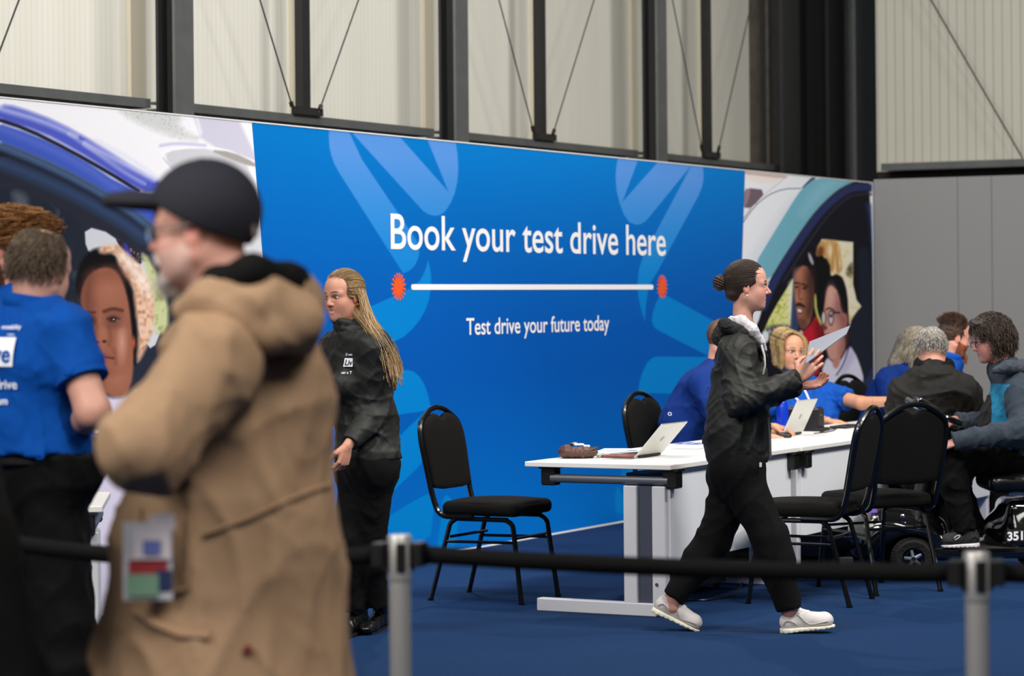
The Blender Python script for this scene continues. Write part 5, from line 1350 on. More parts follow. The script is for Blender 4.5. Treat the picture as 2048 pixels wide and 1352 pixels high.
    lb = chain([W(1462, 642, 11.93), W(1482, 644, 11.90), W(1504, 660, 11.89), W(1522, 684, 11.91), W(1530, 700, 11.93)], (.022, .030, .028, .018, .010), .015) + chain([W(1470, 640, 12.07), W(1500, 650, 12.08), W(1524, 682, 12.04)], (.022, .026, .014), .015) + [('n', folds(6, .003, .04), 0)]
    garment('hood_lining', lb, M_lining, jk, .004)
    # writing down the jacket's back
    M_fade = mat('pale_print', (.62, .63, .63), .7)
    bk = onto(jac[:-2], fw, .004, .3)
    for (px, py, txt, h_) in ((1421, 716, 'the', .020), (1419, 748, 'n', .030), (1416, 782, 'TL', .030)):
        o0 = W(px, py + 6, 12.0) 
        decal_text(txt, o0 + np.array([-.02, .055, 0]), (0, -1, 0), (0, 0, 1), h_, M_fade, jk, 'back_print', .02, proj=lambda P_: bk(P_))
    # trousers
    tn = folds(31, .008, .22, (1, 1, .35))
    tr = leg(hR, kR, aR + (aR - kR) * .0, (.108, .084, .064), .04) + leg(hL, kL, aL, (.102, .078, .054), .04) + [U(Cone(pel + (0, .07, 0), pel - (0, .07, 0), .115, .115), .05), U(Ell(W(1450, 950, Y), (.09, .12, .10)), .04), ('n', tn, 0)]
    garment('trousers', tr, M_trous, p, .008)
    sneaker(W(1563, 1267, 11.93), W(1670, 1254, 11.93), (0, 0, 1), p, (.80, .78, .77), (.88, .86, .78), 'right_shoe', lace=(.96, .95, .94))
    sneaker(W(1304, 1224, 12.05), W(1398, 1266, 12.05), (.42, 0, 1), p, (.72, .70, .69), (.86, .84, .76), 'left_shoe', lace=(.95, .94, .94))
    # grey folder in the raised hand
    A = W(1619, 684, 11.98); B = W(1700, 652, 12.16); Cc = W(1693, 668, 12.02); D = W(1611, 728, 11.70)
    nx = 8; v = []; nn = nrm(np.cross(B - A, D - A)) * .0025
    for sg in (-1, 1):
        for j in range(nx + 1):
            for i in range(nx + 1):
                a, b = i / nx, j / nx; v.append((A * (1 - a) + B * a) * (1 - b) + (D * (1 - a) + Cc * a) * b + nn * sg)
    f = []; N = nx + 1
    for j in range(nx):
        for i in range(nx):
            q = (j * N + i, j * N + i + 1, (j + 1) * N + i + 1, (j + 1) * N + i); f.append(q[::-1]); f.append(tuple(x + N * N for x in q))
    rim = [i for i in range(N)] + [j * N + nx for j in range(1, N)] + [nx * N + i for i in range(nx - 1, -1, -1)] + [j * N for j in range(nx - 1, 0, -1)]
    for k in range(len(rim)): a, b = rim[k], rim[(k + 1) % len(rim)]; f.append((a, b, b + N * N, a + N * N))
    set_props(MB().add(v, f).build('document_folder', mat('grey_folder', (.47, .49, .54), .5), origin=D), 'thin grey folder held up in the walking woman\'s hand', 'folder')
    MB()
walker()

# ---------------------------------------------------------------- man in cap and brown coat, nearest the camera
M_coat = mat('tan_canvas_coat', (.58, .465, .355), .85, bump=(160, .2), mottled=(5, .06))
M_navy = mat('navy_cap_cotton', (.028, .036, .10), .85, bump=(220, .25))
M_black_cloth = mat('black_jersey', (.016, .016, .018), .9, bump=(90, .25), spec=.2)
def cap_man():
    Y = 5.3; c = W(402, 458, Y); R = rotm(168, 4, 0); s = .98; skin = (.80, .60, .55)
    P = lambda x, y, z: c + R @ (np.array([x, y, z]) * s)
    nk = W(470, 640, Y)
    hp, _ = head_parts(c, R, s, skin, (.66, .42, .40), (.60, .56, .54), (.3, .35, .4), W(450, 600, Y), .062, 1.08, beard=((.80, .77, .76), .30), age=.5, h=.0035)
    sL = W(440, 722, 5.08); eL = W(292, 892, 4.97); wL = W(352, 835, 5.22); sR = W(430, 700, 5.52); eR = W(350, 905, 5.60); wR = W(370, 830, 5.50)
    pel = W(440, 1120, Y); ch = W(480, 790, Y); fw = R[:, 0] * (1, 1, 0)
    hl = pel + (0, -.09, -.03); hr = pel + (0, .09, -.03)
    kl = hl + (.02, 0, -.43); al = np.array([hl[0] + .05, hl[1] - .02, .10]); kr = hr + (-.06, 0, -.42); ar = np.array([hr[0] - .05, hr[1] + .02, .10])
    h1 = hand(wL, (.1, .5, .9), (.3, .8, -.5), -1, (.6, .6, .65, .7), .6, 1.02, fore=(eL + wL) / 2); h2 = hand(wR, (-.1, -.2, .9), (-.1, -.8, -.5), 1, (.6, .6, .65, .7), .6, 1.02, fore=(eR + wR) / 2)
    body = torso(pel, ch, sL, sR, nk, fw, 1.0) + arm(sL, eL, wL, cut=.8) + arm(sR, eR, wR, cut=.8) + leg(hl, kl, al) + leg(hr, kr, ar)
    p = person(hp + [skin_part(h1, skin), skin_part(h2, skin), skin_part(body, skin, .014)], 'older man in a navy cap, glasses and long brown coat, large at the left', (pel[0], Y, 0))
    # fringe of grey hair and short beard
    V, Q = surface([U(Ell(P(-.010, 0, .028), np.array([.099, .078, .088]) * s, R), 0), ('i', Plane(P(0, 0, .012), R @ nrm((-.5, 0, 1))), 0), ('i', Plane(P(.02, 0, 0), R @ nrm((1, 0, 0))), 0), ('i', Plane(P(0, 0, -.062), R @ np.array([0, 0, -1.])), 0)], .004)
    parts = [(V, Q, hcol(V, (.50, .44, .42), (.08, .08, .08), 3))]
    o = [U(Ell(P(.070, 0, -.100), np.array([.030, .034, .028]) * s, R), 0)]
    for y in (1, -1): o += [U(Cone(P(.035, .046 * y, -.075), P(.055, .034 * y, -.092), .010 * s, .016 * s), .02), U(Cone(P(.100, .004 * y, -.046), P(.088, .024 * y, -.066), .006, .006), .01)]
    V, Q = surface(o, .004); parts.append((V, Q, hcol(V, (.74, .70, .69), (.1, .1, .1), 4)))
    rt = np.random.RandomState(2); n = 260; rr = np.stack([rt.uniform(.03, .095, n), rt.uniform(-.035, .035, n), rt.uniform(-.118, -.08, n)], 1); m = 4
    pt = np.stack([rr + np.array([.004, 0, -.006]) * k + rt.normal(size=(n, 3)) * .0015 * k for k in range(m)], 1); pt = c + (pt @ R.T) * s
    parts.append(ribbons(pt, np.full(pt.shape[:2], .0008), np.tile([.8, .77, .76], (n, 1)))); np_mesh('beard_and_hair', parts, M_hair, p)
    # cap
    cen = P(-.012, 0, .034)
    o = [U(Ell(cen, np.array([.119, .096, .110]) * s, R), 0), ('i', Plane(P(-.006, 0, .010), R @ nrm((.57, 0, -1))), 0)]
    cap = np_mesh('cap', [surface(o, .0045)], M_navy, p)
    Rb_ = R @ rotm(0, -8)
    o = [U(Ell(P(.122, 0, .064), np.array([.084, .082, .026]) * s, Rb_), 0), ('s', Ell(P(.112, 0, .030), np.array([.10, .070, .030]) * s, Rb_), .006)]
    np_mesh('brim', [surface(o, .004)], M_navy, cap)
    MB().lathe([(.001, 0), (.007, 0), (.006, .005), (.001, .006)], P(-.012, 0, .139), 12).build('button', M_navy, cap)
    MB().box(P(-.118, .012, -.012), (.006, .030, .030), R, .003).build('buckle', mat('tan_badge', (.42, .38, .36), .6), cap)
    mbx = MB()
    for a in range(6):
        t = a * math.pi / 3; mbx.tube([cen + R @ (np.array([.117 * math.cos(t) * math.sin(u), .093 * math.sin(t) * math.sin(u), .106 * math.cos(u)]) * s) for u in np.linspace(.08, 1.25, 9)], .0014, 5)
    mbx.build('seam', mat('dark_navy_thread', (.03, .035, .08), .8), cap)
    # glasses
    gl = MB().tube([P(.088, .068, .003), P(.03, .080, .005), P(-.012, .082, .002)], .0022, 6).tube([P(.088, -.068, .003), P(.03, -.080, .005), P(-.012, -.082, .002)], .0022, 6)
    for y in (1, -1): gl.tube([P(.100 - .012 * (k_ := (1 - math.cos(a)) / 2) * 0, .034 * y + .024 * math.cos(a), -.003 + .017 * math.sin(a)) for a in np.linspace(0, 2 * math.pi, 15)[:-1]], .0017, 6, closed=True)
    gl.tube([P(.101, .010, .003), P(.104, 0, .006), P(.101, -.010, .003)], .0018, 6).tube([P(.100, .058, .003), P(.088, .068, .003)], .002, 6).tube([P(.100, -.058, .003), P(.088, -.068, .003)], .002, 6)
    g = gl.build('glasses', mat('dark_frame', (.05, .04, .05), .3), p)
    mg = mat('clear_lens', (.75, .88, 1.0), .05, trans=1.0)
    for y in (1, -1): MB().lathe([(.001, -.0008), (.022, -.0005), (.022, .0005), (.001, .0008)], P(.100, .034 * y, -.003), 16, R @ np.array([[0, 0, 1], [0, 1, 0], [-.75, 0, 0]])).build('lens', mg, g)
    # coat
    def q(px, py, y=Y): return W(px, py, y)
    n = folds(41, .013, .34, (1, .3, .35)); n2 = folds(42, .006, .15, (1, .4, .4))
    co = [U(Cone(q(498, 690), q(490, 800), .115, .165), .06), U(Cone(q(490, 800), q(476, 950), .165, .175), .06), U(Cone(q(474, 950), q(452, 1100), .178, .222), .06), U(Cone(q(452, 1100), q(440, 1420), .222, .288), .05),
          U(Cone(sL * .9 + sR * .1, sR, .085, .085), .05), U(Cone(q(560, 760, 5.4), q(560, 880, 5.4), .10, .10), .06)]
    co += arm(sL, eL, wL, (.098, .092, .072), .045, cut=.93) + arm(sR, eR, wR, (.10, .09, .062), .045, cut=.95)
    co += [('i', Plane(q(400, 1362), (-.10, 0, -1)), 0), ('n', n, 0), ('n', n2, 0)]
    coat = garment('coat', co, M_coat, p, .009)
    # waist seam, hood, collar
    pr = onto(co[:-1], (0, 1, 0), .002, .4)
    seam = pr(np.array([q(x, y, 5.0) for x, y in sm([(400, 1076), (440, 1062), (500, 1040), (560, 1012), (610, 996), (640, 990)], 2, False)]))
    MB().tube(list(seam), .006, 6, flat=.8).build('waist_seam', M_coat, coat)
    hd = chain([q(372, 618, 5.16), q(430, 606, 5.12), q(520, 606, 5.10), q(590, 640, 5.12), q(612, 682, 5.18)], (.030, .048, .055, .050, .022), .04) + chain([q(595, 640, 5.2), q(590, 610, 5.4), q(520, 600, 5.52), q(420, 610, 5.46)], (.05, .055, .05, .04), .04)
    hd += chain([q(430, 580, 5.16), q(520, 572, 5.14), q(578, 580, 5.22), q(585, 580, 5.40), q(500, 575, 5.5)], (.020, .034, .030, .03, .03), .04) + chain([q(400, 640, 5.14), q(470, 640, 5.08), q(540, 670, 5.08), q(605, 690, 5.14)], (.02, .03, .032, .018), .03)
    hd += [('n', folds(44, .004, .14, (.6, .6, 1)), 0)]
    garment('hood', hd, M_coat, coat, .007)
    cl = chain([q(388, 606, 5.15), q(432, 562, 5.12), q(505, 545, 5.08), q(578, 556, 5.14), q(590, 558, 5.34), q(500, 560, 5.48), q(400, 600, 5.42)], (.014, .024, .032, .026, .024, .026, .02), .03)
    garment('collar_lining', cl, M_black_cloth, coat, .006)
    # patch pocket with brochures, and the flap below
    pk = pr(dense_quad(q(232, 1215, 5.0), (1, 0, 0), (0, 0, 1), .135, .16, 10, 10)[0]); F = dense_quad((0, 0, 0), (1, 0, 0), (0, 0, 1), 1, 1, 10, 10)[1]
    ypk = float(pk[:, 1].min()) - .002
    def sheet_on(name, x0, y0, x1, y1, m, off, par, wob=0.0):
        V_, F_ = dense_quad(q(x0, y1, ypk), (1, 0, 0), (0, 0, 1), (x1 - x0) / 1000 * .96, (y1 - y0) / 1000 * .96, 10, 10)
        V_[:, 1] = ypk - off
        V2 = V_ + (0, -.002, 0); n0 = len(V_); fs = [f[::-1] for f in F_] + [tuple(i + n0 for i in f) for f in F_]
        return MB().add(np.concatenate([V_, V2]), fs).build(name, m, par, smooth=False)
    br = set_props(sheet_on('brochure', 247, 1045, 345, 1200, mat('brochure_white', (.72, .72, .75), .5), .000, None), 'folded white, red and green brochure sticking out of the brown coat\'s pocket', 'brochure')
    sheet_on('red_band', 258, 1120, 335, 1148, mat('brochure_red', (.55, .16, .18), .5), .003, br)
    sheet_on('green_panel', 255, 1148, 318, 1192, mat('brochure_green', (.42, .55, .46), .5), .0045, br); sheet_on('navy_panel', 312, 1140, 345, 1180, mat('brochure_navy', (.14, .18, .32), .5), .0035, br)
    sheet_on('white_notice', 268, 1058, 342, 1118, mat('brochure_pinkish', (.80, .77, .80), .5), .006, br); sheet_on('blue_emblem', 288, 1080, 322, 1108, mat('brochure_blue', (.38, .42, .66), .5), .009, br)
    sheet_on('folded_sheet', 300, 1028, 350, 1060, mat('brochure_pinkish', (.80, .77, .80), .5), .004, br)
    pf = pr(np.array([q(x, y, 4.9) for x, y in ((236, 1250), (280, 1272), (340, 1292), (400, 1294))])); MB().tube(list(pf), .010, 6).build('pocket_edge', M_coat, coat)
    pe = pr(np.array([q(x, y, 4.9) for x, y in ((243, 1040), (243, 1120), (247, 1200), (300, 1216), (352, 1196), (356, 1120), (352, 1050))])); MB().tube(list(pe), .005, 6).build('pocket_seam', M_coat, coat)
    MB().lathe([(.001, -.004), (.009, -.003), (.009, .003), (.001, .004)], pr(np.array([q(478, 1323, 4.9)]))[0], 12, np.array([[1, 0, 0], [0, 0, 1], [0, -1, 0]])).build('snap_button', mat('reddish_snap', (.42, .18, .17), .4), coat)
    tr = leg(hl, kl, al, (.105, .085, .07), .04) + leg(hr, kr, ar, (.105, .085, .07), .04) + [U(Cone(hl, hr, .12, .12), .04)]
    garment('trousers', tr, M_black_cloth, p, .012)
    for a in (al, ar): boot((a[0] + .09, a[1], 0), (a[0] - .20, a[1] + .03, 0), a + (0, 0, .03), p, M_black_cloth)
cap_man()

# ---------------------------------------------------------------- two staff members in blue polo shirts at the left
M_polo = mat('blue_polo_pique', (.01, .27, .59), .85, bump=(320, .2), spec=.12)
M_belt2 = mat('black_belt_leather', (.03, .03, .03), .4)
def polo_man():
    Y = 7.8; c = W(80, 538, Y); R = rotm(62, 12, 4); s = .98; skin = (.82, .62, .56)
    P = lambda x, y, z: c + R @ (np.array([x, y, z]) * s)
    nk = W(70, 632, Y)
    hp, _ = head_parts(c, R, s, skin, brow=(.4, .32, .25), neck_to=nk, nr=.060, jaw=1.08, age=.3, h=.0038)
    sR = W(132, 668, 7.70); eR = W(186, 822, 7.62); wR = W(150, 862, 7.86); sL = W(-32, 662, 7.98); eL = W(-80, 820, 8.0); wL = W(-20, 850, 8.2)
    pel = W(60, 935, Y); ch = W(55, 730, Y); fw = np.array([.35, .94, 0])
    hl = pel + (-.08, .03, -.04); hr = pel + (.068, -.03, -.04); kl = hl + (-.03, 0, -.42); kr = hr + (.03, 0, -.42)
    al = np.array([kl[0] - .03, kl[1], .09]); ar = np.array([kr[0] + .03, kr[1] - .02, .09])
    h1 = hand(wR, (-.5, .85, .1), (-.6, -.3, -.3), 1, sc=1.02, fore=(eR + wR) / 2); h2 = hand(wL, (.6, .8, .1), (.5, -.3, -.4), -1, fore=(eL + wL) / 2)
    body = torso(pel, ch, sL, sR, nk, fw) + arm(sR, eR, wR, (.056, .050, .034)) + arm(sL, eL, wL, (.056, .048, .034)) + leg(hl, kl, al) + leg(hr, kr, ar)
    p = person(hp + [skin_part(h1, skin), skin_part(h2, skin), skin_part(body, skin, .010)], 'balding man in a blue polo shirt seen from behind at the left edge', (pel[0], Y, 0))
    o = hair_cap(c, R, s, low=-.045, shell=(.101, .080, .092), front_cut=(.100, 0, -.02, .095, .085, .095), nz=folds(51, .003, .02)) + [('s', Ell(P(-.01, 0, .122), np.array([.055, .042, .034]) * s, R), .012)]
    V, Q = surface(o, .0038); pt_ = [(V, Q, hcol(V, (.30, .235, .17), (.09, .08, .06), 5, c, (220, 220, 30), R))]
    rt = scalp_roots(1300, 11, lambda v: (v[:, 0] < .35) & (v[:, 2] > -.6) & (np.hypot(v[:, 0], v[:, 1]) > .45)); pa = comb(c, R, s, rt, lambda q, i: np.stack([q[:, 0] * 0 - .25, q[:, 1] * .0, -np.ones(len(q))], 1), 5, .009, (.1, .08, .092), lift=.006, wave=.5, seed=4)
    g = np.random.RandomState(6).uniform(-1, 1, (len(rt), 1)); pt_.append(ribbons(pa, np.full(pa.shape[:2], .0011), np.array([.36, .29, .22]) + g * .10 + np.clip(rt[:, 1:2] * -.0, 0, 0))); np_mesh('hair', pt_, M_hair, p)
    n = folds(52, .007, .20, (1, 1, .6)); n2 = folds(53, .003, .09)
    sh = torso(pel + (0, 0, .03), ch, sL, sR, nk, fw, 1.04, .022, belly=.0) + arm(sR, eR, wR, (.082, .078, .04), .04, cut=-.40) + arm(sL, eL, wL, (.080, .076, .04), .04, cut=-.40) + [U(Ell(W(50, 830, Y), (.165, .14, .13)), .06), ('i', Plane(W(60, 908, Y), (0, 0, -1)), 0), ('n', n, 0), ('n', n2, 0)]
    shirt = garment('polo_shirt', sh, M_polo, p, .009)
    cuff = sR + (eR - sR) * .60; MB().tube([cuff - nrm(eR - sR) * .014, cuff + nrm(eR - sR) * .004], .079, 20).build('sleeve_band', M_polo, shirt)
    cc = nk * .7 + c * .3; MB().tube(ring(W(66, 606, Y), (0.15, 0, 1), fw, .072, .076, 16), .016, 8, flat=1.6).build('collar', M_polo, shirt)
    pr = onto(sh[:-2], fw, .004, .4)
    Mw = mat('white_shirt_print', (.90, .92, .96), .6); rt_ = np.array([fw[1], -fw[0], 0])
    def back(txt, px_right, py, h, m=Mw, **k):
        v, f = text_mesh(txt, .012); v = v / .73 * h; v[:, 0] -= v[:, 0].max(); o0 = W(px_right - 30, py, 7.55)
        P_ = o0[None] + v[:, :1] * rt_ + v[:, 1:] * np.array([0, 0, 1.]); MB().add(pr(P_), f).build('back_print', m, shirt, smooth=False)
    back('motability', 26, 659, .013); back('scheme', 12, 672, .006)
    V_, F_ = dense_quad(W(-10, 735, 7.55) - rt_ * .24, rt_, (0, 0, 1), .24, .084, 24, 10); pb = MB().add(pr(V_), F_).build('white_badge', Mw, shirt, smooth=False)
    pr2 = onto(sh[:-2], fw, .007, .4)
    v, f = text_mesh('Live', .02); v = v / .73 * .052; v[:, 0] -= v[:, 0].max(); P_ = W(-17, 726, 7.55)[None] + v[:, :1] * rt_ + v[:, 1:] * np.array([0, 0, 1.]); MB().add(pr2(P_), f).build('badge_lettering', M_polo, shirt, smooth=False)
    back('drive', 28, 780, .028); back('team', 5, 812, .022)
    tr = leg(hl, kl, al, (.105, .085, .066), .04) + leg(hr, kr, ar, (.098, .085, .066), .04) + [U(Cone(hl + (0, 0, .06), hr + (0, 0, .06), .160, .160, (fw, .72)), .04), U(Cone(hl + (0, 0, .13), hr + (0, 0, .10), .150, .150, (fw, .72)), .04), ('i', Plane(pel + (0, 0, .045), (0, 0, 1)), 0), ('n', folds(54, .008, .2), 0)]
    t = garment('trousers', tr, M_trous, p, .010)
    MB().tube(ring(pel + (0, 0, .025), (0, 0, 1), fw, .125, .200, 20), .016, 8, flat=1.0).build('belt', M_belt2, t)
    wt_ = wR + (eR - wR) * .08; MB().tube([wt_, wt_ + nrm(eR - wR) * .03], .037, 14).build('wristwatch', M_black, p)
    for a in (al, ar): boot((a[0], a[1] - .08, 0), (a[0] + .06, a[1] + .20, 0), a + (0, 0, .03), p, M_black_cloth)
polo_man()
def ginger_staff():
    Y = 8.75; c = W(10, 494, Y); R = rotm(172, 8, 0); s = .97; skin = (.82, .58, .52)
    P = lambda x, y, z: c + R @ (np.array([x, y, z]) * s); nk = W(40, 600, Y)
    hp, _ = head_parts(c, R, s, skin, brow=(.4, .25, .15), neck_to=nk, nr=.055, beard=((.22, .13, .09), .85), h=.004)
    sL = W(98, 668, 8.6); eL = W(158, 770, 8.6); wL = W(90, 850, 8.5); sR = W(70, 660, 8.98); eR = W(60, 800, 9.0); wR = W(0, 830, 9.0)
    pel = W(105, 930, Y); ch = W(88, 735, Y); fw = np.array([-1, -.1, 0])
    hl = pel + (.0, -.085, -.04); hr = pel + (0, .085, -.04); kl = hl + (-.03, 0, -.43); kr = hr + (.04, 0, -.43); al = np.array([kl[0], kl[1], .09]); ar = np.array([kr[0] + .05, kr[1], .09])
    h1 = hand(wL, (-.8, .2, -.3), (0, .7, -.3), -1, fore=(eL + wL) / 2); h2 = hand(wR, (-1, 0, 0), (0, -.5, -.5), 1, fore=(eR + wR) / 2)
    body = torso(pel, ch, sL, sR, nk, fw) + arm(sL, eL, wL, (.052, .046, .032)) + arm(sR, eR, wR, (.052, .046, .032)) + leg(hl, kl, al) + leg(hr, kr, ar)
    p = person(hp + [skin_part(h1, skin), skin_part(h2, skin), skin_part(body, skin, .012)], 'ginger haired person in a blue polo shirt half hidden behind the balding man', (pel[0], Y, 0))
    curls = [(Ell(P(-.05 - .02 * math.cos(k * 2.1), .045 * math.sin(k * 1.7), .07 + .03 * math.sin(k * 2.9)), np.array([.035, .035, .03])), .012) for k in range(7)]
    o = hair_cap(c, R, s, low=-.055, shell=(.104, .083, .098), extra=curls, nz=folds(61, .006, .03)); V, Q = surface(o, .004)
    pt_ = [(V, Q, hcol(V, (.42, .26, .11), (.20, .14, .08), 7, c, (90, 90, 90), R))]
    rt = scalp_roots(900, 13, lambda v: (v[:, 0] < .5) & (v[:, 2] > -.4) & ~((v[:, 0] > .2) & (v[:, 2] < .3))); pa = comb(c, R, s, rt, lambda q, i: np.stack([-np.ones(len(q)), q[:, 1] * 3, .3 - q[:, 2] * 6], 1), 7, .014, (.106, .085, .1), lift=.02, wave=1.2, seed=5)
    g = np.random.RandomState(7).uniform(-1, 1, (len(rt), 1)); pt_.append(ribbons(pa, np.full(pa.shape[:2], .0014), np.array([.55, .36, .16]) + g * .16)); np_mesh('hair', pt_, M_hair, p)
    sh = torso(pel + (0, 0, .03), ch, sL, sR, nk, fw, 1.0, .026) + arm(sL, eL, wL, (.080, .076, .04), .04, cut=-.35) + arm(sR, eR, wR, (.08, .076, .04), .04, cut=-.35) + [U(Ell(W(100, 840, Y), (.14, .15, .14)), .05), ('i', Plane(W(60, 908, Y), (0, 0, -1)), 0), ('n', folds(62, .007, .2), 0), ('n', folds(63, .003, .09), 0)]
    shirt = garment('polo_shirt', sh, M_polo, p, .010)
    MB().tube(ring(W(36, 612, Y), (-.2, 0, 1), fw, .068, .072, 16), .016, 8, flat=1.5).build('collar', M_polo, shirt)
    d = nrm((-.75, .66, 0)); pr = onto(sh[:-2], d, .005, .4); rt_ = np.array([d[1], -d[0], 0]); Mw = mat('white_shirt_print', (.90, .92, .96), .6)
    V_, F_ = dense_quad(W(150, 626, 8.55) , rt_, (0, 0, 1), .085, .035, 14, 6); MB().add(pr(V_), F_).build('white_badge', Mw, shirt, smooth=False)
    v, f = text_mesh('motability', .01); v = v / .73 * .012; P_ = W(154, 602, 8.55)[None] + v[:, :1] * rt_ + v[:, 1:] * np.array([0, 0, 1.]); MB().add(pr(P_), f).build('back_print', Mw, shirt, smooth=False)
    tr = leg(hl, kl, al, (.10, .08, .066), .04) + leg(hr, kr, ar, (.10, .08, .066), .04) + [U(Cone(hl + (0, 0, .06), hr + (0, 0, .06), .165, .165), .04), ('i', Plane(pel + (0, 0, .09), (0, 0, 1)), 0), ('n', folds(64, .008, .2), 0)]
    garment('trousers', tr, M_trous, p, .011)
    for a in (al, ar): boot((a[0] + .08, a[1], 0), (a[0] - .19, a[1], 0), a + (0, 0, .03), p, M_black_cloth)
ginger_staff()
def edge_person():
    Y = 5.15; c = W(-190, 470, Y); R = rotm(20, 0, 0); skin = (.78, .6, .52); nk = W(-195, 600, Y)
    hp, _ = head_parts(c, R, .97, skin, neck_to=nk, h=.005)
    sR = W(-165, 680, 4.97); sL = W(-215, 680, 5.35); eR = W(-150, 940, 4.9); eL = W(-215, 940, 5.4); wR = W(-100, 1130, 4.95); wL = W(-180, 1150, 5.4)
    pel = W(-150, 1090, Y); ch = W(-185, 780, Y); fw = np.array([1, .2, 0]); hl = pel + (0, .08, -.03); hr = pel + (0, -.08, -.03)
    kl = hl + (.02, 0, -.43); kr = hr + (.05, 0, -.42); al = np.array([kl[0] - .1, kl[1], .09]); ar = np.array([kr[0] + .05, kr[1], .09])
    h1 = hand(wR, (.1, 0, -1), (0, 1, 0), 1, fore=(eR + wR) / 2); h2 = hand(wL, (.1, 0, -1), (0, -1, 0), -1, fore=(eL + wL) / 2)
    body = torso(pel, ch, sL, sR, nk, fw) + arm(sL, eL, wL) + arm(sR, eR, wR) + leg(hl, kl, al) + leg(hr, kr, ar)
    p = person(hp + [skin_part(h1, skin), skin_part(h2, skin), skin_part(body, skin, .016)], 'person in a long dark coat cut off by the left edge, lower corner', (pel[0], Y, 0))
    V, Q = surface(hair_cap(c, R, .97, low=-.05), .006); np_mesh('hair', [(V, Q, hcol(V, (.14, .1, .08), (.04, .03, .02), 8))], M_hair, p)
    ct = torso(pel, ch, sL, sR, nk, fw, 1.0, .03) + arm(sL, eL, wL, (.08, .07, .055), cut=.95) + arm(sR, eR, wR, (.08, .07, .055), cut=.95) + [U(Cone(W(-165, 930, Y), W(-120, 1420, Y), .15, .235), .05), ('i', Plane((0, 0, .55), (0, 0, -1)), 0), ('n', folds(71, .008, .2), 0)]
    garment('coat', ct, mat('dark_wool_coat', (.03, .032, .034), .9, bump=(120, .2), spec=.2), p, .012)
    garment('trousers', leg(hl, kl, al, (.1, .08, .06), .04) + leg(hr, kr, ar, (.1, .08, .06), .04), M_trous, p, .014)
    for a in (al, ar): boot((a[0] - .08, a[1], 0), (a[0] + .19, a[1], 0), a + (0, 0, .03), p, M_black_cloth)
edge_person()

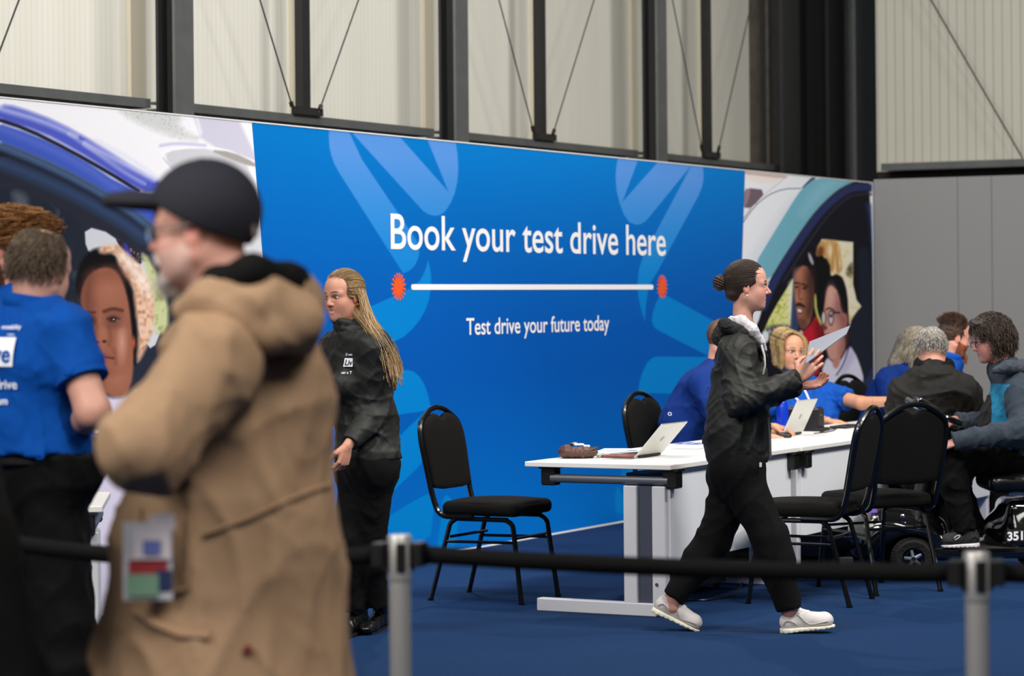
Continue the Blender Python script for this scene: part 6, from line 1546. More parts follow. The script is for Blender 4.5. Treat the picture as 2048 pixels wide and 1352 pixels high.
# ---------------------------------------------------------------- smiling woman with long blonde hair
def smiler():
    Y = 12.0; c = W(688, 592, Y); R = rotm(227, 6, 3); s = .96; skin = (.80, .58, .50)
    P = lambda x, y, z: c + R @ (np.array([x, y, z]) * s); nk = W(712, 672, Y)
    hp, _ = head_parts(c, R, s, skin, (.72, .36, .36), (.26, .17, .12), (.22, .16, .12), nk, .045, .82, smile=1.0, open_eyes=.8, h=.003)
    sL = W(752, 698, 11.86); eL = W(757, 815, 11.92); wL = W(694, 893, 11.74); sR = W(672, 700, 12.16); eR = W(650, 810, 12.1); wR = W(625, 880, 11.95)
    pel = W(735, 925, Y); ch = W(716, 748, Y); fw = nrm((-.85, -.5, 0))
    hl = W(746, 945, 11.94); hr = W(722, 945, 12.07); kl = W(742, 1090, 11.98); al = W(757, 1212, 12.05); kr = W(694, 1078, 11.98); ar = W(712, 1222, 12.02)
    h1 = hand(wL, (-.25, -.12, -1), (-.75, .55, 0), -1, (.9, .9, .95, 1.0), .8, .95, fore=(eL + wL) / 2); h2 = hand(wR, (-.5, -.2, -.8), (.3, .7, 0), 1, (.6, .6, .7, .7), .5, .95, fore=(eR + wR) / 2)
    body = torso(pel, ch, sL, sR, nk, fw, .82) + arm(sL, eL, wL, (.045, .038, .03), cut=.8) + arm(sR, eR, wR, (.045, .038, .03), cut=.8) + leg(hl, kl, al, (.08, .058, .038)) + leg(hr, kr, ar, (.08, .058, .038))
    p = person(hp + [skin_part(h1, skin), skin_part(h2, skin), skin_part(body, skin, .012)], 'smiling woman with long blonde hair in a charcoal jacket beside the brown coat', (pel[0], Y, 0))
    o = hair_cap(c, R, s, low=-.02, shell=(.104, .083, .098), front_cut=(.112, 0, -.034, .098, .098, .104))
    V, Q = surface(o, .0035); pt_ = [(V, Q, hcol(V, (.40, .30, .19), (.16, .13, .09), 9, c, (60, 260, 60), R))]
    rt = scalp_roots(3000, 15, lambda v: (v[:, 0] < .78) & (v[:, 2] > -.35) & ~((v[:, 0] > .52) & (v[:, 2] < .55)))
    tgt = np.array([-.10, 0, .02]); pa = comb(c, R, s, rt, lambda q, i: tgt - q, 9, .018, (.105, .083, .098), lift=.004, seed=6, arrive=True)
    r = np.random.RandomState(8); g = r.uniform(-1, 1, (len(rt), 1)); root = np.clip(rt[:, 2:3], 0, 1)
    cols = np.array([.66, .54, .38]) + g * .15 - np.clip((rt[:, 2:3] - .5) * .5, 0, .25) * np.array([.9, .8, .6]); pt_.append(ribbons(pa, np.full(pa.shape[:2], .0009), cols))
    V, Q = surface(chain([P(-.07, -.02, .02), P(-.09, .0, -.04)] + [W(726, 636, 11.94), W(750, 664, 11.93), W(771, 700, 11.95), W(782, 735, 11.97), W(787, 775, 11.98)], (.030, .030, .028, .030, .032, .028, .016), .02) + [('n', folds(84, .004, .03, (1, 1, .2)), 0)], .005); pt_.append((V, Q, hcol(V, (.50, .40, .27), (.14, .12, .09), 19, c, (260, 260, 14))))
    # long loose hair falling down the back
    n = 3400; ang = r.uniform(-1.5, 1.5, n); z0 = r.uniform(-.05, .04, n); st = np.stack([-.012 - .10 * np.cos(ang), .080 * np.sin(ang), z0], 1)
    lc = W(775, 790, 12.02); m = 16; paths = np.zeros((n, m, 3)); q = c + (st @ R.T) * s; ph = r.uniform(0, 6.28, n); ln = r.uniform(.45, .88, n)
    way = [W(722, 630, 11.92), W(748, 660, 11.90), W(770, 695, 11.92), W(783, 735, 11.94), W(790, 785, 11.96)]
    side = r.normal(size=(n, 3)) * np.array([.016, .045, .012])
    for k in range(m):
        t = k / (m - 1) * ln; tt = t * (len(way) - 1); i0 = np.clip(tt.astype(int), 0, len(way) - 2); fr = (tt - i0)[:, None]
        wp = np.array(way)[i0] * (1 - fr) + np.array(way)[i0 + 1] * fr + side * (.5 + t[:, None])
        bl = np.clip(t * 4, 0, 1)[:, None]; paths[:, k] = (q + np.array([.02, 0, -.03]) * t[:, None] * 4) * (1 - bl) + wp * bl
        paths[:, k, 0] += .004 * np.sin(t * 9 + ph) ; paths[:, k, 1] += .004 * np.cos(t * 8 + ph)
    pt_.append(ribbons(paths, np.full((n, m), .0012), np.array([.72, .60, .44]) + r.uniform(-1, 1, (n, 1)) * .15))
    n = 160; paths = np.zeros((n, 8, 3)); a0 = r.uniform(-1, 1, (n, 3)) * .006     # lock in front of the ear line
    for k in range(8):
        t = k / 7; w = [P(.0, .083, .0), P(-.012, .088, -.05), P(-.02, .092, -.09), P(-.02, .094, -.12)]; i0 = min(int(t * 3), 2); fr = t * 3 - i0
        paths[:, k] = w[i0] * (1 - fr) + w[i0 + 1] * fr + a0 * (1.2 - .5 * t) + np.array([-.02, 0, 0])
    pt_.append(ribbons(paths + np.array([.035, .0, .0]), np.full((n, 8), .0012), np.array([.66, .54, .36]) + r.uniform(-1, 1, (n, 1)) * .12))
    np_mesh('hair', pt_, M_hair, p)
    MB().lathe([(.001, -.006), (.006, -.003), (.006, .003), (.001, .006)], P(-.002, .084, -.044), 10).build('earring', mat('gold_earring', (.85, .66, .30), .25, .8), p)
    n1 = folds(81, .008, .19, (.5, .5, 1)); n2 = folds(82, .003, .10, (.4, .4, 1))
    jt = torso(pel + (0, 0, .02), ch, sL, sR, nk, fw, .88, .035, bust=.07) + [U(Ell(W(742, 850, Y), (.125, .12, .17)), .05), U(Ell(W(748, 890, Y), (.11, .12, .06)), .04)]
    ja = arm(sL, eL, wL, (.078, .070, .045), .03, cut=.93); jac = jt + ja + arm(sR, eR, wR, (.075, .068, .045), .03, cut=.93) + [('i', Plane(W(740, 918, Y), (0, 0, -1)), 0), ('n', n1, 0), ('n', n2, 0)]
    jk = garment('jacket', jac, M_jacket, p, .007)
    cl = chain(ring(W(704, 660, Y), (.25, 0, 1), fw, .066, .064, 12), .020, .015) + chain(ring(W(698, 645, Y), (.25, 0, 1), fw, .070, .066, 12), .014, .015); garment('collar', cl, M_jacket, jk, .005)
    pr = onto(jac[:-2], -fw, .006, .4); rt_ = np.array([-fw[1], fw[0], 0]) * -1; rt_ = np.array([.5, -.85, 0]); rt_ = nrm(np.cross((0, 0, 1.), -fw)) * -1
    if rt_[0] < 0: rt_ = -rt_
    Mw = mat('white_shirt_print', (.90, .92, .96), .6); pr = onto(jac[:-2], -fw * -1 if (-fw)[1] < 0 else -fw, .006, .4); pr = onto(jac[:-2], nrm((.5, .86, 0)), .006, .4); rt_ = nrm((.86, -.5, 0))
    V_, F_ = dense_quad(W(671, 734, 11.8), rt_, (0, 0, 1), .050, .038, 10, 6); MB().add(pr(V_), F_).build('white_badge', Mw, jk, smooth=False)
    pr2 = onto(jac[:-2], nrm((.5, .86, 0)), .009, .4); v, f = text_mesh('Liv', .02, .15); v = v / .73 * .026; P_ = W(674, 731, 11.8)[None] + v[:, :1] * rt_ + v[:, 1:] * np.array([0, 0, 1.]); MB().add(pr2(P_), f).build('badge_lettering', M_jacket, jk, smooth=False)
    for txt, py, h_ in (('O mot', 712, .012), ('ver a T', 748, .012)):
        v, f = text_mesh(txt, .01); v = v / .73 * h_; P_ = W(672, py, 11.8)[None] + v[:, :1] * rt_ + v[:, 1:] * np.array([0, 0, 1.]); MB().add(pr(P_), f).build('chest_print', Mw, jk, smooth=False)
    tr = leg(hl, kl, al, (.098, .070, .048), .035) + leg(hr, kr, ar, (.098, .070, .048), .035) + [U(Cone(hl + (0, 0, .03), hr + (0, 0, .03), .125, .125), .05), U(Ell(W(752, 940, Y), (.075, .10, .08)), .03), ('n', folds(83, .005, .14), 0)]
    garment('trousers', tr, M_trous, p, .008)
    Mb = mat('black_boot_leather', (.03, .03, .03), .35, bump=(50, .2))
    f1 = WF(745, 1262, .0); boot(WF(775, 1246), WF(748, 1266) + (-.05, -.12, 0), al + (0, 0, .06), p, Mb); boot(WF(728, 1262), WF(700, 1274) + (-.06, -.1, 0), ar + (0, 0, .06), p, Mb)
    MB().tube([wL + np.array([-.03, -.02, -.075]), wL + np.array([-.034, -.022, -.078])], .010, 10).build('ring', mat('silver_ring', (.8, .8, .8), .2, .9), p)
smiler()

# ---------------------------------------------------------------- seated people round the farther desks
M_royal = mat('royal_blue_tee', (.05, .30, .65), .85, bump=(260, .2), spec=.2)
M_royald = mat('deep_blue_polo', (.02, .16, .42), .85, bump=(260, .2), spec=.2)
M_lany = mat('white_lanyard', (.85, .87, .92), .6)
def seated_legs(pel, fw, sp=.09, th=.43, lat=None, zk=.48):
    """feet on the floor, thighs level; returns hips, knees, ankles (left, right)"""
    fw = nrm(fw); lat = np.cross((0, 0, 1), fw) if lat is None else lat; o = []
    for s in (1, -1):
        h = pel + lat * sp * s; k = h + fw * th + lat * .05 * s; k = np.array([k[0], k[1], zk]); a = np.array([k[0] - fw[0] * .05, k[1] - fw[1] * .05, .10]); o.append((h, k, a))
    return o
def lower(p, legs, fw, m=None, h=.011, shoes=True):
    m = m or M_trous; ops = []
    for (a, b, c) in legs: ops += leg(a, b, c, (.092, .075, .06), .04)
    ops += [U(Cone(legs[0][0], legs[1][0], .115, .115), .05)]
    garment('trousers', ops, m, p, h)
    if shoes:
        for (a, b, c) in legs: f = nrm(fw); boot((c[0] - f[0] * .08, c[1] - f[1] * .08, 0), (c[0] + f[0] * .19, c[1] + f[1] * .19, 0), c + (0, 0, .03), p, M_black_cloth)
def stool(p, rz, label, z):
    e = empty('stool', (p[0], p[1], 0), rz, label, 'stool', 'black stools')
    R = frame_m(rz); o = np.array([p[0], p[1], 0])
    MB().lathe([(.001, z - .05), (.16, z - .05), (.175, z - .035), (.17, z - .008), (.001, z)], o, 24).build('seat', M_cs, e)
    for k in range(4):
        a = math.pi / 4 + k * math.pi / 2; d = R @ np.array([math.cos(a), math.sin(a), 0]); MB().tube([o + d * .11 + (0, 0, z - .045), o + d * .19], .012, 8).build('leg', M_cf, e)
    return e
def blonde_seated():
    Y = 16.9; c = W(1579, 702, Y); R = rotm(-66, 4, -3); s = 1.06; skin = (.84, .62, .50)
    P = lambda x, y, z: c + R @ (np.array([x, y, z]) * s); nk = W(1588, 762, Y + .04)
    hp, _ = head_parts(c, R, s, skin, (.72, .42, .38), (.42, .30, .20), (.22, .20, .18), nk, .052, 1.0, age=.2, h=.0032)
    sR = W(1550, 786, 16.87); eR = W(1572, 846, 16.70); wR = W(1655, 842, 16.47); sL = W(1655, 790, 17.03); eL = W(1722, 806, 16.80); wL = W(1785, 802, 16.65)
    pel = np.array([c[0] + .02, Y + .12, .52]); ch = W(1604, 815, Y + .03); fw = np.array([.75, -.66, 0])
    fw = nrm(D2)
    L = seated_legs(pel, fw, zk=.50)
    h1 = hand(wR, (1, -.12, -.10), (0, 0, -1), -1, (.25, .25, .3, .35), .3, 1.0, .1, fore=(eR + wR) / 2); h2 = hand(wL, (1, 0, 0), (0, -.3, -1), 1, fore=(eL + wL) / 2)
    fa = [U(Cone(sL + (eL - sL) * .3, eL, .050, .042), .02), U(Cone(eL, wL, .042, .028), .02)]; fb = [U(Cone(sR, eR, .048, .042), .02), U(Cone(eR, wR, .040, .027), .02)]
    body = torso(pel, ch, sL, sR, nk, fw, .95)
    for a in L: body += leg(*a)
    p = person(hp + [skin_part(h1, skin), skin_part(h2, skin), skin_part(fa + fb, skin, .006), skin_part(body, skin, .012)], 'seated blonde woman in a blue t-shirt with white lanyard, arm stretched to the right', (pel[0], pel[1], 0))
    # bob with side fringe
    o = hair_cap(c, R, s, low=None, shell=(.096, .081, .093), front_cut=(.112, .0, -.030, .094, .072, .106))
    for y in (1, -1): o += [U(Cone(P(-.010, .076 * y, .02), P(.0, .082 * y, -.08), .026, .024), .03)]
    o += [U(Ell(P(-.055, 0, -.07), np.array([.05, .08, .07])), .03), ('n', folds(91, .003, .03), 0)]
    V, Q = surface(o, .0038); pt_ = [(V, Q, hcol(V, (.60, .48, .32), (.10, .09, .07), 10, c, (260, 30, 20), R))]
    r = np.random.RandomState(9); n = 2200; paths = np.zeros((n, 12, 3)); y0 = r.uniform(-1, 1, n); j1 = r.normal(size=n) * .006; j2 = r.uniform(.75, 1.05, n); sd = np.where(y0 + .25 > 0, 1, -1); x0 = r.uniform(-.08, .066, n)
    for k in range(12):
        t = k / 11; ang = np.clip(t * 2.2, 0, 1) * 1.45; yy = -.02 * (1 - t) + sd * (.004 + (.076 + j1) * np.sin(ang)); zz = .030 + (.095 + j1 * .5) * np.cos(ang) - np.clip(t * 2.2 - 1, 0, 9) * .115 * j2
        xx = x0 * (1 - .25 * t) + .010 * t + np.where(x0 > .05, .012 * math.sin(t * 3), 0); paths[:, k] = np.stack([xx * .95, yy + sd * .006 * math.sin(t * 5) + r.normal(size=n) * .002, zz + x0 * -.12], 1)
    pw = c + (paths @ R.T) * s; pt_.append(ribbons(pw, np.full((n, 12), .0013), np.array([.74, .62, .42]) + r.uniform(-1, 1, (n, 1)) * .16)); np_mesh('hair', pt_, M_hair, p)
    sh = torso(pel, ch, sL, sR, nk, fw, 1.0, .028, bust=.085) + arm(sR, eR, wR, (.082, .075, .04), .04, cut=-.30) + [U(Cone(sL, sL + (eL - sL) * .62, .080, .078, cutb=True), .04), U(Ell(W(1606, 850, 16.85), (.19, .17, .14)), .06), ('n', folds(92, .007, .16), 0), ('n', folds(93, .003, .07), 0)]
    tee = garment('t_shirt', sh, M_royal, p, .008)
    pr = onto(sh[:-2], (0, 1, 0), .005, .5)
    for X0, X1, X2 in ((1570, 1592, 1641), (1630, 1646, 1648)):
        pts = [W(1578, 768, 16.35), W(1598, 792, 16.35), W(1622, 818, 16.35), W(1646, 842, 16.35)] if X0 == 1570 else [W(1618, 768, 16.35), W(1630, 795, 16.35), W(1642, 825, 16.35), W(1648, 846, 16.35)]
        q = pr(np.array(sm(pts, 2, False))); MB().tube(list(q), .0085, 4, flat=.25, up=(0, -1, 0)).build('lanyard', M_lany, p)
    for i, (px, py, w_, h_) in enumerate(((1618, 812, .05, .012), (1622, 822, .06, .012), (1626, 832, .05, .010))):
        V_, F_ = dense_quad(W(px, py, 16.35), (1, .2, 0), (0, 0, 1), w_, h_, 8, 3); MB().add(pr(V_), F_).build('chest_print', M_lany, tee, smooth=False)
    MB().tube(ring(wR + nrm(eR - wR) * .03, nrm(eR - wR), (0, 0, 1), .034, .034, 14), .0022, 5).tube(ring(wR + nrm(eR - wR) * .045, nrm(eR - wR) + (0, 0, .3), (0, 0, 1), .036, .036, 14), .0022, 5).build('bracelet', M_lany, p)
    lower(p, L, fw); 
    o = copy_tree(chair0); o.location = (pel[0] - .02, pel[1] + .02, 0); o.rotation_euler = (0, 0, math.atan2(fw[1], fw[0])); set_props(o, 'black banquet chair the blonde woman sits on', 'chair', 'black banquet chairs')
blonde_seated()
def hidden_staff():
    Y = 15.25; c = W(1449, 682, Y); R = rotm(-20, 25, 0); s = 1.0; skin = (.82, .60, .50); nk = W(1432, 745, Y)
    P = lambda x, y, z: c + R @ (np.array([x, y, z]) * s)
    hp, _ = head_parts(c, R, s, skin, neck_to=nk, h=.005)
    sR = W(1405, 770, 15.08); sL = W(1440, 775, 15.40); eR = W(1450, 862, 14.90); wR = W(1530, 866, 14.85); eL = W(1480, 850, 15.40); wL = W(1545, 856, 15.15)
    wR = W(1520, 872, 14.80); wL = W(1550, 864, 15.04)
    pel = np.array([W(1352, 900, Y)[0], Y + .0, .53]); ch = W(1415, 815, Y); fw = nrm((1, -.25, 0)); L = seated_legs(pel, fw)
    h1 = hand(wR, (1, -.1, -.05), (0, .1, -1), 1, (.3, .3, .3, .35), .3, fore=(eR + wR) / 2); h2 = hand(wL + np.array([0, 0, .03]), (.85, -.3, -.18), (0, 0, -1), -1, (.6, .6, .65, .7), .5, .95, fore=(eL + wL) / 2)
    fa = [U(Cone(sR, eR, .048, .04), .02), U(Cone(eR, wR, .038, .026), .02), U(Cone(sL, eL, .048, .04), .02), U(Cone(eL, wL, .038, .026), .02)]
    body = torso(pel, ch, sL, sR, nk, fw, .95)
    for a in L: body += leg(*a)
    p = person(hp + [skin_part(h1, skin), skin_part(h2, skin), skin_part(fa, skin, .008), skin_part(body, skin, .014)], 'seated staff member in dark blue leaning forward, mostly hidden behind the walking woman', (pel[0], pel[1], 0))
    V, Q = surface(hair_cap(c, R, s, low=-.05, shell=(.106, .084, .098), nz=folds(95, .003, .03)), .005); np_mesh('hair', [(V, Q, hcol(V, (.36, .23, .13), (.12, .09, .06), 11, c, (150, 150, 40), R))], M_hair, p)
    sh = torso(pel, ch, sL, sR, nk, fw, 1.0, .028) + [U(Cone(W(1372, 850, Y), W(1400, 790, Y), .16, .15), .05)] + arm(sR, eR, wR, (.08, .075, .04), .04, cut=-.3) + arm(sL, eL, wL, (.08, .075, .04), .04, cut=-.3) + [('n', folds(96, .007, .16), 0)]
    sh_ = garment('polo_shirt', sh, M_royald, p, .009)
    pr = onto(sh[:-1], (0, 1, 0), .006, .5); v, f = text_mesh('O', .02); v = v / .73 * .02; P_ = W(1345, 838, 14.70)[None] + v[:, :1] * np.array([1, 0, 0.]) + v[:, 1:] * np.array([0, 0, 1.]); MB().add(pr(P_), f).build('back_print', M_lany, sh_, smooth=False)
    lower(p, L, fw)
hidden_staff()
def long_grey_hair():
    Y = 18.0; c = W(1834, 694, Y); R = rotm(-8, 28, 0); s = 1.05; skin = (.84, .64, .56); nk = W(1815, 745, Y)
    P = lambda x, y, z: c + R @ (np.array([x, y, z]) * s)
    hp, _ = head_parts(c, R, s, skin, neck_to=nk, h=.005)
    sR = W(1776, 762, 17.80); sL = W(1800, 765, 18.15); eR = W(1790, 835, 17.60); wR = W(1850, 845, 17.50); eL = W(1850, 835, 18.20); wL = W(1900, 845, 18.00)
    pel = np.array([W(1750, 900, Y)[0], Y, .52]); ch = W(1778, 805, Y); fw = nrm((1, -.15, 0)); L = seated_legs(pel, fw)
    h1 = hand(wR, (1, 0, 0), (0, 0, -1), 1, fore=(eR + wR) / 2); h2 = hand(wL, (1, 0, 0), (0, 0, -1), -1, fore=(eL + wL) / 2)
    fa = [U(Cone(sR, eR, .048, .04), .02), U(Cone(eR, wR, .038, .026), .02), U(Cone(sL, eL, .048, .04), .02), U(Cone(eL, wL, .038, .026), .02)]
    body = torso(pel, ch, sL, sR, nk, fw, .95)
    for a in L: body += leg(*a)
    p = person(hp + [skin_part(h1, skin), skin_part(h2, skin), skin_part(fa, skin, .008), skin_part(body, skin, .014)], 'seated person with long wavy grey blonde hair in a dark blue shirt', (pel[0], pel[1], 0))
    o = hair_cap(c, R, s, low=None, shell=(.106, .086, .100), front_cut=(.125, 0, -.04, .08, .07, .10)) + [U(Cone(P(-.06, 0, .0), W(1795, 728, Y), .085, .07), .03), U(Cone(P(.0, -.05, -.03), W(1826, 742, 17.90), .045, .03), .03), ('n', folds(97, .005, .04), 0)]
    V, Q = surface(o, .005); pt_ = [(V, Q, hcol(V, (.42, .38, .32), (.16, .15, .13), 12, c, (120, 120, 30), R))]
    r = np.random.RandomState(10); n = 1500; m = 14; ang = r.uniform(-1.9, 1.9, n); el = r.uniform(-.3, 1.45, n)
    st = np.stack([-.012 - .108 * np.cos(ang) * np.cos(el), .088 * np.sin(ang) * np.cos(el), .030 + .102 * np.sin(el)], 1)
    Wst = c + (st @ R.T) * s; paths = np.zeros((n, m, 3)); ph = r.uniform(0, 6.28, n); ln = r.uniform(.07, .19, n); out = nrm_rows = (Wst - c) / np.linalg.norm(Wst - c, axis=1, keepdims=True)
    vel = out * .35 + np.array([-.35, 0, -.1]); q = Wst.copy(); cc_ = P(-.012, 0, .03)
    for k in range(m):
        paths[:, k] = q; vel = vel * .8 + np.array([-.04, -.01, -.30]); q = q + vel / np.linalg.norm(vel, axis=1, keepdims=True) * ((ln + el * .07) / m)[:, None]
        e = q - cc_; d = np.linalg.norm(e, axis=1, keepdims=True); q = np.where(d < .100 * s, cc_ + e / d * .100 * s, q)
        q[:, 0] += .0035 * np.sin(k * .9 + ph); q[:, 1] += .0035 * np.cos(k * .9 + ph)
    pt_.append(ribbons(paths, np.full((n, m), .0017), np.array([.60, .56, .48]) + r.uniform(-1, 1, (n, 1)) * .17)); np_mesh('hair', pt_, M_hair, p)
    sh = torso(pel, ch, sL, sR, nk, fw, 1.0, .030) + [U(Cone(W(1762, 850, Y), W(1775, 800, Y), .155, .15), .05)] + arm(sR, eR, wR, (.084, .078, .04), .04, cut=-.15) + arm(sL, eL, wL, (.08, .075, .04), .04, cut=-.3) + [('n', folds(98, .008, .16), 0)]
    garment('polo_shirt', sh, M_royald, p, .009)
    lower(p, L, fw, h=.014); 
    MB().tube(ring(wR, (1, 0, 0), (0, 0, 1), .036, .034, 12), .005, 6).build('wristwatch', M_black, p)
long_grey_hair()
def grey_back():
    Y = 14.9; c = W(1863, 698, Y); R = rotm(86, 22, 0); s = .98; skin = (.82, .60, .52); nk = W(1868, 752, Y - .06)
    P = lambda x, y, z: c + R @ (np.array([x, y, z]) * s)
    hp, _ = head_parts(c, R, s, skin, neck_to=nk, nr=.062, h=.0045)
    sL = W(1808, 792, 14.85); sR = W(1928, 790, 14.75); eL = W(1792, 880, 14.95); eR = W(1950, 870, 14.8); wL = W(1800, 868, 15.25); wR = W(1925, 866, 15.1)
    pel = np.array([W(1866, 900, Y)[0], Y - .08, .54]); ch = W(1866, 815, Y - .04); fw = nrm((-.1, 1, 0)); L = seated_legs(pel, fw)
    h1 = hand(wL, (.2, 1, -.1), (0, 0, -1), -1, fore=(eL + wL) / 2); h2 = hand(wR, (-.2, 1, -.1), (0, 0, -1), 1, fore=(eR + wR) / 2)
    body = torso(pel, ch, sL, sR, nk, fw) + arm(sL, eL, wL) + arm(sR, eR, wR)
    for a in L: body += leg(*a)
    p = person(hp + [skin_part(h1, skin, .006), skin_part(h2, skin, .006), skin_part(body, skin, .014)], 'seated man with short grey white hair in a black jacket, seen from behind', (pel[0], pel[1], 0))
    o = hair_cap(c, R, s, low=-.05, shell=(.102, .081, .094), front_cut=(.11, 0, -.02, .095, .09, .10), nz=folds(101, .003, .025)); V, Q = surface(o, .004)
    top = lambda V: np.clip(1 - np.linalg.norm(((V - c) @ R / s - np.array([.01, 0, .125])) / np.array([.06, .05, .05]), axis=1), 0, 1)[:, None] * 1.2
    C_ = hcol(V, (.52, .50, .47), (.13, .13, .12), 13, c, (220, 220, 60), R); a = np.clip(top(V), 0, .75); C_ = C_ * (1 - a) + to_lin(np.array([.86, .70, .62])) * a; pt_ = [(V, Q, C_)]
    rt = scalp_roots(1100, 17, lambda v: (v[:, 0] < .5) & (v[:, 2] > -.65)); pa = comb(c, R, s, rt, lambda q, i: np.stack([-.4 + q[:, 0] * 0, q[:, 1] * 4, -.6 - q[:, 2] * 0], 1), 5, .008, (.102, .081, .094), lift=.005, wave=.3, seed=9)
    r = np.random.RandomState(11); pt_.append(ribbons(pa, np.full(pa.shape[:2], .0013), np.array([.66, .64, .61]) + r.uniform(-1, 1, (len(rt), 1)) * .16)); np_mesh('hair', pt_, M_hair, p)
    jt = torso(pel, ch, sL, sR, nk, fw, 1.08, .045) + [U(Cone(W(1862, 900, Y), W(1866, 810, Y - .03), .22, .19, (fw, .75)), .06)] + arm(sL, eL, wL, (.095, .085, .055), .05, cut=.93) + arm(sR, eR, wR, (.095, .085, .055), .05, cut=.93) + [('n', folds(102, .012, .24, (1, .5, .8)), 0), ('n', folds(103, .004, .11), 0)]
    jk = garment('jacket', jt, mat('black_brown_jacket', (.085, .078, .068), .75, bump=(70, .12), spec=.25), p, .008)
    garment('collar', chain(ring(W(1868, 727, Y - .04), (0, -.2, 1), fw, .078, .088, 12), .022, .02) + chain(ring(W(1868, 738, Y - .05), (0, -.2, 1), fw, .088, .10, 12), .02, .02) + [('n', folds(104, .004, .06), 0)], M_black_cloth, jk, .006)
    lower(p, L, fw, h=.014); stool(pel, 0, 'black stool under the grey haired man in the black jacket', .45)
grey_back()
def bearded():
    Y = 17.25; c = W(1909, 674, Y); R = rotm(14, 14, 0); s = 1.04; skin = (.86, .62, .54); nk = W(1898, 728, Y)
    P = lambda x, y, z: c + R @ (np.array([x, y, z]) * s)
    hp, _ = head_parts(c, R, s, skin, neck_to=nk, nr=.058, brow=(.4, .22, .12), beard=((.50, .26, .13), .9), h=.004)
    sR = W(1875, 768, 17.10); sL = W(1905, 768, 17.50); eR = W(1885, 840, 17.00); eL = W(1950, 840, 17.55); wR = W(1940, 850, 16.95); wL = W(1975, 850, 17.35)
    pel = np.array([W(1866, 900, Y)[0], Y, .53]); ch = W(1885, 808, Y); fw = nrm((1, .05, 0)); L = seated_legs(pel, fw)
    h1 = hand(wR, (1, 0, 0), (0, 0, -1), 1, fore=(eR + wR) / 2); h2 = hand(wL, (1, 0, 0), (0, 0, -1), -1, fore=(eL + wL) / 2)
    fa = [U(Cone(sR, eR, .048, .04), .02), U(Cone(eR, wR, .038, .026), .02), U(Cone(sL, eL, .048, .04), .02), U(Cone(eL, wL, .038, .026), .02)]
    body = torso(pel, ch, sL, sR, nk, fw)
    for a in L: body += leg(*a)
    p = person(hp + [skin_part(h1, skin, .006), skin_part(h2, skin, .006), skin_part(fa, skin, .008), skin_part(body, skin, .014)], 'seated man with short brown hair and ginger beard in a blue shirt', (pel[0], pel[1], 0))
    o = hair_cap(c, R, s, low=-.03, shell=(.103, .080, .102), front_cut=(.118, 0, -.03, .09, .09, .10), nz=folds(111, .004, .03)); V, Q = surface(o, .004); pt_ = [(V, Q, hcol(V, (.24, .15, .09), (.08, .05, .03), 14, c, (120, 200, 120), R))]
    rt = scalp_roots(700, 19, lambda v: (v[:, 0] < .6) & (v[:, 2] > .25)); pa = comb(c, R, s, rt, lambda q, i: np.stack([-.3 + q[:, 0] * 0, q[:, 1] * 4, .4 + 0 * q[:, 2]], 1), 5, .007, (.103, .081, .1), lift=.01, wave=1.0, seed=12); r = np.random.RandomState(12)
    pt_.append(ribbons(pa, np.full(pa.shape[:2], .0013), np.array([.30, .19, .12]) + r.uniform(-1, 1, (len(rt), 1)) * .08)); np_mesh('hair', pt_, M_hair, p)
    o = [U(Ell(P(.062, 0, -.108), np.array([.042, .040, .048])), 0), ('n', folds(112, .003, .02), 0)]
    for y in (1, -1): o[1:1] = [U(Cone(P(.005, .062 * y, -.04), P(.05, .038 * y, -.10), .012, .026), .02), U(Cone(P(.092, 0, -.047), P(.084, .026 * y, -.062), .007, .007), .01)]
    V, Q = surface(o, .004); bp_ = [(V, Q, hcol(V, (.50, .27, .13), (.12, .08, .05), 15, c, (200, 200, 60), R))]
    n = 500; rr = np.stack([r.uniform(.02, .10, n), r.uniform(-.045, .045, n), r.uniform(-.14, -.09, n)], 1); pt = np.stack([rr + np.array([.003, 0, -.007]) * k + r.normal(size=(n, 3)) * .0015 * k for k in range(4)], 1); pt = c + (pt @ R.T) * s
    bp_.append(ribbons(pt, np.full(pt.shape[:2], .0011), np.array([.58, .32, .16]) + r.uniform(-1, 1, (n, 1)) * .12)); np_mesh('beard', bp_, M_hair, p)
    sh = torso(pel, ch, sL, sR, nk, fw, 1.04, .030) + arm(sR, eR, wR, (.084, .078, .04), .04, cut=-.3) + arm(sL, eL, wL, (.08, .075, .04), .04, cut=-.3) + [U(Cone(W(1872, 860, Y), W(1882, 800, Y), .16, .15), .05), ('n', folds(113, .007, .15), 0)]
    t = garment('polo_shirt', sh, M_royal, p, .009)
    MB().tube(ring(W(1899, 712, Y), (.3, 0, 1), fw, .070, .076, 16), .018, 8, flat=1.4).build('collar', M_royal, t)
    pr = onto(sh[:-1], (0, 1, 0), .006, .5); q = pr(np.array(sm([W(1905, 706, 16.65), W(1918, 722, 16.65), W(1930, 738, 16.65), W(1938, 760, 16.65)], 2, False))); MB().tube(list(q), .010, 4, flat=.3, up=(0, -1, 0)).build('lanyard', M_lany, p)
    lower(p, L, fw, h=.014); stool(pel, 0, 'black stool under the bearded man', .45)
bearded()

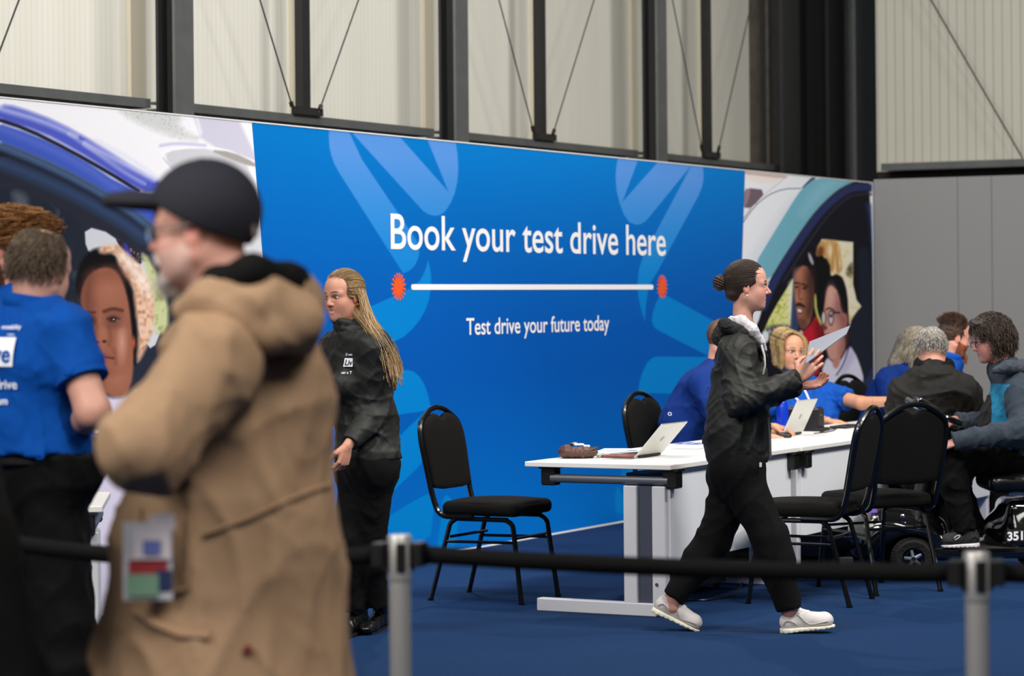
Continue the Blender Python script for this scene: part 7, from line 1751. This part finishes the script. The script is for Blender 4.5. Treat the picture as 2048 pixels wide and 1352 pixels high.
# ---------------------------------------------------------------- mobility scooter and its rider
M_gloss = mat('gloss_black_fairing', (.02, .02, .022), .12, .0, coat=1.0)
M_tyre = mat('rubber_tyre', (.06, .058, .055), .85, bump=(60, .8))
M_rim = mat('grey_alloy', (.50, .54, .60), .35, .7)
def scooter():
    Y = 14.35
    base = W(1940, 1150, Y); e = empty('mobility_scooter', (base[0], Y, 0), 0, 'black mobility scooter numbered 351 at the right edge, its front wheel behind the chair', 'mobility scooter')
    q = lambda px, py, y=Y: W(px, py, y)
    def wheel(c, r, w, name='wheel'):
        M = np.array([[1, 0, 0], [0, 0, -1], [0, 1, 0.]])
        prof = [(r * .55, -w * .42), (r * .82, -w * .5), (r * .96, -w * .36), (r, -w * .15), (r, w * .15), (r * .96, w * .36), (r * .82, w * .5), (r * .55, w * .42)]
        wh = MB().lathe(prof, c, 40, M, cap=False)
        for k in range(40):
            a = 2 * math.pi * k / 40; d = np.array([math.cos(a), 0, math.sin(a)]); 
            for sg in (1, -1): wh.box(c + d * r * .985 + np.array([0, w * .24 * sg, 0]), (.010, w * .34, .006), np.array([[-d[2], 0, d[0]], [sg * .35, 1, 0], [d[0], 0, d[2]]]).T)
        wo = wh.build(name, M_tyre, e, auto=30)
        rm = MB().lathe([(r * .57, w * .30), (r * .57, -w * .30), (r * .54, -w * .44), (r * .44, -w * .42), (r * .42, -w * .25), (r * .42, w * .3)], c, 32, M, cap=False)
        for k in range(5):
            a = 2 * math.pi * k / 5 + .5; d = np.array([math.cos(a), 0, math.sin(a)]); rm.tube([c + d * r * .1 + (0, -w * .3, 0), c + d * r * .44 + (0, -w * .25, 0)], [.012, .009], 8)
        rm.build('rim', M_rim, wo); MB().lathe([(.001, -w * .5), (r * .14, -w * .48), (r * .16, -w * .3), (r * .16, w * .3), (.001, w * .3)], c, 20, M).build('hub', mat('bronze_hub', (.40, .32, .24), .3, .8), wo)
    rw = .112
    cf = q(1825, 1116, 14.12); cf[2] = rw; wheel(cf, rw, .085); cf2 = cf + (0, .46, 0); wheel(cf2, rw, .085)
    cr = np.array([q(2110, 1110, 14.12)[0], 14.12, .125]); wheel(cr, .125, .09); wheel(cr + (0, .46, 0), .125, .09)
    # front body with fenders
    o = [U(Ell(q(1770, 1060, 14.35), (.19, .22, .13)), 0), U(Ell(q(1822, 1055, 14.35), (.19, .26, .10)), .04), U(Ell(q(1738, 1080, 14.35), (.12, .20, .11)), .04), U(Box(q(1855, 1085, 14.35), (.12, .22, .06), None, .03), .03),
         ('s', Cone(cf - (0, .10, 0), cf + (0, .07, 0), rw + .018, rw + .018, cuta=True, cutb=True), .01), ('s', Cone(cf2 - (0, .07, 0), cf2 + (0, .12, 0), rw + .018, rw + .018, cuta=True, cutb=True), .01), ('i', Plane((0, 0, .09), (0, 0, -1)), 0)]
    V, Q = surface(o, .008); fr = np_mesh('front_fairing', [(V, Q)], M_gloss, e)
    pr = onto(o, (0, 1, 0), .004, .5); hl = pr(np.array([q(x, y, 13.9) for x, y in ((1742, 1062), (1760, 1048), (1772, 1040), (1772, 1052), (1758, 1062), (1745, 1066))]))
    MB().add(hl, [tuple(range(6))[::-1]]).build('headlamp', mat('faceted_lamp_glass', (.75, .75, .72), .15, .6, bump=(160, 1.0)), fr, smooth=False)
    V_, F_ = dense_quad(q(1756, 1037, 13.9), (1, .1, .1), (0, 0, 1), .045, .012, 6, 2); MB().add(pr(V_), F_).build('purple_sticker', mat('purple_sticker', (.32, .16, .60), .4), fr, smooth=False)
    MB().lathe([(.001, -.01), (.012, -.006), (.013, 0), (.001, .008)], q(1806, 1033, 14.14), 14, np.array([[1, 0, 0], [0, 0, -1], [0, 1, 0.]])).build('chrome_knob', mat('chrome', (.9, .9, .92), .08, 1.0), fr)
    # floor pan, rear body, seat
    fl = MB().box(q(1960, 1106, 14.35) * (1, 1, 0) + (0, 0, .135), (.62, .50, .05), None, .012).build('footboard', M_gloss, e)
    MB().box(q(1960, 1106, 14.35) * (1, 1, 0) + (0, 0, .163), (.56, .46, .006), None, .002).build('rubber_mat', mat('rubber_mat', (.09, .085, .075), .9, bump=(80, .5)), fl)
    MB().tube([q(1886, 1106, 14.09), q(1960, 1107, 14.09), q(2080, 1104, 14.09)], .010, 8).build('side_rail', M_gloss, fl)
    o = [U(Ell(q(2075, 1060, 14.35), (.30, .25, .17)), 0), U(Box(q(2060, 1040, 14.35), (.16, .20, .12), None, .05), .05), U(Ell(q(2020, 1085, 14.35), (.12, .22, .08)), .04), ('s', Cone(cr - (0, .1, 0), cr + (0, .07, 0), .145, .145, cuta=True, cutb=True), .01), ('s', Cone(cr + (0, .39, 0), cr + (0, .6, 0), .145, .145, cuta=True, cutb=True), .01), ('i', Plane((0, 0, .10), (0, 0, -1)), 0)]
    V, Q = surface(o, .009); rb = np_mesh('rear_fairing', [(V, Q)], M_gloss, e)
    # number plate
    p0 = q(2013, 1083, 14.02); pl = MB().box(q(2033, 1072, 14.03), (.105, .004, .062), rotm(0, 2), .002).build('number_plate', mat('plate_black', (.04, .04, .045), .4), rb)
    v, f = text_mesh('351', .035, 0, 1.0); v = v / .73 * .046; v[:, 0] *= 1.0; P_ = q(2016, 1082, 14.0)[None] + v[:, :1] * np.array([1, 0, .05]) + v[:, 1:] * np.array([0, 0, 1.]); P_[:, 1] = 14.026; MB().add(P_, f).build('number', mat('plate_white', (.9, .9, .92), .5), pl, smooth=False)
    MB().tube([q(2060, 1040, 14.35), q(2060, 960, 14.35)], .035, 14).build('seat_post', M_black, e)
    V, Q = surface([U(Box(q(2060, 962, 14.35), (.26, .24, .05), None, .045), 0), U(Ell(q(2055, 945, 14.35), (.24, .22, .03)), .03)], .008); st = np_mesh('seat', [(V, Q)], mat('black_vinyl_seat', (.03, .03, .032), .28, coat=.2), e)
    V, Q = surface([U(Box(q(2165, 860, 14.35), (.05, .22, .26), rotm(0, -8), .045), 0)], .009); np_mesh('seat_back', [(V, Q)], mat('black_vinyl_seat', (.03, .03, .032), .28, coat=.2), e)
    for yy in (14.06, 14.64):
        a = MB().box(q(2045, 877, yy), (.28, .065, .055), None, .018).build('armrest', mat('black_vinyl_seat', (.03, .03, .032), .28), e)
        MB().tube(fillet([q(2060, 885, yy), q(2120, 900, yy), q(2120, 960, yy), q(2090, 965, yy)], .04), .014, 8).build('armrest_tube', M_cf, a)
    # tiller
    t0 = q(1835, 1050, 14.35); t1 = q(1868, 820, 14.35); ti = MB().tube([t0, t0 * .4 + t1 * .6, t1], [.05, .038, .034], 14).build('tiller', M_black, e)
    V, Q = surface([U(Box(q(1850, 812, 14.35), (.075, .10, .026), rotm(0, 32), .02), 0)], .006); np_mesh('control_panel', [(V, Q)], M_gloss, ti)
    MB().tube(fillet([q(1815, 800, 14.35), q(1832, 812, 14.20), q(1862, 826, 14.10), q(1892, 836, 14.06), q(1922, 846, 14.10)], .05), .017, 10).build('handlebar', M_gloss, ti)
    MB().tube(fillet([q(1815, 800, 14.38), q(1832, 812, 14.52), q(1862, 826, 14.62), q(1892, 836, 14.66), q(1922, 846, 14.62)], .05), .017, 10).build('handlebar', M_gloss, ti)
    MB().box(q(1903, 843, 14.12), (.07, .03, .012), rotm(0, 10), .003).build('brake_lever', mat('grey_lever', (.35, .37, .4), .4), ti)
scooter()
def rider():
    Y = 14.3; c = W(1982, 679, Y); R = rotm(184, 14, 0); s = .99; skin = (.72, .50, .46)
    P = lambda x, y, z: c + R @ (np.array([x, y, z]) * s); nk = W(2012, 745, Y)
    hp, _ = head_parts(c, R, s, skin, (.62, .36, .34), (.22, .15, .11), neck_to=nk, nr=.056, jaw=1.0, age=.4, h=.0034)
    sL = W(2042, 790, 14.12); eL = W(2052, 862, 13.98); wL = W(1918, 882, 14.06); sR = W(2020, 780, 14.5); eR = W(1990, 850, 14.6); wR = W(1905, 842, 14.45)
    pel = W(2060, 935, 14.35); ch = W(2035, 825, Y); pel[2] = .62; hl = pel + (0, -.09, 0); hr = pel + (0, .09, 0)
    kl = W(1897, 917, 14.16); al = W(1930, 1062, 14.16); kr = W(1890, 920, 14.5); ar = W(1950, 1058, 14.5); fw = np.array([-1, 0, 0])
    h1 = hand(wL, (-.95, .1, -.35), (-.2, .3, -1), -1, (.5, .55, .6, .6), .6, 1.02, fore=(eL + wL) / 2); h2 = hand(wR, (-1, -.25, .1), (0, .3, -1), 1, (.9, .9, .9, .9), .8, 1.0, fore=(eR + wR) / 2)
    body = torso(pel, ch, sL, sR, nk, fw) + arm(sL, eL, wL) + arm(sR, eR, wR) + leg(hl, kl, al, (.08, .06, .045)) + leg(hr, kr, ar, (.08, .06, .045))
    p = person(hp + [skin_part(h1, skin), skin_part(h2, skin), skin_part(body, skin, .012)], 'man with shaggy dark hair and glasses in grey and teal fleece on the mobility scooter', (pel[0], Y, 0))
    o = hair_cap(c, R, s, low=None, shell=(.114, .091, .108), front_cut=(.118, 0, -.045, .085, .088, .102)) + [U(Ell(P(-.075, 0, -.03), np.array([.065, .08, .075])), .03), U(Ell(P(.03, 0, .098), np.array([.07, .07, .035])), .03), ('n', folds(121, .008, .045), 0)]
    for y in (1, -1): o.insert(-1, ('s', Ell(P(.06, .09 * y, -.05), np.array([.055, .05, .06])), .01))
    V, Q = surface(o, .004); pt_ = [(V, Q, hcol(V, (.15, .105, .07), (.06, .045, .03), 16, c, (90, 90, 90), R))]
    rt = scalp_roots(1400, 21, lambda v: (v[:, 0] < .7) & (v[:, 2] > -.7) & ~((v[:, 0] > .3) & (v[:, 2] < .35))); r = np.random.RandomState(14)
    pa = comb(c, R, s, rt, lambda q, i: q * np.array([3, 4, 2]) * (1 if i < 2 else .1) + np.array([.12, 0, .10 - .35 * i]) + r.normal(size=q.shape) * .22, 8, .012, (.113, .090, .108), lift=.016, wave=.55, seed=15)
    pt_.append(ribbons(pa, np.full(pa.shape[:2], .0014), np.array([.20, .14, .09]) + r.uniform(-1, 1, (len(rt), 1)) * .08)); np_mesh('hair', pt_, M_hair, p)
    g = MB().tube([P(.094, .066, .004), P(.03, .082, .006), P(-.01, .084, .002)], .0022, 6).tube([P(.094, -.066, .004), P(.03, -.082, .006), P(-.01, -.084, .002)], .0022, 6)
    for y in (1, -1): g.tube([P(.104 - .010 * (1 - math.cos(a)) * .5, .034 * y + .026 * math.cos(a) * y, -.004 + .018 * math.sin(a)) for a in np.linspace(0, 2 * math.pi, 15)[:-1]], .002, 6, closed=True)
    go = g.tube([P(.106, .010, .003), P(.110, 0, .006), P(.106, -.010, .003)], .002, 6).build('glasses', mat('dark_frame', (.05, .04, .05), .3), p)
    M_fl = mat('fleece_and_teal', (1, 1, 1), .9, attr=True, bump=(200, .3))
    jt = torso(pel + (.0, 0, .02), ch, sL, sR, nk, fw, 1.06, .035) + [U(Ell(W(2010, 850, Y), (.14, .17, .20)), .05)] + arm(sL, eL, wL + (-.03, 0, 0), (.088, .080, .046), .04, cut=1.0) + arm(sR, eR, wR, (.088, .080, .050), .04, cut=.94) + [('n', folds(122, .009, .14, (1, .5, 1)), 0), ('n', folds(123, .004, .07), 0)]
    def fc_(V):
        q = (V - ch); grey = np.array([.15, .19, .235]); teal = np.array([.03, .42, .56]); blk = np.array([.04, .045, .05])
        C_ = np.tile(grey, (len(V), 1)); edge = q[:, 0] + .03 * q[:, 2]
        front = edge < -.055; mid = (edge < -.02) & (q[:, 2] < .11); C_[(edge < .03) & (q[:, 2] < .16) & (V[:, 0] < W(2014, 800, Y)[0])] = teal; C_[(edge < -.160 + .10 * np.clip(q[:, 2], -.3, .1)) & (q[:, 2] > -.17)] = blk
        # sleeves stay grey
        for a, b in ((sL, eL), (eL, wL), (sR, eR), (eR, wR)):
            m = Cone(a, b, .096, .088)(V) < 0; C_[m] = grey
        return C_
    jk = garment('fleece', jt, M_fl, p, .007, col=fc_)
    garment('hood', chain([W(1990, 742, 14.12), W(2015, 735, 14.12), W(2045, 738, 14.2), W(2052, 742, 14.4), W(2020, 738, 14.5)], (.018, .035, .045, .045, .03), .03) + [('n', folds(124, .005, .05), 0)], mat('grey_fleece', (.19, .22, .26), .9, bump=(200, .3)), jk, .006)
    tr = leg(hl, kl, al, (.098, .082, .062), .04) + leg(hr, kr, ar, (.098, .082, .062), .04) + [U(Cone(hl, hr, .12, .12), .05), ('n', folds(125, .007, .13), 0)]
    garment('trousers', tr, M_trous, p, .009)
    for (h_, t_, yy) in ((1956, 1880, 14.16), (1975, 1899, 14.5)):
        z = .168; hx = W(h_, 1100, yy); tx = W(t_, 1100, yy)
        sneaker((hx[0], yy, z), (tx[0], yy - .01, z), (0, 0, 1), p, (.11, .12, .12), (.86, .84, .86), 'running_shoe', lace=(.45, .80, .15))
    sw = MB().tube(sm([W(1908, 1076, 14.10), W(1914, 1071, 14.10), W(1922, 1070, 14.105), W(1917, 1076, 14.10), W(1910, 1080, 14.10)], 1, False), .0025, 5).build('shoe_emblem', mat('pale_emblem', (.75, .76, .78), .5), p)
rider()
# blue water bottle on the second desk
wb_ = on_desk(1549, 868)
e = empty('water_bottle', tuple(wb_ + D1 * .12), 0, 'blue plastic water bottle just right of the walking woman\'s jacket', 'bottle'); wb_ = wb_ + D1 * .12
MB().lathe([(.001, 0), (.034, .0), (.036, .01), (.036, .15), (.030, .18), (.016, .205), (.016, .215), (.001, .216)], wb_, 20).build('body', mat('blue_bottle', (.05, .22, .75), .2, trans=.2), e)
MB().lathe([(.019, .21), (.019, .245), (.001, .248)], wb_, 16).build('cap', M_black, e)
